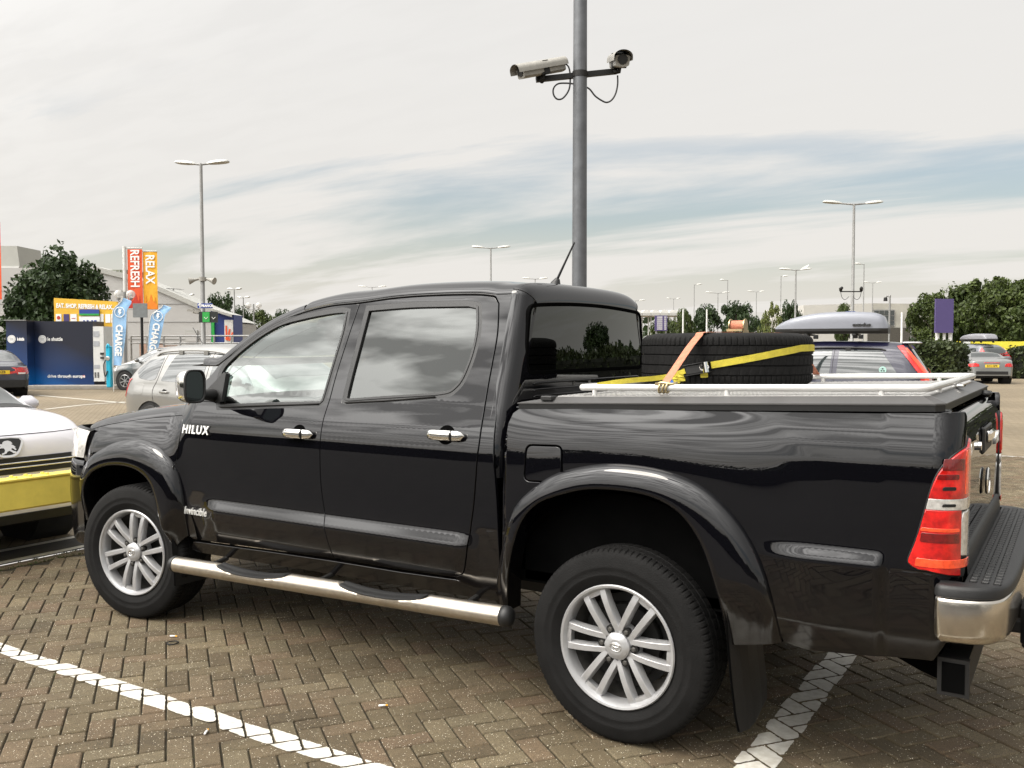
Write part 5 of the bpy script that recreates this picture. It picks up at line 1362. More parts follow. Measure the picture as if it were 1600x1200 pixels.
    def seam(s, pts, sides=(1, -1), w=.004, name='door_seam', top=False):
        P_ = [(x, z) for x, z in cr(pts, 6)]
        for sg in sides:
            q = MB(); q.tube([Vector((x, sg*(s.side_y(x, z)+.0005), z)) for x, z in P_], w, 5); q.build(name, MT['under'], s.root, loc=(0, 0, 0))
    def rails(s, x0, x1, m, h=.05, feet=3, yk=.80):
        for sg in (1, -1):
            pts = []
            for i in range(25):
                t = i/24; x = lerp(x0, x1, t); y = s.upper(x, pi/2*.42)[0]*1.0; z = s.top_z(x, y)+h*min(1, math.sin(pi*t)**.35); pts.append(Vector((x, sg*y, z)))
            q = MB(); q.tube(pts, .015, 8)
            for k in range(1, feet): t = k/feet; p = pts[round(t*24)]; q.box((p.x, p.y, p.z-h/2), (.09, .03, h+.01))
            q.build('roof_rail', m, s.root, smooth=True, ang=.8, loc=(0, 0, 0))
def heading_to(a): return math.radians(a)
MT['p_white'] = paint('lavender white paint', (.62, .61, .65), 0, .35)
MT['p_silver'] = paint('silver car paint', (.235, .232, .22)); MT['p_silver2'] = paint('grey silver car paint', (.21, .214, .21))
MT['p_navy'] = paint('navy car paint', (.006, .006, .022), .1); MT['p_dark'] = paint('dark blue grey paint', (.035, .037, .055), .3)
MT['p_grey'] = paint('pale grey car paint', (.21, .22, .24)); MT['p_black'] = paint('black van paint', (.02, .018, .02), .2)
# ---- white hatchback nose to nose with the truck
pv = Car('parked_car', 'lavender white hatchback with a lion badge, nose up to the yellow barrier', 'car', (-4.93-4.20, .36, 0), 0, 4.20, 1.75,
  [(0, .55), (.03, .9), (.15, 1.05), (.55, 1.40), (1.2, 1.52), (2.0, 1.53), (2.45, 1.50), (2.9, 1.30), (3.25, 1.10), (3.6, 1.06), (3.9, 1.005), (4.07, .95), (4.14, .885), (4.17, .80), (4.185, .66), (4.20, .45)],
  [(0, .5), (.03, .85), (.5, .98), (3.0, 1.0), (3.6, .97), (3.95, .89), (4.12, .75), (4.2, .40)], (.72, 3.32), .31, MT['p_white'], plan=(.5, 1.0)).body().wheels()
pv.T(2.52, 3.20, .56, .68, 'windscreen', MT['cglass'], bow=.04)
pv.T(3.205, 3.33, .70, .72, 'scuttle', MT['black'], bow=.05)
pv.P(rounded([(1.95, 1.02), (2.95, 1.03), (2.45, 1.38), (1.97, 1.43)], .04), 'window', MT['cglass']); pv.P(rounded([(.75, 1.05), (1.88, 1.02), (1.90, 1.43), (1.1, 1.42)], .06), 'window', MT['cglass'])
pv.mirror_(2.75, 1.0, MT['p_white']); pv.handle(2.1, .88, MT['p_white']); pv.seam([(1.92, 1.44), (1.92, .8), (1.95, .3)]); pv.seam([(3.0, 1.0), (2.98, .7), (2.9, .3)])
xf = lambda y, z: pv.rear_x(y, z, True)
q = MB(); q.tube([Vector((xf(y, .925)+.001, y, .925)) for y in [lerp(-.60, .60, i/20) for i in range(21)]], .0035, 5); q.build('bonnet_seam', MT['under'], pv.root, loc=(0, 0, 0))
pv.R([(.60, .93), (.62, .80), (.68, .73), (.82, .77), (.825, .87), (.76, .93)], 'headlamp', MT['clamp'], d=.012, front=True, sides=(1, -1))
gr_ = pv.R([(-.62, .765), (-.66, .71), (-.58, .655), (.58, .655), (.66, .71), (.62, .765)], 'grille', MT['black'], d=.008, front=True)
for zz in (.695, .73): MB().tube([Vector((xf(y, zz)+.016, y, zz)) for y in [lerp(-.58, .58, i/20) for i in range(21)]], .007, 6).build('grille_bar', MT['chrome'], gr_, smooth=True, loc=(0, 0, 0))
pv.R([(-.80, .36), (-.80, .30), (.80, .30), (.80, .36)], 'lower_grille', MT['black'], d=.015, front=True)
def on_nose(y, z, d): return Vector((xf(y, z)+d, y, z))
sh_ = cr([(-.115, .755), (.115, .755), (.10, .69), (.055, .655), (0, .648), (-.055, .655), (-.10, .69)], 3, True)
bz0 = on_nose(0, .84, 0); sl_ = math.atan2(xf(0, .80)-xf(0, .89), .09)
def nose(p, d): z_ = .84+(p[1]-.70)*1.22; return Vector((bz0.x+d-(z_-.84)*math.tan(sl_), p[0], z_))
q = MB(); k = len(sh_); q.add([nose(p, .004) for p in sh_]+[nose(p, .020) for p in sh_], [tuple(range(k, 2*k))]+[(i, (i+1) % k, (i+1) % k+k, i+k) for i in range(k)]); bd = q.build('badge', MT['chrome'], pv.root, smooth=True, ang=.5, loc=(0, 0, 0))
s2 = [(p[0]*.86, .705+(p[1]-.705)*.84+.004) for p in sh_]; q = MB(); q.add([nose(p, .0215) for p in s2], [tuple(range(k))]); q.build('badge_field', MT['ink'], bd, loc=(0, 0, 0))
# rampant lion cut as one flat chromed piece (y grows to the right as seen from in front)
lion = [(-.010, .746), (.012, .748), (.026, .740), (.034, .728), (.024, .724), (.036, .716), (.048, .704), (.040, .700), (.050, .690), (.042, .684), (.034, .694), (.024, .700), (.020, .690), (.030, .682), (.044, .676), (.050, .668), (.026, .667), (.022, .674), (.008, .684), (-.004, .680), (-.012, .670), (-.030, .664), (-.040, .664), (-.036, .672), (-.022, .676), (-.016, .690), (-.020, .702), (-.034, .704), (-.050, .700), (-.052, .708), (-.034, .714), (-.046, .720), (-.060, .722), (-.058, .730), (-.038, .730), (-.024, .728), (-.022, .738)]
q = MB(); k = len(lion); L3 = [(y*1.25, .706+(z-.706)*.92) for y, z in lion]; q.add([nose(p, .022) for p in L3]+[nose(p, .028) for p in L3], [tuple(range(k)), tuple(range(k, 2*k))]+[(i, (i+1) % k, (i+1) % k+k, i+k) for i in range(k)]); q.build('lion_emblem', MT['chrome'], bd, loc=(0, 0, 0))
# wiper
q = MB(); q.tube([Vector((3.235, y, pv.top_z(3.22, y)+.02)) for y in (-.6, -.3, 0)], .009, 6); q.build('wiper', MT['black'], pv.root, loc=(0, 0, 0))
# ---- yellow steel barrier between the two bays
yb = thing('crash_barrier', 'chipped yellow box section steel barrier with bolts in front of the white hatchback', 'barrier', (-4.62, .3, 0))
MT['ybar'] = mat('chipped yellow barrier paint', (.84, .68, .13), .38, var=.12, vscale=5, bump=.15, bscale=25, coat=.3)
q = MB(); q.box((0, -.2, .552), (.10, 2.6, .20), bev=.012); q.build('beam', MT['ybar'], yb, smooth=True, ang=.5, loc=(0, 0, 0))
q = MB(); q.box((.0, -.2, .662), (.12, 2.6, .018), bev=.004); q.build('top_flange', MT['ybar'], yb, smooth=True, ang=.5, loc=(0, 0, 0))
for y in (-1.2, .62):
    MB().box((-.02, y, .21), (.08, .10, .42)).build('post', MT['ybar'], yb, loc=(0, 0, 0))
for dy in (-.08, .02, .14):
    for dx in (-.03, .025): q = MB(); q.cyl((dx, dy, .67), (dx, dy, .684), .013, 6); q.build('bolt', MT['ybar'], yb, loc=(0, 0, 0))
# ---- silver people carrier behind the bonnet (rear towards the left of the picture)
def place(px, py, D, heading, lx, ly):
    """location so that local point (lx, ly) lies D metres down the view in column px"""
    b = Vector(base(px, D)); c, s_ = math.cos(heading), math.sin(heading); return (b.x-(lx*c-ly*s_), b.y-(lx*s_+ly*c), 0)
h = heading_to(1)
mv = Car('parked_car', 'silver people carrier with roof rails and aerial behind the pickup bonnet', 'car', place(193, 0, 14.6, h, 0, -.75), h, 4.45, 1.83,
  [(0, .5), (.02, .85), (.08, 1.02), (.30, 1.30), (.62, 1.52), (1.0, 1.585), (1.8, 1.60), (2.5, 1.55), (3.0, 1.36), (3.5, 1.08), (4.0, .93), (4.35, .78), (4.45, .5)],
  [(0, .45), (.05, .90), (.4, 1.02), (2.0, .985), (3.2, .95), (4.0, .82), (4.45, .42)], (.85, 3.5), .33, MT['p_silver'], tumble=.28).body().wheels()
mv.P(rounded([(.40, 1.17), (.52, 1.06), (.80, 1.03), (.93, 1.05), (.98, 1.40), (.62, 1.34)], .05), 'window', MT['cglass']); mv.P(rounded([(1.05, 1.03), (1.98, 1.00), (1.98, 1.45), (1.22, 1.43)], .03), 'window', MT['cglass']); mv.P(rounded([(2.12, 1.0), (3.05, 1.0), (2.75, 1.28), (2.5, 1.42), (2.12, 1.45)], .03), 'window', MT['cglass'])
mv.T(.16, .55, .60, .56, 'rear_screen', MT['cglass']); mv.T(2.62, 3.35, .60, .70, 'windscreen', MT['cglass'], bow=.05)
mv.P([(.02, .78), (.10, .76), (.16, .90), (.34, 1.05), (.10, 1.03), (.03, .95)], 'tail_lamp', MT['red'], d=.010)
mv.R([(.60, .78), (.82, .78), (.84, 1.0), (.66, 1.0)], 'tail_lamp', MT['red'], d=.012, sides=(1, -1))
mv.handle(1.18, .86, MT['p_silver']); mv.handle(2.2, .86, MT['p_silver']); mv.rails(.75, 2.45, MT['p_silver'], h=.06); mv.mirror_(2.85, 1.0, MT['p_silver'])
mv.seam([(1.02, 1.42), (.97, 1.05), (.90, .85), (1.02, .35)]); mv.seam([(2.05, 1.47), (2.05, .9), (2.08, .3)]); mv.P(rounded([(.45, .80), (.66, .80), (.66, .98), (.45, .98)], .05), 'fuel_flap', MT['p_silver'], sides=(-1,), d=.003)
mv.plate(.72, 'LB58 KXV', MT['plate_y']); q = MB(); q.tube([(1.35, -.3, 1.60), (1.12, -.3, 1.86)], .006, 6); q.build('roof_aerial', MT['ink'], mv.root, loc=(0, 0, 0))
# ---- silver hatchback facing left beyond it
h = heading_to(196)
sv = Car('parked_car', 'silver small car facing left beside the flags, its front wheel in view', 'car', place(196, 0, 32, h, 3.38, .8), h, 4.2, 1.76,
  [(0, .5), (.04, .95), (.3, 1.2), (.8, 1.47), (1.6, 1.56), (2.3, 1.52), (2.9, 1.26), (3.4, 1.03), (3.9, .88), (4.12, .72), (4.2, .45)],
  [(0, .45), (.1, .98), (3.3, .93), (3.9, .78), (4.2, .4)], (.75, 3.38), .33, MT['p_silver2']).body().wheels(7)
sv.P(rounded([(2.0, 1.02), (3.1, 1.0), (2.7, 1.25), (2.02, 1.42)], .03), 'window', MT['cglass']); sv.P(rounded([(.7, 1.05), (1.92, 1.02), (1.92, 1.43), (1.1, 1.40)], .03), 'window', MT['cglass'])
sv.T(2.4, 3.25, .58, .68, 'windscreen', MT['cglass'], bow=.05); sv.mirror_(2.8, 1.0, MT['p_silver2']); sv.seam([(3.1, 1.0), (3.05, .7), (2.95, .3)]); sv.rails(1.0, 2.2, MT['p_silver'], h=.05)
sv.P([(3.75, .68), (4.08, .62), (4.1, .72), (3.85, .84), (3.7, .85)], 'headlamp', MT['clamp'], d=.008); sv.R([(.45, .62), (.78, .62), (.74, .78), (.5, .74)], 'headlamp', MT['clamp'], front=True, sides=(1, -1), d=.01)
# ---- dark saloon at the left edge
h = heading_to(158)
dv = Car('parked_car', 'dark saloon at the left edge with red tail lamps, parked before the blue kiosk', 'car', place(46, 0, 28.0, h, 0, -.86), h, 4.6, 1.78,
  [(0, .45), (.01, .82), (.05, .95), (.5, 1.0), (.85, 1.06), (1.4, 1.36), (2.0, 1.44), (2.7, 1.42), (3.4, 1.06), (3.7, .96), (4.3, .84), (4.55, .7), (4.6, .45)],
  [(0, .4), (.05, .88), (1.0, .96), (3.4, .92), (4.3, .74), (4.6, .4)], (.95, 3.6), .32, MT['p_dark']).body().wheels()
dv.R([(.50, .70), (.84, .70), (.86, .90), (.52, .90)], 'tail_lamp', MT['red'], d=.014, sides=(1, -1)); dv.P([(.0, .70), (.22, .72), (.26, .89), (.03, .90)], 'tail_lamp', MT['red'], d=.012); dv.R([(.54, .705), (.83, .705), (.84, .745), (.54, .745)], 'lamp_strip', MT['clamp'], d=.018, sides=(1, -1))
dv.plate(.765, 'LJ57 DZB', MT['plate_y'], w=.62); dv.T(.92, 1.42, .60, .52, 'rear_screen', MT['cglass']); dv.P(rounded([(1.25, 1.0), (3.2, .98), (2.75, 1.26), (1.7, 1.30)], .05), 'window', MT['cglass']); dv.T(2.8, 3.4, .55, .65, 'windscreen', MT['cglass'], bow=.04)
dv.R([(-.86, .30), (-.86, .52), (.86, .52), (.86, .30)], 'bumper', MT['black'], d=.03)
# ---- van with yellow plate beyond it
h = heading_to(152)
vv_ = Car('parked_van', 'dark tall-backed van mostly hidden at the left edge beside the blue kiosk', 'van', place(27, 0, 36, h, 0, -.9), h, 4.5, 1.85,
  [(0, .45), (.01, 1.0), (.06, 1.6), (.2, 1.72), (1.0, 1.80), (2.6, 1.76), (3.3, 1.30), (3.6, 1.08), (4.2, .95), (4.5, .6)], [(0, .42), (.03, 1.0), (3.4, 1.0), (4.2, .82), (4.5, .45)], (.85, 3.6), .33, MT['p_black']).body().wheels()
vv_.R([(-.62, 1.10), (-.66, 1.58), (.66, 1.58), (.62, 1.10)], 'rear_screen', MT['cglass'], d=.006); vv_.plate(.80, 'MO11 OXD', MT['plate_y']); vv_.rails(.5, 2.6, MT['rail'], h=.07)
vv_.R([(.70, .9), (.84, .9), (.84, 1.4), (.76, 1.4)], 'tail_lamp', MT['red'], d=.012, sides=(1, -1))
# ---- navy estate with roof box
h = heading_to(186)
ev = Car('parked_car', 'navy estate car with tall red tail lamps under the large grey roof box', 'car', place(1462, 0, 15.6, h, 0, .86), h, 4.75, 1.86,
  [(0, .5), (.02, .82), (.09, 1.03), (.30, 1.40), (.46, 1.60), (.75, 1.645), (1.8, 1.66), (2.6, 1.60), (3.3, 1.14), (3.6, 1.04), (4.3, .92), (4.65, .78), (4.75, .5)],
  [(0, .42), (.09, .96), (.4, 1.05), (2.5, .995), (3.4, .96), (4.3, .84), (4.75, .45)], (.95, 3.75), .35, MT['p_navy'], tumble=.24, e1=.24).body().wheels()
ev.P(rounded([(.60, 1.08), (1.62, 1.05), (1.58, 1.50), (.88, 1.49)], .04), 'window', MT['gvol'] if 'gvol' in MT else MT['cglass']); ev.P(rounded([(1.74, 1.05), (2.28, 1.04), (2.28, 1.50), (1.70, 1.50)], .02), 'window', MT['cglass']); ev.P(rounded([(2.36, 1.04), (3.35, 1.02), (2.85, 1.38), (2.5, 1.50), (2.36, 1.5)], .03), 'window', MT['cglass'])
ev.P([(.05, .86), (.20, .86), (.24, 1.05), (.42, 1.30), (.62, 1.56), (.53, 1.57), (.34, 1.36), (.18, 1.14), (.08, 1.02)], 'tail_lamp', MT['red'], d=.014, step=.04); ev.P([(.09, .90), (.15, .90), (.18, 1.08), (.36, 1.32), (.50, 1.52), (.46, 1.52), (.30, 1.32), (.13, 1.10)], 'lamp_insert', MT['redhi'], d=.020, step=.03)
ev.T(.13, .44, .72, .60, 'rear_screen', MT['cglass'], d=.010); ev.T(2.7, 3.4, .62, .72, 'windscreen', MT['cglass'], bow=.05); ev.rails(.8, 2.7, MT['ink'], h=.045)
ev.seam([(1.66, 1.52), (1.68, 1.0), (1.45, .75), (1.42, .4)]); ev.seam([(2.32, 1.5), (2.33, .9), (2.36, .3)]); ev.handle(2.45, .92, MT['p_navy'], False); ev.mirror_(3.1, 1.04, MT['p_navy']); ev.plate(.74, 'WX56 RHN', MT['plate_y'])
q = MB(); q.box((.40, 0, 1.625), (.30, 1.16, .035), bev=.015); q.build('roof_spoiler', mat('pale silver spoiler', (.45, .44, .46), .35, .4, coat=.6, var=.05), ev.root, smooth=True, ang=.7, loc=(0, 0, 0))
for sg in (1, -1):
    y = ev.side_y(.82, 1.12)+.008
    q = MB(); q.lathe([(0, 0), (.062, 0)], 24, TM((.84, sg*y, 1.145))); st = q.build('window_sticker', mat('pale green sticker', (.32, .50, .46), .5, var=.05), ev.root, loc=(0, 0, 0))
    q = MB()
    for a in (pi/2, pi/2+2.1, pi/2-2.1): c = Vector((.84+.024*math.cos(a), sg*(y+.003), 1.143+.024*math.sin(a))); q.lathe([(0, 0), (.014, 0)], 12, TM(c))
    q.build('sticker_mark', MT['ink'], st, loc=(0, 0, 0))
# roof box
def roofbox(name, label, car, x0, L, Wb, H, z0, m, yoff=0, txt=None, rev=False):
    b = thing(name, label, 'roof box', tuple(car.root.location), car.root.rotation_euler.z)
    rows = []
    for i in range(27):
        t = i/26; x = x0+L*t
        # t = 0 is the tail; nose at t = 1
        h_ = H*sinterp([(0, .10), (.02, .55), (.06, .80), (.14, .94), (.35, 1.0), (.55, .97), (.8, .72), (.95, .36), (1, .12)], t); w_ = Wb/2*sinterp([(0, .82), (.06, .96), (.4, 1), (.8, .9), (.97, .62), (1, .5)], t); row = []
        for j in range(21):
            a = pi*j/20; row.append(Vector((x, yoff+w_*math.copysign(abs(math.cos(a))**.28, math.cos(a)), z0+.035+h_*max(0, math.sin(a))**.55)))
        rows.append(row)
    q = MB(); q.grid(rows); q.add([tuple(p) for p in rows[0]], [tuple(range(21))]); q.add([tuple(p) for p in rows[-1]], [tuple(range(21))]); lidb_ = q.build('lid_shell', m, b, smooth=True, ang=.8, loc=(0, 0, 0))
    rows = [[Vector((x0+L*i/26, yoff+k*Wb/2*sinterp([(0, .82), (.06, .96), (.4, 1), (.8, .9), (.97, .62), (1, .5)], i/26), z)) for k, z in ((-1.0, z0+.035), (-.99, z0-.01), (-.90, z0-.055), (.90, z0-.055), (.99, z0-.01), (1.0, z0+.035))] for i in range(27)]
    q = MB(); q.grid(rows); q.add([tuple(p) for p in rows[0]], [tuple(range(6))]); q.add([tuple(p) for p in rows[-1]], [tuple(range(6))]); q.build('base_tray', MT['ink'], b, smooth=True, ang=.5, loc=(0, 0, 0))
    q = MB()
    for i in range(2):
        xx = x0+L*(.28+.42*i); q.box((xx, yoff, z0-.075), (.06, 1.15, .03)); 
        for sg in (-1, 1): q.box((xx, sg*.55, z0-.105), (.09, .05, .08))
    q.build('cross_bar', MT['ink'], b, loc=(0, 0, 0))
    if txt:
        for sg in (1, -1):
            Mx = Matrix.Translation((x0+L*.22, yoff+sg*(Wb/2+.004), z0+.10)) @ Euler((pi/2, 0, pi if sg > 0 else 0)).to_matrix().to_4x4()
            text('box_lettering', txt, .085, MT['ink'], lidb_, Mx, .012, .003, sx=1.25).location = (0, 0, 0)
    return b
MT['boxgrey'] = mat('pale grey roof box', (.185, .195, .225), .45, .1, coat=.3, var=.04, vscale=2)
roofbox('roof_box', 'large pale grey roof box lettered exodus on top of the navy estate', ev, .78, 1.98, .80, .31, 1.85, MT['boxgrey'], yoff=.30, txt='exodus')
# ---- silver two-seater, seen from behind, and pale people carrier with a box
h = heading_to(90+20)
tv = Car('parked_car', 'silver two-door roadster seen from behind on the open paving at right', 'car', place(1551, 0, 37, h, 0, 0), h, 4.1, 1.80,
  [(0, .5), (.01, .86), (.05, .98), (.5, 1.06), (.8, 1.09), (1.25, 1.28), (1.7, 1.32), (2.1, 1.24), (2.6, 1.0), (3.4, .9), (3.9, .72), (4.1, .45)], [(0, .45), (.05, .90), (.9, .98), (2.4, .94), (3.4, .82), (4.1, .4)], (.8, 3.25), .33, MT['p_silver2'], e1=.4).body().wheels(5)
tv.R([(.48, .72), (.84, .70), (.84, .82), (.62, .86), (.5, .82)], 'tail_lamp', MT['red'], d=.014, sides=(1, -1)); tv.T(.85, 1.25, .58, .50, 'rear_screen', MT['cglass']); tv.plate(.74, 'EX12 BPK', MT['plate_y']); tv.R([(-.6, .40), (-.6, .52), (.6, .52), (.6, .40)], 'diffuser', MT['black'], d=.02); tv.mirror_(2.3, .98, MT['p_silver2'])
tv.P(rounded([(1.3, 1.0), (2.35, .99), (1.9, 1.18), (1.4, 1.2)], .03), 'window', MT['cglass']); tv.R([(-.3, .865), (-.3, .885), (.3, .885), (.3, .865)], 'brake_lamp', MT['red'], d=.014)
h = heading_to(90+46)
gv = Car('parked_car', 'pale grey people carrier with a roof box, standing behind the silver roadster', 'car', place(1582, 0, 43, h, .1, -.8), h, 4.5, 1.84,
  [(0, .5), (.02, .9), (.1, 1.1), (.35, 1.45), (.7, 1.62), (1.8, 1.68), (2.5, 1.60), (3.2, 1.22), (3.7, 1.0), (4.2, .85), (4.5, .5)], [(0, .45), (.1, 1.0), (3.3, .98), (4.1, .8), (4.5, .4)], (.85, 3.55), .33, MT['p_grey'], e1=.26).body().wheels()
gv.P(rounded([(.5, 1.12), (1.3, 1.08), (1.3, 1.48), (.75, 1.45)], .05), 'window', MT['cglass']); gv.P(rounded([(1.38, 1.08), (2.2, 1.06), (2.2, 1.50), (1.38, 1.5)], .03), 'window', MT['cglass']); gv.P(rounded([(2.3, 1.06), (3.3, 1.04), (2.8, 1.32), (2.3, 1.48)], .03), 'window', MT['cglass'])
gv.T(.14, .45, .65, .58, 'rear_screen', MT['cglass']); gv.P([(.02, .95), (.16, .95), (.42, 1.25), (.5, 1.5), (.4, 1.42), (.1, 1.15)], 'tail_lamp', MT['red'], d=.012); gv.mirror_(3.0, 1.05, MT['white']); gv.T(2.6, 3.3, .58, .68, 'windscreen', MT['cglass'])
roofbox('roof_box', 'small dark grey roof box on top of the pale people carrier at right', gv, .5, 1.9, .8, .26, 1.86, mat('mid grey roof box', (.22, .22, .24), .4, .1, var=.05))
# ---------------------------------------------------------------- surroundings
MT['steel'] = mat('galvanised steel column', (.115, .12, .128), .5, .45, var=.18, vscale=9, bump=.08, bscale=40)
MT['lampsteel'] = mat('weathered lamp column', (.24, .24, .235), .6, .3, var=.15, vscale=2)
MT['lamphead'] = mat('lamp head shell', (.42, .42, .40), .5, .2, var=.1)
MT['cam'] = mat('pale camera housing', (.27, .26, .235), .5, .1, var=.12, vscale=15)
MT['postwhite'] = mat('white painted post', (.58, .58, .56), .5, var=.05)
MT['bark'] = mat('tree bark', (.075, .06, .045), .9, var=.3, vscale=4, bump=.5, bscale=20)
def leafmat(n, c, c2):
    m = mat(n, c, .55, var=.3, vscale=.6, col2=c2, island=.45, spec=.3); b = m.node_tree.nodes['Principled BSDF']; b.inputs['Subsurface Weight'].default_value = 0
    nt = m.node_tree; tr = nt.nodes.new('ShaderNodeBsdfTranslucent'); mx = nt.nodes.new('ShaderNodeMixShader'); mx.inputs[0].default_value = .22
    out = nt.nodes['Material Output']; src = b.inputs['Base Color'].links[0].from_socket; nt.links.new(src, tr.inputs[0]); nt.links.new(b.outputs[0], mx.inputs[1]); nt.links.new(tr.outputs[0], mx.inputs[2]); nt.links.new(mx.outputs[0], out.inputs['Surface']); return m
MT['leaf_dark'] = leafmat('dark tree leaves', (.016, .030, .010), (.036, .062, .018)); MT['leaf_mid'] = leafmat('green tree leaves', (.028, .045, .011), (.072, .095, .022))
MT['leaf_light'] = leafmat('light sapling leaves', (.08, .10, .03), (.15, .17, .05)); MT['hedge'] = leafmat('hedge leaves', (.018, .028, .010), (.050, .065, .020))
def leaf_cloud(rx, ry, rz, zc, n, size, seed, clumps=60, flat=0, droop=.0, core=.55):
    R = random.Random(seed); q = MB(); cs = []
    for i in range(clumps):
        a = R.uniform(0, 2*pi); u = R.uniform(-1, 1); rr = R.uniform(core, 1.0)**.6; s = math.sqrt(1-u*u)
        k = 1+.18*math.sin(a*3+seed)+.12*math.sin(a*5+seed*2+u*4)
        cs.append((Vector((rx*s*math.cos(a)*rr*k, ry*s*math.sin(a)*rr*k, zc+rz*u*rr*(1 if u > 0 else .8))), R.uniform(.16, .34)*(rx+rz)/2*(.8 if R.random() < .7 else 1.3)))
    vs = []; fs = []
    for i in range(n):
        c, cr_ = cs[R.randrange(clumps)]; d = Vector((R.gauss(0, 1), R.gauss(0, 1), R.gauss(0, .75))); d.normalize(); p = c+d*cr_*R.uniform(.35, 1)**.5
        nrm = (d*.7+Vector((R.gauss(0, 1), R.gauss(0, 1), R.gauss(0, 1)+.4))*.6).normalized(); t = nrm.orthogonal().normalized(); t = Matrix.Rotation(R.uniform(0, 2*pi), 3, nrm) @ t; b = nrm.cross(t); s = size*R.uniform(.6, 1.35)
        k = len(vs); vs += [p+t*s, p+b*s*.55, p-t*s, p-b*s*.55+nrm*s*.15]; fs.append((k, k+1, k+2, k+3))
    me = bpy.data.meshes.new('crown'); me.from_pydata([tuple(v) for v in vs], [], fs); return me, cs
def tree_proto(h, r, seed, m, n=5200, size=.16, trunk=.25, clump=60, zc=None, rz=None, tr=.16):
    zc = zc or h*(.5+trunk*.5); rz = rz or (h-zc)
    me, cs = leaf_cloud(r, r, rz, zc, n, size, seed, clump); me.materials.append(m)
    q = MB(); R = random.Random(seed+7)
    q.tube([(0, 0, -.1), (.03*r, 0, h*trunk), (.0, .05*r, zc), (0, 0, h*.85)], [tr, tr*.75, tr*.45, tr*.15], 8)
    for c, cr_ in cs[:16]: s = Vector((0, 0, lerp(h*trunk*.8, zc, R.random()))); q.tube([s, s.lerp(c, .5)+Vector((0, 0, .1*h*R.random())), c], [tr*.4, tr*.22, tr*.06], 5)
    tm_ = q.mesh('trunk'); tm_.shade_smooth(); tm_.materials.append(MT['bark']); return me, tm_
def tree(proto, loc, label, rz=0, sc_=(1, 1, 1), group=None, name='broadleaf_tree'):
    t = thing(name, label, 'tree', loc, rz, group); t.scale = sc_
    link('crown', proto[0], None, t, loc=(0, 0, 0)); link('trunk', proto[1], None, t, loc=(0, 0, 0)); return t
# ---- tall camera column right behind the truck
PD = 9.8; pb_ = Vector(base(905, PD)); pb_.z = 0
k = PD/FPX
cc_ = thing('camera_column', 'tall grey steel column carrying two security cameras, rising behind the pickup cab', 'camera column', pb_)
rad = 10.6*k
q = MB(); q.tube([(0, 0, 0), (0, 0, 1.2), (0, 0, 9.5)], [rad*1.12, rad*1.12, rad*.86], 28); q.build('column', MT['steel'], cc_, smooth=True, ang=.8, loc=(0, 0, 0))
q = MB(); q.tube([(0, 0, 0), (0, 0, .03)], [.2, .2], 20); q.build('base_flange', MT['steel'], cc_, loc=(0, 0, 0))
def onpic(px, py, D, dz=0): return atD(px, py, D)-pb_
q = MB(); A_ = onpic(845, 128, PD-.06); B_ = onpic(970, 115, PD+.05); dd = (B_-A_).normalized()
up_ = Vector((0, 0, 1)); Mr = Matrix((dd, up_.cross(dd).normalized(), dd.cross(up_.cross(dd).normalized()))).transposed()
q.box((A_+B_)/2+(dd.cross(up_))*-.0+Vector((0, -.10, 0)), ((B_-A_).length, .05, .055), M=Mr); q.build('camera_bracket', MT['steeldark'], cc_, loc=(0, 0, 0))
q = MB(); q.tube([(0, 0, A_.lerp(B_, .5).z-.03), (0, 0, A_.lerp(B_, .5).z+.03)], [rad*1.12]*2, 24); q.build('clamp_band', MT['steeldark'], cc_, loc=(0, 0, 0))
q = MB(); st_ = onpic(909, 408, PD); q.box((-.0+rad*.2, -rad*.93, st_.z), (.06, .004, .08), rz=.2); q.build('column_sticker', mat('worn pale sticker', (.5, .5, .5), .7, var=.4, vscale=60), cc_, loc=(0, 0, 0))
def ccam(name_, label, p0, p1, p2, sc_=1.0, end_dark=True):
    """housing from lens end p0 to tail p1, foot at p2"""
    c = thing(name_, label, 'security camera', pb_); p0, p1 = Vector(p0), Vector(p1); t = (p1-p0).normalized(); s_ = t.cross(up_).normalized(); u = s_.cross(t)
    q = MB(); q.grid([[p0.lerp(p1, f)+s_*x*sc_+u*z*sc_ for x, z in cr([(-.045, -.055), (.045, -.055), (.058, -.02), (.055, .03), (-.055, .03), (-.058, -.02)], 3, True)] for f in (.08, .95)], closed=True)
    n_ = len(q.v)//2; q.f.append(tuple(range(n_))[::-1]); q.f.append(tuple(range(n_, 2*n_))); q.build('housing', MT['cam'], c, smooth=True, ang=.6, loc=(0, 0, 0))
    q = MB(); arc = [(.078*math.cos(a), .02+.055*math.sin(a)) for a in [pi*i/12 for i in range(13)]]; arc = [(.078, -.01)]+arc+[(-.078, -.01)]; arc2 = [(x*.95, z*.93) for x, z in arc][::-1]
    ring = arc+arc2; q.grid([[p0.lerp(p1, f)+s_*x*sc_+u*z*sc_ for x, z in ring] for f in (-.03, 1.0)], closed=True); q.build('sunshield', MT['cam'], c, smooth=True, ang=.5, loc=(0, 0, 0))
    q = MB(); cF = p0.lerp(p1, .075); q.tube([cF-t*.004, cF+t*.004], [.042*sc_]*2, 16); q.build('lens_window', MT['ink'], c, loc=(0, 0, 0))
    m_ = p0.lerp(p1, .52)-u*.05*sc_; q = MB(); q.box(m_-u*.0, (.09, .13, .025), M=Matrix((t, s_, u)).transposed()); q.box(p0.lerp(p1, .55), (.07, .125*sc_, .12*sc_), M=Matrix((t, s_, u)).transposed()); q.tube([m_, Vector((m_.x, m_.y, m_.z-.05)), p2], [.03, .025, .03], 10); q.build('pan_bracket', MT['steeldark'], c, smooth=True, ang=.6, loc=(0, 0, 0)); return c
f_ = Vector((0, -.10, 0))
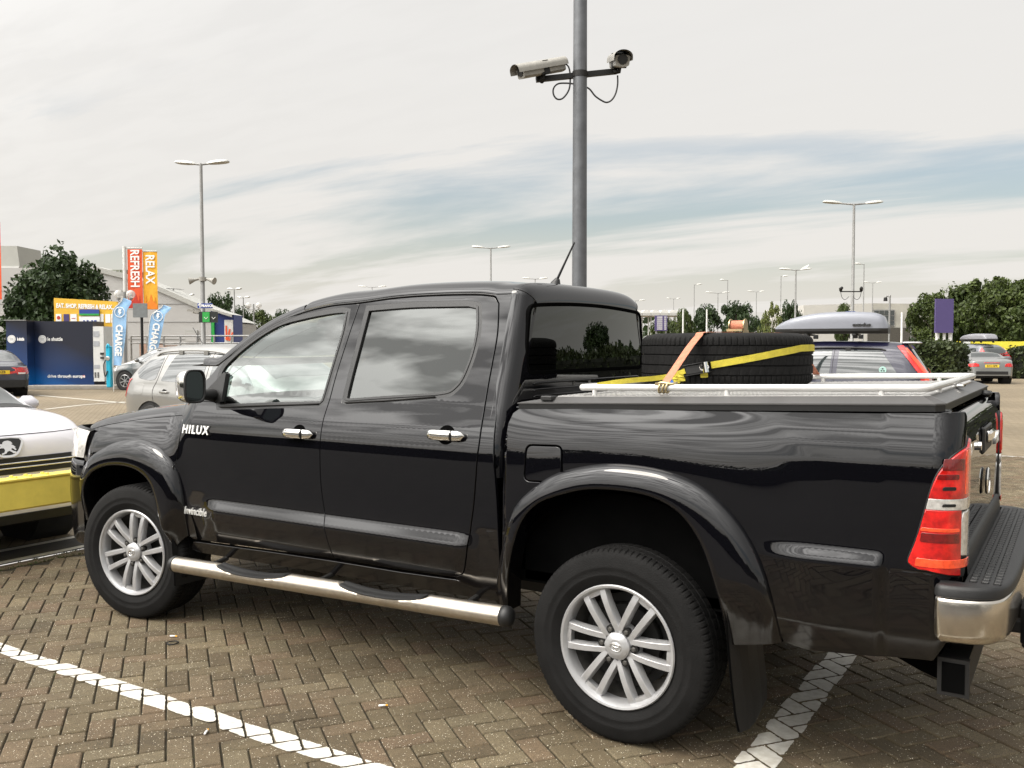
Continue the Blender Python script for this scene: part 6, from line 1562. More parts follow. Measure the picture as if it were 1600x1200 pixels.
c1 = ccam('security_camera', 'long pale security camera on the left end of the column bracket', onpic(807, 114, PD-.35), onpic(881, 101, PD-.05), onpic(848, 128, PD-.12)+f_*.3, 1.15)
c2 = ccam('security_camera', 'security camera pointing towards the viewer on the right end of the bracket', onpic(974, 92, PD-.42), onpic(962, 97, PD+.15), onpic(966, 116, PD)+f_, 1.25)
def cable(name_, label, pts, D0, r_=.009):
    c = thing(name_, label, 'cable', pb_); q = MB(); q.tube([Vector(p) for p in cr([onpic(x, y, D0) for x, y in pts], 8)], r_, 8); q.build('flex', MT['ink'], c, smooth=True, loc=(0, 0, 0)); return c
cable('camera_cable', 'black cable looping below the left security camera', [(883, 99), (889, 106), (891, 122), (889, 140), (880, 153), (871, 155), (865, 148), (865, 138), (872, 131), (885, 130), (896, 131)], PD-.1)
cable('camera_cable', 'black cable hanging below the right security camera', [(916, 136), (922, 140), (930, 150), (940, 157), (948, 160), (956, 156), (962, 146), (965, 132), (965, 118)], PD-.05)
# ---- lamp columns
def head(q, p, d, L, w, h_=.10):
    """cobra head from p outwards along d"""
    d = Vector(d).normalized(); s = Vector((-d.y, d.x, 0)).normalized(); rows = []
    for t, a, b in ((0, .25, .4), (.15, .6, .8), (.45, .95, 1), (.8, 1, .9), (.95, .8, .6), (1, .35, .25)):
        c = p+d*L*t; rows.append([c+s*w/2*a*x+Vector((0, 0, h_*b*z)) for x, z in ((-1, 0), (-.85, .45), (-.4, .85), (.4, .85), (.85, .45), (1, 0), (.7, -.3), (-.7, -.3))])
    q.grid(rows, closed=True); q.add(rows[0], [tuple(range(8))]); q.add(rows[-1], [tuple(range(8))[::-1]])
def lamp(px, py, D, arms, label, group='lamp columns over the car park', az=None, arm=.9, hl=.75, r0=.075, head_w=.32, lean=0, hm=None):
    b = Vector(base(px, D)); H = hgt(py, D); t = thing('lamp_column', label, 'lamp column', b, 0, group)
    q = MB(); q.tube([(0, 0, 0), (0, 0, 1.1), (0, 0, 1.15), (0, 0, H)], [r0*1.35, r0*1.35, r0, r0*.6], 10); q.build('column', MT['lampsteel'], t, smooth=True, ang=.6, loc=(0, 0, 0))
    a0 = az if az is not None else -YAW*1.0
    for k_, s in enumerate(arms):
        a = (a0 if s > 0 else a0+pi)+(0.15 if s > 0 else -.1); d = Vector((math.cos(a), math.sin(a), .10)).normalized(); st = Vector((0, 0, H-.03))
        q = MB(); q.tube([st, st+d*arm], [r0*.5, r0*.42], 8); ao = q.build('arm', MT['lampsteel'], t, loc=(0, 0, 0))
        q = MB(); head(q, st+d*(arm-.05), d, hl, head_w, .12); q.build('lamp_head', MT['lamphead'], ao, smooth=True, ang=.7, loc=(0, 0, 0))
    return t, H
az2 = -.38
L1, H1 = lamp(318, 258, 32, (1, -1), 'tall twin lamp column with loudspeakers and signs, left of the pickup', az=.45, arm=.26, hl=.78, r0=.085, head_w=.36)
lamp(1331, 320, 41, (1, -1), 'tall twin lamp column above the grey roof box', az=.55, arm=.58, hl=.85, r0=.085, head_w=.36)
lamp(767, 388, 58, (1, -1), 'twin lamp column above the pickup roof, left of the camera column', az=.5, arm=.5, hl=.8)
lamp(582, 449, 98, (1, -1), 'small far twin lamp column peeping over the roof above the rear door', az=.5, arm=.7, hl=.9, r0=.06)
lamp(1242, 422, 62, (1, -1), 'twin lamp column with a gull on its right head, between tyre and roof box', az=.5, arm=.35, hl=.8)
lamp(1121, 458, 92, (1, -1), 'far twin lamp column standing left of the dark round tree above the tyre', az=.5, arm=.5, hl=.8, r0=.06)
lamp(1181, 456, 100, (1, -1), 'far twin lamp column right of the trees above the spare tyre', az=.5, arm=.4, hl=.6, r0=.055)
lamp(1362, 442, 92, (1, -1), 'far twin lamp column just right of the tall one above the roof box', az=.5, arm=.4, hl=.6, r0=.055)
lamp(1052, 467, 115, (1, -1), 'very far small twin lamp column over the white canopies', az=.5, arm=.4, hl=.5, r0=.05)
lamp(992, 470, 100, (1, -1), 'far twin lamp column just right of the cab roof corner', az=.5, arm=.5, hl=.7, r0=.05)
lamp(836, 436, 75, (1, -1), 'twin lamp column hidden behind the roof aerial', az=.5, arm=.4, hl=.7, r0=.06)
lamp(1084, 445, 95, (1,), 'single-arm lamp column leftmost above the spare tyre', az=.5, arm=.3, hl=.6, r0=.055)
lamp(1136, 438, 88, (-1,), 'single-arm lamp column in front of the trees above the spare tyre', az=.5, arm=.3, hl=.5, r0=.06)
lamp(1219, 432, 84, (1,), 'single-arm lamp column left of the one carrying the gull', az=.5, arm=.2, hl=.5, r0=.055)
lamp(1348, 413, 71, (-1,), 'single-arm lamp column close right of the tall one above the roof box', az=.5, arm=.25, hl=.5, r0=.06)
lamp(367, 452, 62, (1, -1), 'twin lamp column beside the blue building', az=.2, arm=.15, hl=.45, r0=.06)
lamp(381, 465, 70, (1, -1), 'second twin lamp column from the blue building, left of the globe lamps', az=.2, arm=.15, hl=.45, r0=.06)
lamp(296, 461, 70, (1, -1), 'short twin floodlight behind the warehouse roof', az=.2, arm=.1, hl=.4, r0=.05)
# gull
gl_ = thing('gull', 'white gull resting on the right head of a lamp column', 'bird', atD(1259, 421, 62)+Vector((0, 0, .02)))
q = MB(); q.tube([(-.22, 0, .10), (-.10, 0, .10), (.02, 0, .13), (.12, 0, .18), (.16, 0, .24)], [.01, .06, .08, .06, .03], 10); q.tube([(.16, 0, .23), (.19, 0, .26), (.22, 0, .26)], [.035, .042, .02], 8); q.cyl((.02, .03, -.02), (.02, .03, .08), .008, 6); q.cyl((.02, -.03, -.02), (.02, -.03, .08), .008, 6); q.build('bird_body', MT['white'], gl_, smooth=True, loc=(0, 0, 0))
q = MB(); q.grid([[(-.26, .05, .11), (-.1, .075, .15), (.06, .06, .18)], [(-.24, .06, .07), (-.1, .085, .10), (.06, .07, .12)]]); q.grid([[(-.26, -.05, .11), (-.1, -.075, .15), (.06, -.06, .18)], [(-.24, -.06, .07), (-.1, -.085, .10), (.06, -.07, .12)]]); q.build('wing', MT['lamphead'], gl_, loc=(0, 0, 0))
# things fixed on the near left lamp column
def rel(px, py, D, root): return atD(px, py, D)-Vector(root.location)
hs = thing('loudspeaker_pair', 'pair of pale horn loudspeakers on the twin lamp column at left', 'loudspeakers', L1.location)
hz = hgt(436, 32); RV = Vector((_R.x, _R.y, 0)).normalized(); FV = Vector((_F.x, _F.y, 0)).normalized()
for s in (-1, 1):
    q = MB(); c = RV*s*.12+Vector((0, 0, hz)); d = (RV*s*.95+Vector((0, 0, -.25))-FV*.3).normalized(); q.tube([c, c+d*.14, c+d*.20, c+d*.36], [.04, .05, .07, .13], 14, cap=True); q.build('horn', MT['cam'], hs, smooth=True, ang=.7, loc=(0, 0, 0))
q = MB(); q.cyl((0, 0, hz-.08), (0, 0, hz+.06), .13, 16); q.build('horn_bracket', MT['cam'], hs, loc=(0, 0, 0))
def sign(name, label, cat, px0, py0, px1, py1, D, m, txts=(), posts=(), facing=None, frame=None, thick=.05, extras=()):
    """upright board facing the viewer's side; txts = (string, size px, px, py, material)"""
    c = atD((px0+px1)/2, (py0+py1)/2, D); k = D/FPX; w_ = (px1-px0)*k; h_ = (py1-py0)*k
    yaw = facing if facing is not None else -YAW
    b = thing(name, label, cat, (c.x, c.y, 0), yaw)
    q = MB(); q.box((0, 0, c.z), (w_, thick, h_)); bo = q.build('board', m, b, loc=(0, 0, 0))
    for (s_, sz, px, py, mt, *o) in txts:
        rot = o[0] if o else 0; sx_ = o[1] if len(o) > 1 else 1; bold_ = o[2] if len(o) > 2 else .006
        x = (px-(px0+px1)/2)*k; z = c.z-(py-(py0+py1)/2)*k
        Mx = Matrix.Translation((x, -thick/2-.006, z)) @ Euler((pi/2, 0, 0)).to_matrix().to_4x4() @ Matrix.Rotation(rot, 4, 'Z')
        text('lettering', s_, sz*k*1.38, mt, bo, Mx, .004, bold_*k/.025, sx=sx_).location = (0, 0, 0)
    for px, r_, m_ in posts:
        x = (px-(px0+px1)/2)*k; q = MB(); q.cyl((x, thick*.5+r_, 0), (x, thick*.5+r_, c.z+h_/2*.98), r_, 10); q.build('post', m_, b, smooth=True, ang=.8, loc=(0, 0, 0))
    return b, bo, k, c
MT['s_blue'] = mat('blue sign face', (.02, .05, .25), .45, var=.06); MT['s_green'] = mat('green sign face', (.02, .30, .05), .45, var=.06); MT['s_black'] = mat('black sign face', (.012, .015, .014), .45, var=.1)
MT['s_purple'] = mat('purple sign face', (.062, .046, .14), .5, var=.06, vscale=1); MT['s_yellow'] = mat('yellow sign face', (.68, .40, .03), .5, var=.05); MT['s_orange'] = mat('orange red banner cloth', (.66, .085, .02), .7, var=.08, vscale=2); MT['s_amber'] = mat('amber banner cloth', (.72, .36, .02), .7, var=.08, vscale=2)
MT['s_dorange'] = mat('deep red banner print', (.45, .03, .015), .7, var=.1); MT['s_damber'] = mat('orange banner print', (.70, .20, .01), .7, var=.1)
MT['sky_blue'] = mat('pale blue flag cloth', (.20, .38, .62), .7, var=.15, vscale=1.5, col2=(.32, .50, .70)); MT['cyan'] = mat('cyan charge post', (.02, .42, .62), .4, coat=.4, var=.08)
sign('direction_sign', 'small blue direction sign with arrow on the twin lamp column at left', 'sign', 309, 474, 332, 481.5, 31.6, MT['s_blue'], [('\u2191', 7, 313, 478, MT['white']), ('FRANCE', 3.6, 324, 478, MT['white'])])
sg_, bo_, k_, c_ = sign('lane_sign', 'dark lane sign with a green panel and white chevrons on the lamp column at left', 'sign', 311, 487, 340, 504, 31.6, MT['s_black'])
q = MB(); q.box((( 322.5-325.5)*k_, -.035, c_.z), (11*k_, .02, 15.5*k_)); gp_ = q.build('green_panel', MT['s_green'], bo_, loc=(0, 0, 0))
for px, mt in ((322.5, MT['white']), (334.5, MT['white'])):
    q = MB(); x = (px-325.5)*k_; z = c_.z-.05; q.tube([(x-.06, -.05, z+.05), (x, -.05, z-.02), (x+.06, -.05, z+.05)], .012, 6); q.build('chevron', mt, bo_, loc=(0, 0, 0))
# banners on a white mast
def banner_pair():
    D = 38; k = D/FPX; c = atD(222, 400, D); yaw = -YAW; b = thing('banner_mast', 'white mast with an orange REFRESH and a yellow RELAX banner', 'banners', (*base(197, D)[:2], 0), yaw)
    zt_ = hgt(387, D); X = lambda px: (px-197)*k; Z = lambda py: hgt(py, D)
    q = MB(); q.cyl((0, 0, 0), (0, 0, zt_+.03), .075, 14); q.build('mast', MT['postwhite'], b, smooth=True, ang=.8, loc=(0, 0, 0))
    for x0_, x1_, y_, z_ in ((197, 225, 0, 388), (224, 247, .05, 393), (197, 225, 0, 483)): q = MB(); q.cyl((X(x0_), y_, Z(z_)), (X(x1_), y_, Z(z_)), .022, 8); q.build('banner_arm', MT['lamphead'], b, loc=(0, 0, 0))
    for nm, x0, x1, z0, z1, m, m2, t, cols, dy in (('banner', 201.5, 224.5, 390, 482, MT['s_orange'], MT['s_dorange'], 'REFRESH', 0, 0), ('banner', 224.8, 247, 394, 483.5, MT['s_amber'], MT['s_damber'], 'RELAX', 1, .05)):
        rows = [[Vector((X(lerp(x0, x1, j/6)), dy+.012*math.sin(j*1.3+i*.5), lerp(Z(z0), Z(z1), i/14))) for j in range(7)] for i in range(15)]
        q = MB(); q.grid(rows); q.grid([[p+Vector((0, .004, 0)) for p in r_] for r_ in rows]); bo = q.build(nm, m, b, smooth=True, loc=(0, 0, 0))
        Mx = Matrix.Translation((X((x0+x1)/2-.5), dy-.02, Z(z0+(30 if t == 'REFRESH' else 27)))) @ Euler((pi/2, 0, 0)).to_matrix().to_4x4() @ Matrix.Rotation(-pi/2, 4, 'Z')
        text('lettering', t, 14.0*k*1.36, MT['white'], bo, Mx, .003, .012, sx=.80).location = (0, 0, 0)
        sk = []; R = random.Random(3+cols); xx = x0
        prof = [(x0+.3, z1-.5), (x0+.3, z1-10), (x0+3, z1-9), (x0+3.5, z1-22), (x0+4.3, z1-22), (x0+4.8, z1-9), (x0+7, z1-12), (x0+9, z1-13), (x0+10, z1-18), (x0+12, z1-24), (x0+14, z1-18), (x0+15, z1-13), (x0+17.5, z1-12), (x0+18, z1-20), (x0+18.6, z1-20), (x0+19, z1-9), (x1-.4, z1-8), (x1-.4, z1-.5)]
        q = MB(); q.prism([(X(a), Z(c2)) for a, c2 in prof], 'y', dy-.018, dy-.015); q.build('skyline_print', m2, bo, loc=(0, 0, 0))
banner_pair()
b_ = thing('banner_mast', 'red banner cut off by the left edge of the picture', 'banner', (*base(-10, 30)[:2], 0), 0)
q = MB(); q.cyl((0, 0, 0), (0, 0, hgt(340, 30)), .07, 12); q.build('mast', MT['postwhite'], b_, smooth=True, ang=.8, loc=(0, 0, 0))
q = MB(); k = 30/FPX; q.box((RV.x*7*k, RV.y*7*k, (hgt(348, 30)+hgt(468, 30))/2), (15*k, .012, 120*k), rz=math.atan2(RV.y, RV.x)); q.build('banner', MT['s_orange'], b_, loc=(0, 0, 0))
# globe lamps
def globes(px, py, D, sep, label, r_=.17):
    b = thing('globe_lamp', label, 'globe lamp', (*base(px, D)[:2], 0), -YAW); k = D/FPX; z = hgt(py, D); s = sep*k/2
    q = MB(); q.cyl((0, 0, 0), (0, 0, z+.12), .05, 10); q.tube(cr([(-s, 0, z-.02), (-s, 0, z-.2), (-s*.5, 0, z-.28), (0, 0, z-.25)], 5), .02, 8); q.tube(cr([(s, 0, z-.02), (s, 0, z-.2), (s*.5, 0, z-.28), (0, 0, z-.25)], 5), .02, 8); q.cyl((-s, 0, z-.18), (-s, 0, z-.12), .07, 12); q.cyl((s, 0, z-.18), (s, 0, z-.12), .07, 12); q.build('post', MT['lampsteel'], b, smooth=True, ang=.6, loc=(0, 0, 0))
    for x in (-s, s):
        q = MB(); q.lathe([(r_*math.sin(pi*i/14), -r_*math.cos(pi*i/14)) for i in range(15)], 24, TM((x, 0, z+.02), pi/2)); q.build('globe', MT['globe'], b, smooth=True, loc=(0, 0, 0)); q = MB(); q.cyl((x, 0, z-.12), (x, 0, z+.05), .04, 8); q.build('lamp_bulb', MT['white'], b, loc=(0, 0, 0))
MT['globe'] = mat('frosted lamp globe', (.62, .61, .58), .15, coat=.5, var=.04, alpha=1); MT['globe'].node_tree.nodes['Principled BSDF'].inputs['Alpha'].default_value = .55
globes(196, 461, 34, 19, 'twin clear globe lamp in front of the REFRESH banner', .165)
globes(397, 478, 62, 16, 'twin clear globe lamp left of the windscreen, before distant trees', .21)
# grey sign backs on dark post, blue flags, charge post
sign('road_sign', 'grey back of a road sign on a dark post beside the blue flag', 'sign', 208, 474, 230, 496, 33, mat('bare sign back', (.17, .18, .18), .5, .3, var=.1), posts=((220, .05, MT['steeldark']),))
def flag(px, py0, py1, wpx, lean, D, label):
    b = thing('feather_flag', label, 'flag', (*base(px, D)[:2], 0), math.atan2(-(-RV.y), RV.x)); k = D/FPX; H = hgt(py0, D); rows = []; Hb = hgt(py1, D)
    def cx(t): return lean*k*t**1.6+(wpx*.35*k)*math.sin(t*pi*.5)*t
    for i in range(25):
        t = i/24; z = lerp(Hb, H, t); w = wpx*k*(.62+.45*math.sin(t*pi*.62))*(1 if t < .82 else math.sqrt(max(0.0, 1-((t-.82)/.18)**2))*.75+.25); x0 = lean*k*t**2.2
        tip = smooth(.80, 1.0, t)*wpx*k*.75
        rows.append([Vector((x0+tip+w*(j/6)*(1 if t < .98 else .3), .02*math.sin(j*.9+i*.3), z)) for j in range(7)])
    q = MB(); q.grid(rows); q.grid([[p+Vector((0, .004, 0)) for p in r_] for r_ in rows]); fo_ = q.build('flag_cloth', MT['sky_blue'], b, smooth=True, loc=(0, 0, 0))
    q = MB(); q.tube([Vector((0, 0, 0))]+[r_[0]+Vector((-.01, 0, 0)) for r_ in rows], .014, 6); q.build('flag_pole', MT['postwhite'], b, loc=(0, 0, 0))
    mid = rows[9][3]; top_ = rows[19][3]; ang = math.atan2(top_.x-mid.x, top_.z-mid.z)
    Mx = Matrix.Translation((rows[9][3].x-.0, -.035, rows[9][3].z)) @ Euler((pi/2, 0, 0)).to_matrix().to_4x4() @ Matrix.Rotation(-pi/2-ang, 4, 'Z')
    text('lettering', 'CHARGE', wpx*.52*k*1.38, MT['white'], fo_, Mx, .003, .012, sx=.86).location = (0, 0, 0)
    q = MB(); c = rows[19][3]; q.tube([c+Vector((.17*math.cos(a), -.035, .17*math.sin(a))) for a in [2*pi*i/20 for i in range(20)]], .012, 5, closed=True); q.prism([(c.x-.02, c.z+.12), (c.x+.07, c.z+.10), (c.x+.03, c.z+.01), (c.x+.08, c.z), (c.x-.04, c.z-.12), (c.x-.005, c.z-.02), (c.x-.05, c.z-.01)], 'y', -.04, -.034); q.build('plug_emblem', MT['white'], fo_, loc=(0, 0, 0))
flag(176.5, 466, 571, 20, 2, 31, 'pale blue upright CHARGE flag beside the charging post')
flag(231, 477, 560, 20, 10, 32, 'second CHARGE flag, leaning, partly hidden by silver cars')
cp = thing('charge_post', 'bright cyan charging post between the kiosk and the blue flag', 'charging post', (*base(170.5, 31.5)[:2], 0), -YAW); k = 31.5/FPX
q = MB(); q.box((0, 0, .12+.72), (7.5*k, .2, 1.44), bev=.03); q.build('cabinet', MT['cyan'], cp, smooth=True, ang=.6, loc=(0, 0, 0)); q = MB(); q.tube(cr([(-.05, -.1, 1.50), (-.0, -.1, 1.62), (.06, -.1, 1.52)], 5), .03, 8); q.build('cable_hook', MT['cyan'], cp, smooth=True, loc=(0, 0, 0))
q = MB(); q.tube(cr([(-.05, -.12, 1.1), (-.14, -.14, .9), (-.10, -.14, .5), (-.02, -.12, .7)], 5), .018, 6); q.build('charge_lead', MT['ink'], cp, smooth=True, loc=(0, 0, 0)); q = MB(); q.cyl((0, -.1, 1.15), (0, -.16, 1.12), .07, 12); q.build('socket', MT['postwhite'], cp, loc=(0, 0, 0))
# ---- ticket kiosk block: blue panels, yellow board, white machine
def kiosk():
    D = 33.2; k = D/FPX; c = atD(108, 550, D); yaw = -YAW; X = lambda px: (px-108)*k; Z = lambda py: hgt(py, D)
    b = thing('vending_kiosk', 'dark blue kiosk lettered le shuttle with a white machine at its right', 'kiosk', (c.x, c.y, 0), yaw)
    m = bpy.data.materials.new('blue gradient panel print'); m.use_nodes = True; nt = m.node_tree; bs_ = nt.nodes['Principled BSDF']; bs_.inputs['Roughness'].default_value = .35
    tc = nt.nodes.new('ShaderNodeTexCoord'); sp_ = nt.nodes.new('ShaderNodeSeparateXYZ'); nt.links.new(tc.outputs['Object'], sp_.inputs[0]); mth = nt.nodes.new('ShaderNodeMath'); mth.operation = 'MULTIPLY_ADD'; nt.links.new(sp_.outputs[0], mth.inputs[0]); mth.inputs[1].default_value = .45; nt.links.new(sp_.outputs[2], mth.inputs[2])
    rp_ = nt.nodes.new('ShaderNodeValToRGB'); mr_ = nt.nodes.new('ShaderNodeMapRange'); nt.links.new(mth.outputs[0], mr_.inputs[0]); mr_.inputs[1].default_value = -.75; mr_.inputs[2].default_value = 1.6; nt.links.new(mr_.outputs[0], rp_.inputs[0]); e = rp_.color_ramp.elements; e[0].color = (.0, .19, .60, 1); e[1].color = (.008, .010, .022, 1); x_ = e.new(.45); x_.color = (.010, .04, .14, 1); nt.links.new(rp_.outputs[0], bs_.inputs['Base Color'])
    q = MB(); q.box(((X(54)+X(146))/2, .45, (.12+Z(502))/2), (X(146)-X(54), .9, Z(502)-.12)); bo = q.build('cabinet', m, b, loc=(0, 0, 0))
    q = MB(); q.box(((X(20+0)+X(54))/2*0+X(38), .20, (.12+Z(501))/2), (X(54)-X(22)-.01, 1.4, Z(501)-.12)); q.build('side_cabinet', m, b, loc=(0, 0, 0)).hide_render = False
    q = MB(); q.box((X(37), -.52, Z(501)), (X(54)-X(20), .06, .03)); q.build('trim_strip', MT['lampsteel'], b, loc=(0, 0, 0))
    q = MB(); q.box((X(154), .42, (.26+Z(510))/2), (X(163)-X(146)-.01, .84, Z(510)-.26)); wm = q.build('white_machine', MT['postwhite'], b, loc=(0, 0, 0))
    q = MB()
    for py, h_ in ((522, 9), (537, 8), (573, 6)): q.box((X(151), -.004, Z(py)), (X(156)-X(147), .012, h_*k))
    q.build('grey_panel', mat('grey label print', (.35, .36, .38), .5, var=.1), wm, loc=(0, 0, 0))
    for i in range(2):
        for j in range(3): q = MB(); q.box((X(148.5+i*4.5), -.004, Z(583+j*3.0)), (2.6*k, .012, 2.1*k)); q.build('vent', MT['ink'], wm, loc=(0, 0, 0))
    for py in (552.5, 559): q = MB(); q.box((X(160), -.03, Z(py)), (5*k, .06, 3*k)); q.build('card_slot', MT['ink'], wm, loc=(0, 0, 0))
    M0 = lambda px, py, y=-.008: Matrix.Translation((X(px), y, Z(py))) @ Euler((pi/2, 0, 0)).to_matrix().to_4x4()
    text('lettering', 'le shuttle', 5.8*k*1.38, MT['white'], bo, M0(86.5, 530), .002, .004, sx=.80).location = (0, 0, 0)
    text('lettering', 'le shuttle', 5.2*k*1.38, MT['white'], bo, M0(44.5, 530, -.51), .002, .008, sx=.40).location = (0, 0, 0)
    for px, y_ in ((66.8, -.012), (30.5, -.512)):
        q = MB(); q.lathe([(0, 0), (6.2*k, 0), (6.2*k, .01)], 28, TM((X(px), y_, Z(530)), 0, 0, 0)); q.build('round_logo', MT['white'], bo, loc=(0, 0, 0)); q = MB(); q.lathe([(4.6*k, 0), (5.1*k, 0)], 28, TM((X(px), y_-.004, Z(530))))
        for dz in (-1.5, 0, 1.5): q.box((X(px), y_-.004, Z(530)+dz*k), (6*k, .002, .5*k))
        q.build('logo_print', mat('grey logo print', (.3, .32, .36), .5, var=.05), bo, loc=(0, 0, 0))
    text('lettering', 'drive through europe', 5.0*k*1.38, MT['white'], bo, M0(103, 588), .002, .003, sx=.98).location = (0, 0, 0)
    q = MB(); q.lathe([(0, 0), (2*k, 0)], 12, TM((X(130.5), -.008, Z(588)))); q.build('red_mark', MT['s_dorange'], bo, loc=(0, 0, 0))
    kb = MB(); kb.box((X(110)+.4, .9, .07), (X(205)-X(20), 3.2, .14), bev=.015); kb = kb.build('raised_kerb', MT['kerb']); kb.location = b.location; kb.rotation_euler = b.rotation_euler; kb['kind'] = 'structure'
    # yellow board behind
    y = thing('advert_board', 'yellow board lettered EAT. SHOP. REFRESH & RELAX behind the blue kiosk', 'sign board', (c.x, c.y, 0), yaw)
    q = MB(); q.prism([(X(60), Z(600)), (X(163), Z(600)), (X(162.5), Z(469)), (X(60), Z(463))], 'y', 1.28, 1.20); yo = q.build('board', MT['s_yellow'], y, loc=(0, 0, 0))
    text('lettering', 'EAT. SHOP. REFRESH & RELAX...', 7.0*k*1.38, MT['white'], yo, Matrix.Translation((X(111), 1.19, Z(477))) @ Euler((pi/2, 0, 0)).to_matrix().to_4x4() @ Matrix.Rotation(-.03, 4, 'Z'), .002, .010, sx=.70).location = (0, 0, 0)
    for px, w, mt in ((67.5, 9, MT['white']), (80, 9, mat('violet poster', (.05, .035, .14), .5, var=.1)), (91.5, 10, MT['white']), (147, 8, MT['white']), (156.5, 8, MT['white']), (137.5, 5, MT['white'])): q = MB(); q.box((X(px), 1.19, Z(496)), (w*k, .012, 14*k)); q.build('poster', mt, yo, loc=(0, 0, 0))
    q = MB(); q.lathe([(0, 0), (3*k, 0)], 16, TM((X(67.5), 1.178, Z(495)))); q.box((X(156.5), 1.18, Z(497)), (6*k, .004, 2*k)); q.box((X(91.5), 1.18, Z(496)), (6*k, .004, 1*k)); q.build('poster_print', MT['s_dorange'], yo, loc=(0, 0, 0))
    q = MB(); q.box((X(118), 1.15, Z(486.5)), (32*k, .05, 10*k)); q.build('header_panel', MT['s_blue'], yo, loc=(0, 0, 0)); q = MB(); q.box((X(118), 1.149, Z(490)), (32*k, .056, 3*k)); q.build('green_strip', MT['s_green'], yo, loc=(0, 0, 0)); q = MB(); q.box((X(118), 1.16, Z(499)), (33*k, .04, 12*k)); q.build('white_panel', MT['white'], yo, loc=(0, 0, 0))
    for px, t in ((112.5, 'P'), (125.5, 'L')):
        q = MB(); q.box((X(px), 1.135, Z(502)), (8.5*k, .012, 6*k)); po = q.build('blue_square', MT['s_blue'], yo, loc=(0, 0, 0)); text('lettering', t, 5*k, MT['white'], po, M0(px, 501.5, 1.125), .002, .01).location = (0, 0, 0)
    q = MB(); q.box((X(163.5), 1.0, Z(560)), (2.2*k, .05, 70*k)); q.build('red_edge', MT['s_orange'], yo, loc=(0, 0, 0))
kiosk()
# ---- warehouse
MT['clad'] = mat('pale grey cladding', (.36, .355, .345), .6, var=.05, vscale=.4); MT['roofgrey'] = mat('warehouse roof edge', (.33, .33, .31), .6, var=.1); MT['roofgreen'] = mat('mossy roof sheets', (.20, .21, .15), .8, var=.3, vscale=.8)
def wall_from(name, label, cat, pts, D, depth, m, group=None, seams=None, yawd=None):
    c = atD(sum(p[0] for p in pts)/len(pts), 540, D); yaw = yawd if yawd is not None else -YAW; b = thing(name, label, cat, (c.x, c.y, 0), yaw, group); cx = sum(p[0] for p in pts)/len(pts); k = D/FPX
    X = lambda px: (px-cx)*k; Z = lambda py: max(0, hgt(py, D)); poly = [(X(a), Z(b_2)) for a, b_2 in pts]
    q = MB(); q.prism(poly, 'y', 0, depth); q.build('wall', m, b, loc=(0, 0, 0)); return b, X, Z, k
wb, X, Z, k = wall_from('warehouse', 'large pale grey gabled warehouse behind the left tree and banners', 'warehouse', [(-140, 640), (-140, 440), (-60, 420), (148, 418), (200, 431), (262, 455), (300, 472), (342, 490), (378, 506), (378, 640)], 52, 3, MT['clad'])
q = MB(); P_ = [Vector((X(a), -.12, Z(b_2)+.06)) for a, b_2 in [(148, 417.5), (200, 430.5), (262, 454.5), (300, 471.5), (342, 489.5), (380, 505.5)]]
q.grid([P_, [p+Vector((0, 0, -.28)) for p in P_], [p+Vector((0, .4, -.28)) for p in P_]]); q.grid([P_, [p+Vector((0, 3, 0)) for p in P_]]); q.build('roof_edge', MT['roofgrey'], wb, loc=(0, 0, 0))
for py in (455, 475, 503, 530): q = MB(); x1 = {455: 260, 475: 306, 503: 372, 530: 376}[py]; q.box(((X(-140)+X(x1))/2, -.01, Z(py)), (X(x1)-X(-140), .03, .03)); q.build('cladding_seam', MT['lampsteel'], wb, loc=(0, 0, 0))
q = MB(); q.prism([(X(155), Z(436)), (X(155), Z(421)), (X(202), Z(421)), (X(202), Z(436))], 'y', .4, 3); q.build('roof', MT['roofgreen'], wb, loc=(0, 0, 0))
for i in range(9):
    q = MB(); q.box((X(157+i*5.5), .37, Z(428.5)), (.03, .04, 14*k)); q.build('roof_rib', MT['roofgrey'], wb, loc=(0, 0, 0))
q = MB(); q.box((X(300), -.04, Z(525)), (19*k, .1, 18*k)); fo2 = q.build('roller_door', MT['roofgrey'], wb, loc=(0, 0, 0))
q = MB(); q.box((X(300), -.10, Z(527)), (16*k, .04, 14*k)); q.build('door_leaf', MT['clad'], fo2, loc=(0, 0, 0))
q = MB(); q.cyl((X(262), 1, Z(470)), (X(262), 1, Z(449)), .035, 6); q.cyl((X(252), 1, Z(449)), (X(279), 1, Z(451)), .02, 6)
for i in range(6): q.cyl((X(254+i*4), .7, Z(449.3+i*.25)), (X(254+i*4), 1.3, Z(449.3+i*.25)), .015, 5)
q.build('tv_aerial', MT['lampsteel'], wb, loc=(0, 0, 0))
wb2, X, Z, k = wall_from('office_block', 'tall pale block at the far left edge, rising behind the tree', 'building', [(-60, 640), (-60, 384), (30, 385), (34, 420), (34, 640)], 60, 3, mat('beige grey render', (.36, .36, .33), .7, var=.08, vscale=.5))
for py in (418, 452): q = MB(); q.box((X(-12), -.03, Z(py)), (90*k, .08, .10)); q.build('wall_band', MT['postwhite'], wb2, loc=(0, 0, 0))
bb, X, Z, k = wall_from('blue_building', 'blue flat-roofed building with a slanting roof at the end of the warehouse', 'building', [(330, 600), (330, 482), (366, 492), (366, 600)], 44, 1.4, mat('blue cladding', (.015, .035, .17), .5, var=.08))
q = MB(); P_ = [Vector((X(a), -.3, Z(b_2))) for a, b_2 in ((327, 480), (366, 492))]; q.grid([P_, [p+Vector((0, 0, -.12)) for p in P_], [p+Vector((0, 1.8, -.12)) for p in P_]]); q.grid([P_, [p+Vector((0, 1.8, 0)) for p in P_]]); q.build('roof', MT['roofgrey'], bb, loc=(0, 0, 0))
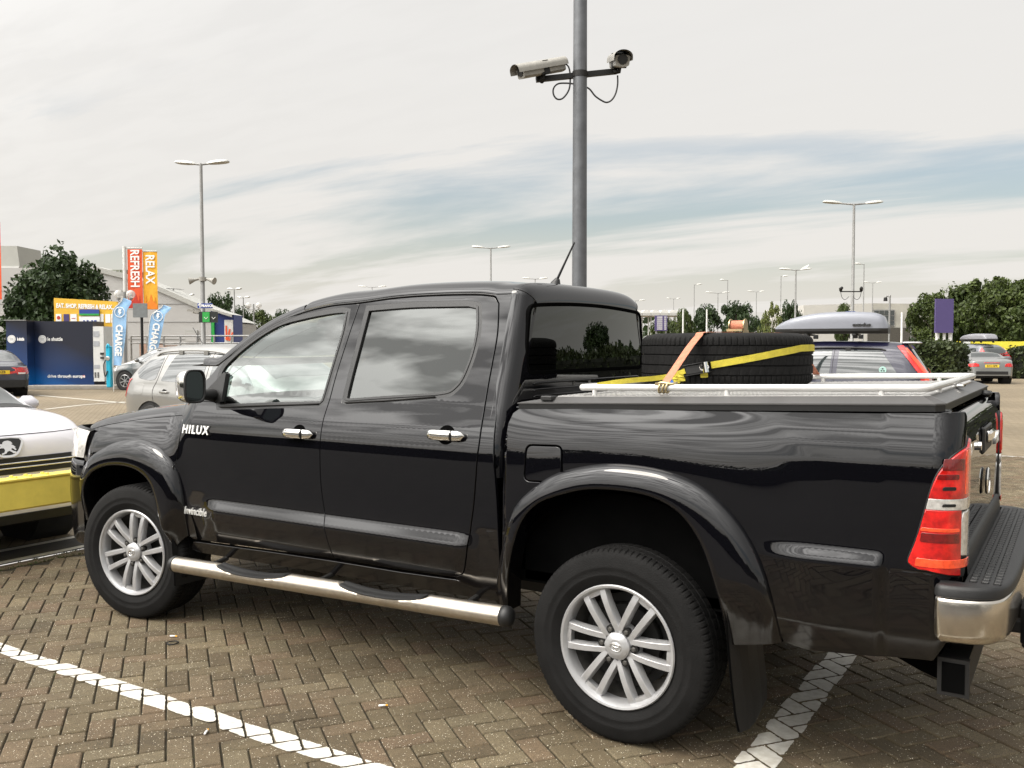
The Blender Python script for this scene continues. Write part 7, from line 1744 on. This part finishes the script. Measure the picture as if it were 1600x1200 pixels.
for x0, x1, m_ in ((352, 365, MT['postwhite']), (331.5, 336, MT['s_green'])): q = MB(); q.box((X((x0+x1)/2), -.05, Z(522)), ((x1-x0)*k, .1, 44*k)); q.build('shop_panel', m_, bb, loc=(0, 0, 0))
for j in range(3): q = MB(); q.box((X(355+j*3.6), -.12, Z(520+j*3)), (2.2*k, .04, (22-j*4)*k), M=Matrix.Rotation(.2*j, 3, 'Y')); q.build('poster_print', MT['s_orange'], bb, loc=(0, 0, 0))
# railings
def railing(px0, px1, D0, D1, label, py=518, n=9):
    a, b2 = Vector(base(px0, D0)), Vector(base(px1, D1)); t = thing('guard_railing', label, 'railing', a); d = b2-a; H = 1.95
    for z in (H, H-.28, .9, .5): q = MB(); q.cyl((0, 0, z), (d.x, d.y, z), .03, 8); q.build('rail', MT['lampsteel'], t, loc=(0, 0, 0))
    for i in range(n): p = d*i/(n-1); q = MB(); q.cyl((p.x, p.y, 0), (p.x, p.y, H), .035, 8); q.build('rail_post', MT['lampsteel'], t, loc=(0, 0, 0))
railing(205, 445, 36, 34, 'grey tubular railing running behind the silver cars', n=10)
hg = thing('goods_stack', 'stack of pale boxes and pallets behind the railing at left', 'stacked goods', base(318, 42))
for i, (dx, w_, h_, c) in enumerate(((-.9, .8, 1.25, (.38, .30, .18)), (0, .8, 1.1, (.45, .38, .25)), (.8, .7, 1.2, (.36, .26, .14)), (-2.8, .9, 1.6, (.30, .22, .18)), (-3.8, .8, 1.7, (.25, .16, .12)))): q = MB(); q.box((dx, 0, h_/2), (w_, .8, h_), bev=.02); q.build('carton', mat('carton', c, .8, var=.2), hg, loc=(0, 0, 0))
# cctv box on warehouse wall
wc = thing('security_camera', 'small pale twin security camera on the warehouse wall near the lane sign', 'security camera', (0, 0, 0)); p = atD(303, 486, 50); wc.location = p
q = MB()
for s in (-1, 1): q.box(RV*s*.18+Vector((0, 0, -.04*s)), (.36, .13, .13), rz=math.atan2(RV.y, RV.x)); 
q.box((0, .1, -.08), (.1, .4, .08)); q.cyl((0, 0, -.1), FV*2.2+Vector((0, 0, -.1)), .03, 6); q.build('housing', MT['cam'], wc, loc=(0, 0, 0))
# ---- right hand side
wr, X, Z, k = wall_from('terminal_building', 'long low white building with a dark gridded window, behind the roof box', 'building', [(1255, 560), (1255, 477), (1362, 474), (1362, 560)], 92, 14, mat('white cladding', (.45, .44, .41), .6, var=.05, vscale=.3))
q = MB(); q.prism([(X(1362), Z(560)), (X(1362), Z(474)), (X(1455), Z(475)), (X(1455), Z(560))], 'y', .02, 12); q.build('side_wall', mat('concrete panel wall', (.36, .35, .31), .8, var=.25, vscale=.35), wr, loc=(0, 0, 0))
q = MB(); q.box((X(1380), -.05, Z(497)), (33*k, .1, 26*k)); wo = q.build('window', MT['lampsteel'], wr, loc=(0, 0, 0))
for i in range(4):
    for j in range(3): q = MB(); q.box((X(1368+i*8), -.11, Z(489+j*8)), (7*k, .04, 7*k)); q.build('pane', MT['cglass'], wo, loc=(0, 0, 0))
q = MB(); q.box((X(1400), -.06, Z(523)), (90*k, .14, 22*k)); q.build('bay_shade_slab', mat('shaded loading bay', (.06, .055, .045), .8, var=.3), wr, loc=(0, 0, 0))  # solid slab on the wall, shade inside the bay put into its colour
q = MB(); q.box((X(1408), -.1, Z(512)), (.10, .1, 44*k)); q.box((X(1422), -.1, Z(512)), (.1, .1, 44*k)); q.build('door_jamb', MT['lampsteel'], wr, loc=(0, 0, 0))
sign('purple_board', 'tall purple blank board on white posts in front of the right-hand trees', 'sign board', 1461, 467, 1489, 520, 44, MT['s_purple'], posts=((1464.5+3, .09, MT['postwhite']), (1488, .09, MT['postwhite']), (1478, .07, MT['postwhite'])), thick=.12)
sg_, bo_, k_, c_ = sign('information_board', 'small purple board with white listed lines, right of the cab roof', 'sign board', 1023, 493, 1042.5, 517, 60, MT['s_purple'], posts=((1026, .06, MT['lampsteel']), (1041, .06, MT['lampsteel'])), thick=.1)
for j in range(7):
    z = c_.z+(9.5-j*3.1)*k_; q = MB(); q.box((-2.2*k_, -.06, z), (8.5*k_, .02, 1.1*k_)); q.box((6.5*k_, -.06, z), (3.5*k_, .02, 1.1*k_)); q.build('printed_line', MT['white'], bo_, loc=(0, 0, 0))
# twin camera bracket on tall lamp at right
tw = thing('camera_bracket', 'pair of small dome cameras with hanging cables on the tall lamp column at right', 'security cameras', base(1327, 40.6)); tw.rotation_euler = (0, 0, math.atan2(RV.y, RV.x)); k = 40.6/FPX; zz = hgt(456, 40.6)
q = MB(); q.box((0, -.1, zz), (34*k, .05, .05)); q.build('cross_arm', MT['steeldark'], tw, loc=(0, 0, 0))
for s in (-1, 1):
    q = MB(); q.tube([(s*16*k, -.1, zz+.02), (s*16*k, -.1, zz+.12), (s*15*k, -.2, zz+.17)], [.06, .08, .06], 10); q.build('dome_camera', MT['steeldark'], tw, smooth=True, loc=(0, 0, 0))
    q = MB(); q.tube(cr([(s*16*k, -.1, zz), (s*14*k, -.1, zz-.25), (s*9*k, -.1, zz-.36), (s*3*k, -.1, zz-.22)], 5), .012, 6); q.build('hanging_cable', MT['ink'], tw, loc=(0, 0, 0))
q = MB(); q.box((0, -.12, hgt(489, 40.6)), (14*k, .04, 5*k)); q.build('blue_plate', MT['s_blue'], tw, loc=(0, 0, 0))
hk = thing('cctv_post', 'thin pale post with a hooked top camera, right of the roof box', 'camera post', base(1389, 50)); k = 50/FPX; zt_ = hgt(462, 50)
q = MB(); q.tube(cr([(0, 0, 0), (0, 0, zt_-.3), (0, 0, zt_-.1), (-.12, 0, zt_), (-.22, 0, zt_-.1)], 6), .05, 8); q.build('post', MT['lampsteel'], hk, smooth=True, loc=(0, 0, 0)); q = MB(); q.tube([(-.22, 0, zt_-.1), (-.22, 0, zt_-.3)], [.09, .11], 12); q.build('camera_head', MT['steeldark'], hk, loc=(0, 0, 0))
for px, py, D, l in ((1408.5, 489, 46, 'plain white post right of the roof box, before the white building'), (1067, 484, 60, 'plain pale post behind the spare tyre, left of the dark trees'), (1104, 484, 60, 'second plain pale post behind the spare tyre, before the dark trees')):
    p = thing('marker_post', l, 'post', base(px, D)); q = MB(); q.cyl((0, 0, 0), (0, 0, hgt(py, D)), .055, 10); q.build('post', MT['postwhite'], p, smooth=True, ang=.8, loc=(0, 0, 0)); q = MB(); q.cyl((0, 0, hgt(py, D)), (0, 0, hgt(py, D)+.04), .035, 10); q.build('post_cap', MT['postwhite'], p, loc=(0, 0, 0))
# toll canopies
for i in range(6):
    px = 1000+i*14-4; D = 105; k = D/FPX; p = thing('toll_canopy', 'low white arched canopy on posts, number %s from the left beside the cab roof' % ('one', 'two', 'three', 'four', 'five', 'six')[i], 'canopy', base(px, D), -YAW, 'row of arched toll canopies')
    zt_ = hgt(485, D); rows = [[Vector((6.5*k*math.cos(a), y, zt_+5*k*math.sin(a)-.3)) for a in [pi*j/8 for j in range(9)]] for y in (0, 6)]
    q = MB(); q.grid(rows); q.add([tuple(v) for v in rows[0]], [tuple(range(9))]); q.build('canopy_roof', MT['postwhite'], p, loc=(0, 0, 0)); q = MB(); q.box((0, 3, zt_-.45), (13.5*k, 6, .3)); q.cyl((-5*k, 1, 0), (-5*k, 1, zt_-.4), .08, 6); q.cyl((5*k, 1, 0), (5*k, 1, zt_-.4), .08, 6); q.build('canopy_frame', MT['lamphead'], p, loc=(0, 0, 0))
# ---- vegetation
big = tree_proto(6.2, 2.9, 11, MT['leaf_dark'], n=19000, size=.17, trunk=.12, clump=100, zc=3.4, rz=2.9)
tree(big, (*base(90, 38)[:2], 0), 'big dark dense tree behind the yellow board at left', 0, (.63, .63, .80))
tree(tree_proto(3.8, 1.3, 12, MT['leaf_dark'], n=3500, size=.12, clump=30), (*base(20, 36.5)[:2], 0), 'lower dark tree at the left foot of the big one', 0, (1, 1, .72))
md = tree_proto(5.2, 2.1, 5, MT['leaf_mid'], n=9000, size=.14, trunk=.22, clump=60); md2 = tree_proto(5.8, 2.5, 21, MT['leaf_mid'], n=10000, size=.15, trunk=.24, clump=64); dk = tree_proto(4.6, 2.0, 33, MT['leaf_dark'], n=7000, size=.14, trunk=.15, clump=46); lt = tree_proto(4.2, 1.0, 40, MT['leaf_light'], n=900, size=.14, trunk=.35, clump=22, tr=.06)
def TR_(proto, px, D, top, label, w=None, rz=0, hp=5.2, rp=2.1):
    H = hgt(top, D); s = H/hp; sx = (w*D/FPX/2)/rp if w else s; return tree(proto, (*base(px, D)[:2], 0), label, rz, (sx, sx, s*.97))
TR_(dk, 345, 70, 458, 'dark rounded tree rising behind the blue building', 46, 0, 4.6, 2.0)
TR_(dk, 376, 74, 478, 'lower dark tree right of the one behind the blue building', 34, 1, 4.6, 2.0)
TR_(md, 405, 95, 486, 'distant low tree just behind the globe lamps', 50, 2); TR_(dk, 440, 100, 484, 'distant low tree near the windscreen pillar', 36, 1, 4.6, 2.0)
TR_(md2, 1458, 56, 458, 'green tree at the left of the right-hand group, behind the purple board', 74, 0, 5.8, 2.5)
TR_(md, 1496, 60, 447, 'tall green tree behind and right of the purple board', 92, 2); TR_(md2, 1545, 54, 434, 'tallest green tree of the right-hand group', 100, 1, 5.8, 2.5); TR_(md, 1600, 52, 440, 'green tree cut off by the right edge of the picture', 96, 4)
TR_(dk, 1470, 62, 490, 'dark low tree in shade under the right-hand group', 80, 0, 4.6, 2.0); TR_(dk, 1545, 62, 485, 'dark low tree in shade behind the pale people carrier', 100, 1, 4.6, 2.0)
for i, (pr__, px, top, w, l, D) in enumerate(((md, 1068, 484, 30, 'light green tree at the left of the far row above the tyre', 85), (dk, 1102, 476, 44, 'dark broad tree left of centre in the far row above the tyre', 88), (dk, 1150, 471, 50, 'dark broad tree right of centre in the far row above the tyre', 86), (dk, 1236, 470, 32, 'small dark round tree left of the roof box', 80), (md, 1318, 476, 32, 'small green tree above the middle of the roof box', 82), (md, 1038, 496, 40, 'low green tree behind the small purple board', 92), (dk, 1185, 494, 36, 'low dark tree behind the orange strap spool', 95))): TR_(pr__, px, D, top, l, w, i, 5.2 if pr__ is md else 4.6, 2.1 if pr__ is md else 2.0)
TR_(lt, 1207, 72, 472, 'pale thin sapling with open crown, just right of the strap spool', 26, 0, 4.2, 1.0); TR_(lt, 1196, 74, 486, 'smaller pale sapling beside the thin one', 20, 2, 4.2, 1.0)
# far tree belt, one mass along the horizon
q = MB(); R = random.Random(5); vs = []; fs = []
for i in range(16000):
    a = R.uniform(0, 2*pi); dd_ = R.uniform(165, 190); px_ = dd_*math.cos(a); py_ = dd_*math.sin(a); hh = 4.2+1.6*math.sin(a*23)+1.0*math.sin(a*61+1)+.8*math.sin(a*131)
    z = R.uniform(0, 1)**.8*hh; c = Vector((CAM.x+px_, CAM.y+py_, z)); s = R.uniform(.5, 1.2); n_ = Vector((R.gauss(0, 1), R.gauss(0, 1), R.gauss(0, 1))).normalized(); t = n_.orthogonal().normalized(); b2 = n_.cross(t)
    kk = len(vs); vs += [c+t*s, c+b2*s*.7, c-t*s, c-b2*s*.7]; fs.append((kk, kk+1, kk+2, kk+3))
me = bpy.data.meshes.new('far_tree_belt'); me.from_pydata([tuple(v) for v in vs], [], fs); fb_ = link('far_tree_belt', me, MT['leaf_dark']); tag(fb_, kind='stuff', label='low belt of far trees along the horizon', cat='trees')
# hedges
def hedge(a, b2, h_, w_, label, n=9000, seed=3):
    a, b2 = Vector(a), Vector(b2); d = b2-a; L = d.length; rz = math.atan2(d.y, d.x); t = thing('clipped_hedge', label, 'hedge', a, rz); R = random.Random(seed); vs = []; fs = []
    for i in range(n):
        f = R.randrange(5); x = R.uniform(0, L); 
        if f < 2: p = Vector((x, R.choice((-1, 1))*w_/2, R.uniform(0, h_)))
        elif f < 4: p = Vector((x, R.uniform(-w_/2, w_/2), h_))
        else: p = Vector((R.choice((0, L)), R.uniform(-w_/2, w_/2), R.uniform(0, h_)))
        p += Vector((R.gauss(0, .06), R.gauss(0, .06), R.gauss(0, .06)+.08*math.sin(x*2.1))); nn_ = Vector((R.gauss(0, 1), R.gauss(0, 1), R.gauss(.3, 1))).normalized(); tt = nn_.orthogonal().normalized(); bb_ = nn_.cross(tt); s = R.uniform(.04, .09); k2 = len(vs); vs += [p+tt*s, p+bb_*s*.6, p-tt*s, p-bb_*s*.6]; fs.append((k2, k2+1, k2+2, k2+3))
    me = bpy.data.meshes.new('foliage'); me.from_pydata([tuple(v) for v in vs], [], fs); link('foliage', me, MT['hedge'], t, loc=(0, 0, 0)); q = MB(); q.box((L/2, 0, h_/2-.05), (L-.1, w_-.1, h_-.12), bev=.08); q.build('branch_core', mat('hedge inside', (.008, .010, .005), .95, var=.4, vscale=5), t, loc=(0, 0, 0))
hedge(base(1418, 30), base(1499, 29), 1.52, 2.2, 'dark clipped hedge directly behind the navy estate'); hedge(base(1578, 44), base(1720, 42), 1.35, 1.6, 'dark clipped hedge at the right edge behind the pale people carrier', 7000, 8)
hedge(base(1560, 52), base(1500, 52), .9, .8, 'low dark hedge behind the roadster and people carrier', 3000, 9)
gb = MB(); gb.add([(*base(1440, 47)[:2], .01), (*base(1760, 45)[:2], .01), (*base(1800, 75)[:2], .9), (*base(1420, 75)[:2], .9)], [(0, 1, 2, 3)]); go_ = gb.build('grass_bank', MT['grass']); go_['kind'] = 'structure'
ylb = thing('height_barrier', 'long yellow low board with white panels before the right-hand trees', 'barrier', base(1497, 49)); d = Vector(base(1602, 48.5))-Vector(ylb.location); rz = math.atan2(d.y, d.x); ylb.rotation_euler = (0, 0, rz); k = 49/FPX
MT['ypale'] = mat('yellow board paint', (.66, .56, .05), .5, var=.1); q = MB(); q.box((d.length/2, 0, (hgt(533, 49)+hgt(547, 49))/2), (d.length, .06, 13*k)); q.build('board', MT['ypale'], ylb, loc=(0, 0, 0))
for x in (0, d.length*.5, d.length): q = MB(); q.cyl((x, .08, 0), (x, .08, hgt(533, 49)), .05, 8); q.build('post', MT['ypale'], ylb, loc=(0, 0, 0))
for px in (1508, 1602): x = (px-1497)*k; q = MB(); q.box((x, -.08, (hgt(531, 49)+hgt(548, 49))/2), (12*k, .04, 17*k)); q.build('white_panel', MT['postwhite'], ylb, loc=(0, 0, 0))
# ---- behind and beside the viewer: what the paint and glass mirror
BT = ((-52, -34, .9, md, 'leftmost mid-green'), (-43, -42, 1.0, dk, 'dark rounded'), (-30, -50, 1.1, md2, 'broad light-topped'), (-19, -46, .8, dk, 'small dark'), (-2, -52, 1.05, md, 'mid-green'), (9, -50, .85, dk, 'low dark'), (24, -46, 1.1, md2, 'tall broad'), (41, -38, 1.0, dk, 'last dark'))
for i, (x, y, s, p_, w_) in enumerate(BT):
    tree(p_, (x, y, 0), w_+' tree of the row behind the viewer, seen only mirrored', i*1.1, (s*1.3, s*1.3, s*.80), 'row of trees behind the viewer')
tree(dk, (23.6, 50.8, 0), 'spreading dark tree beyond the right edge, mirrored in the rear screen', .4, (1.3, 1.3, .86))
hedge((2.2, 16.5, 0), (15, 15, 0), 1.68, 1.2, 'dark hedge beyond the right edge, mirrored in the tailgate', 7000, 21)
hedge((-34, -13.5, 0), (16, -14.5, 0), 1.75, 1.6, 'long dark hedge behind the viewer along the car park edge', 14000, 15)
# ---- small litter on the paving
r_ = atZ(270, 1006); ri = thing('metal_ring', 'small dark metal ring lying on the paving before the side step', 'ring', (r_.x, r_.y, .006)); q = MB(); q.tube([(.028*math.cos(a), .028*math.sin(a), 0) for a in [2*pi*i/24 for i in range(24)]], .0035, 6, closed=True); q.build('ring_body', MT['steeldark'], ri, smooth=True, loc=(0, 0, 0))
for px, py, l, L_ in ((322, 1147, 'white cigarette end on the paving just below the white line', .035), (270, 996, 'pale scrap on the paving beside the metal ring', .03), (597, 1105, 'pale scrap on the paving left of the rear wheel', .03)):
    p = atZ(px, py); c = thing('paper_scrap', l, 'litter', (p.x, p.y, .008), .6+px); q = MB(); q.tube([(-L_/2, 0, 0), (0, .001, 0), (L_/2, 0, 0)], [.004, .0045, .004], 8); q.build('scrap', MT['white'], c, smooth=True, loc=(0, 0, 0)); q = MB(); q.tube([(L_/2, 0, 0), (L_/2+.01, 0, 0)], [.0042, .0035], 8); q.build('scrap_tip', MT['s_amber'], c, loc=(0, 0, 0))
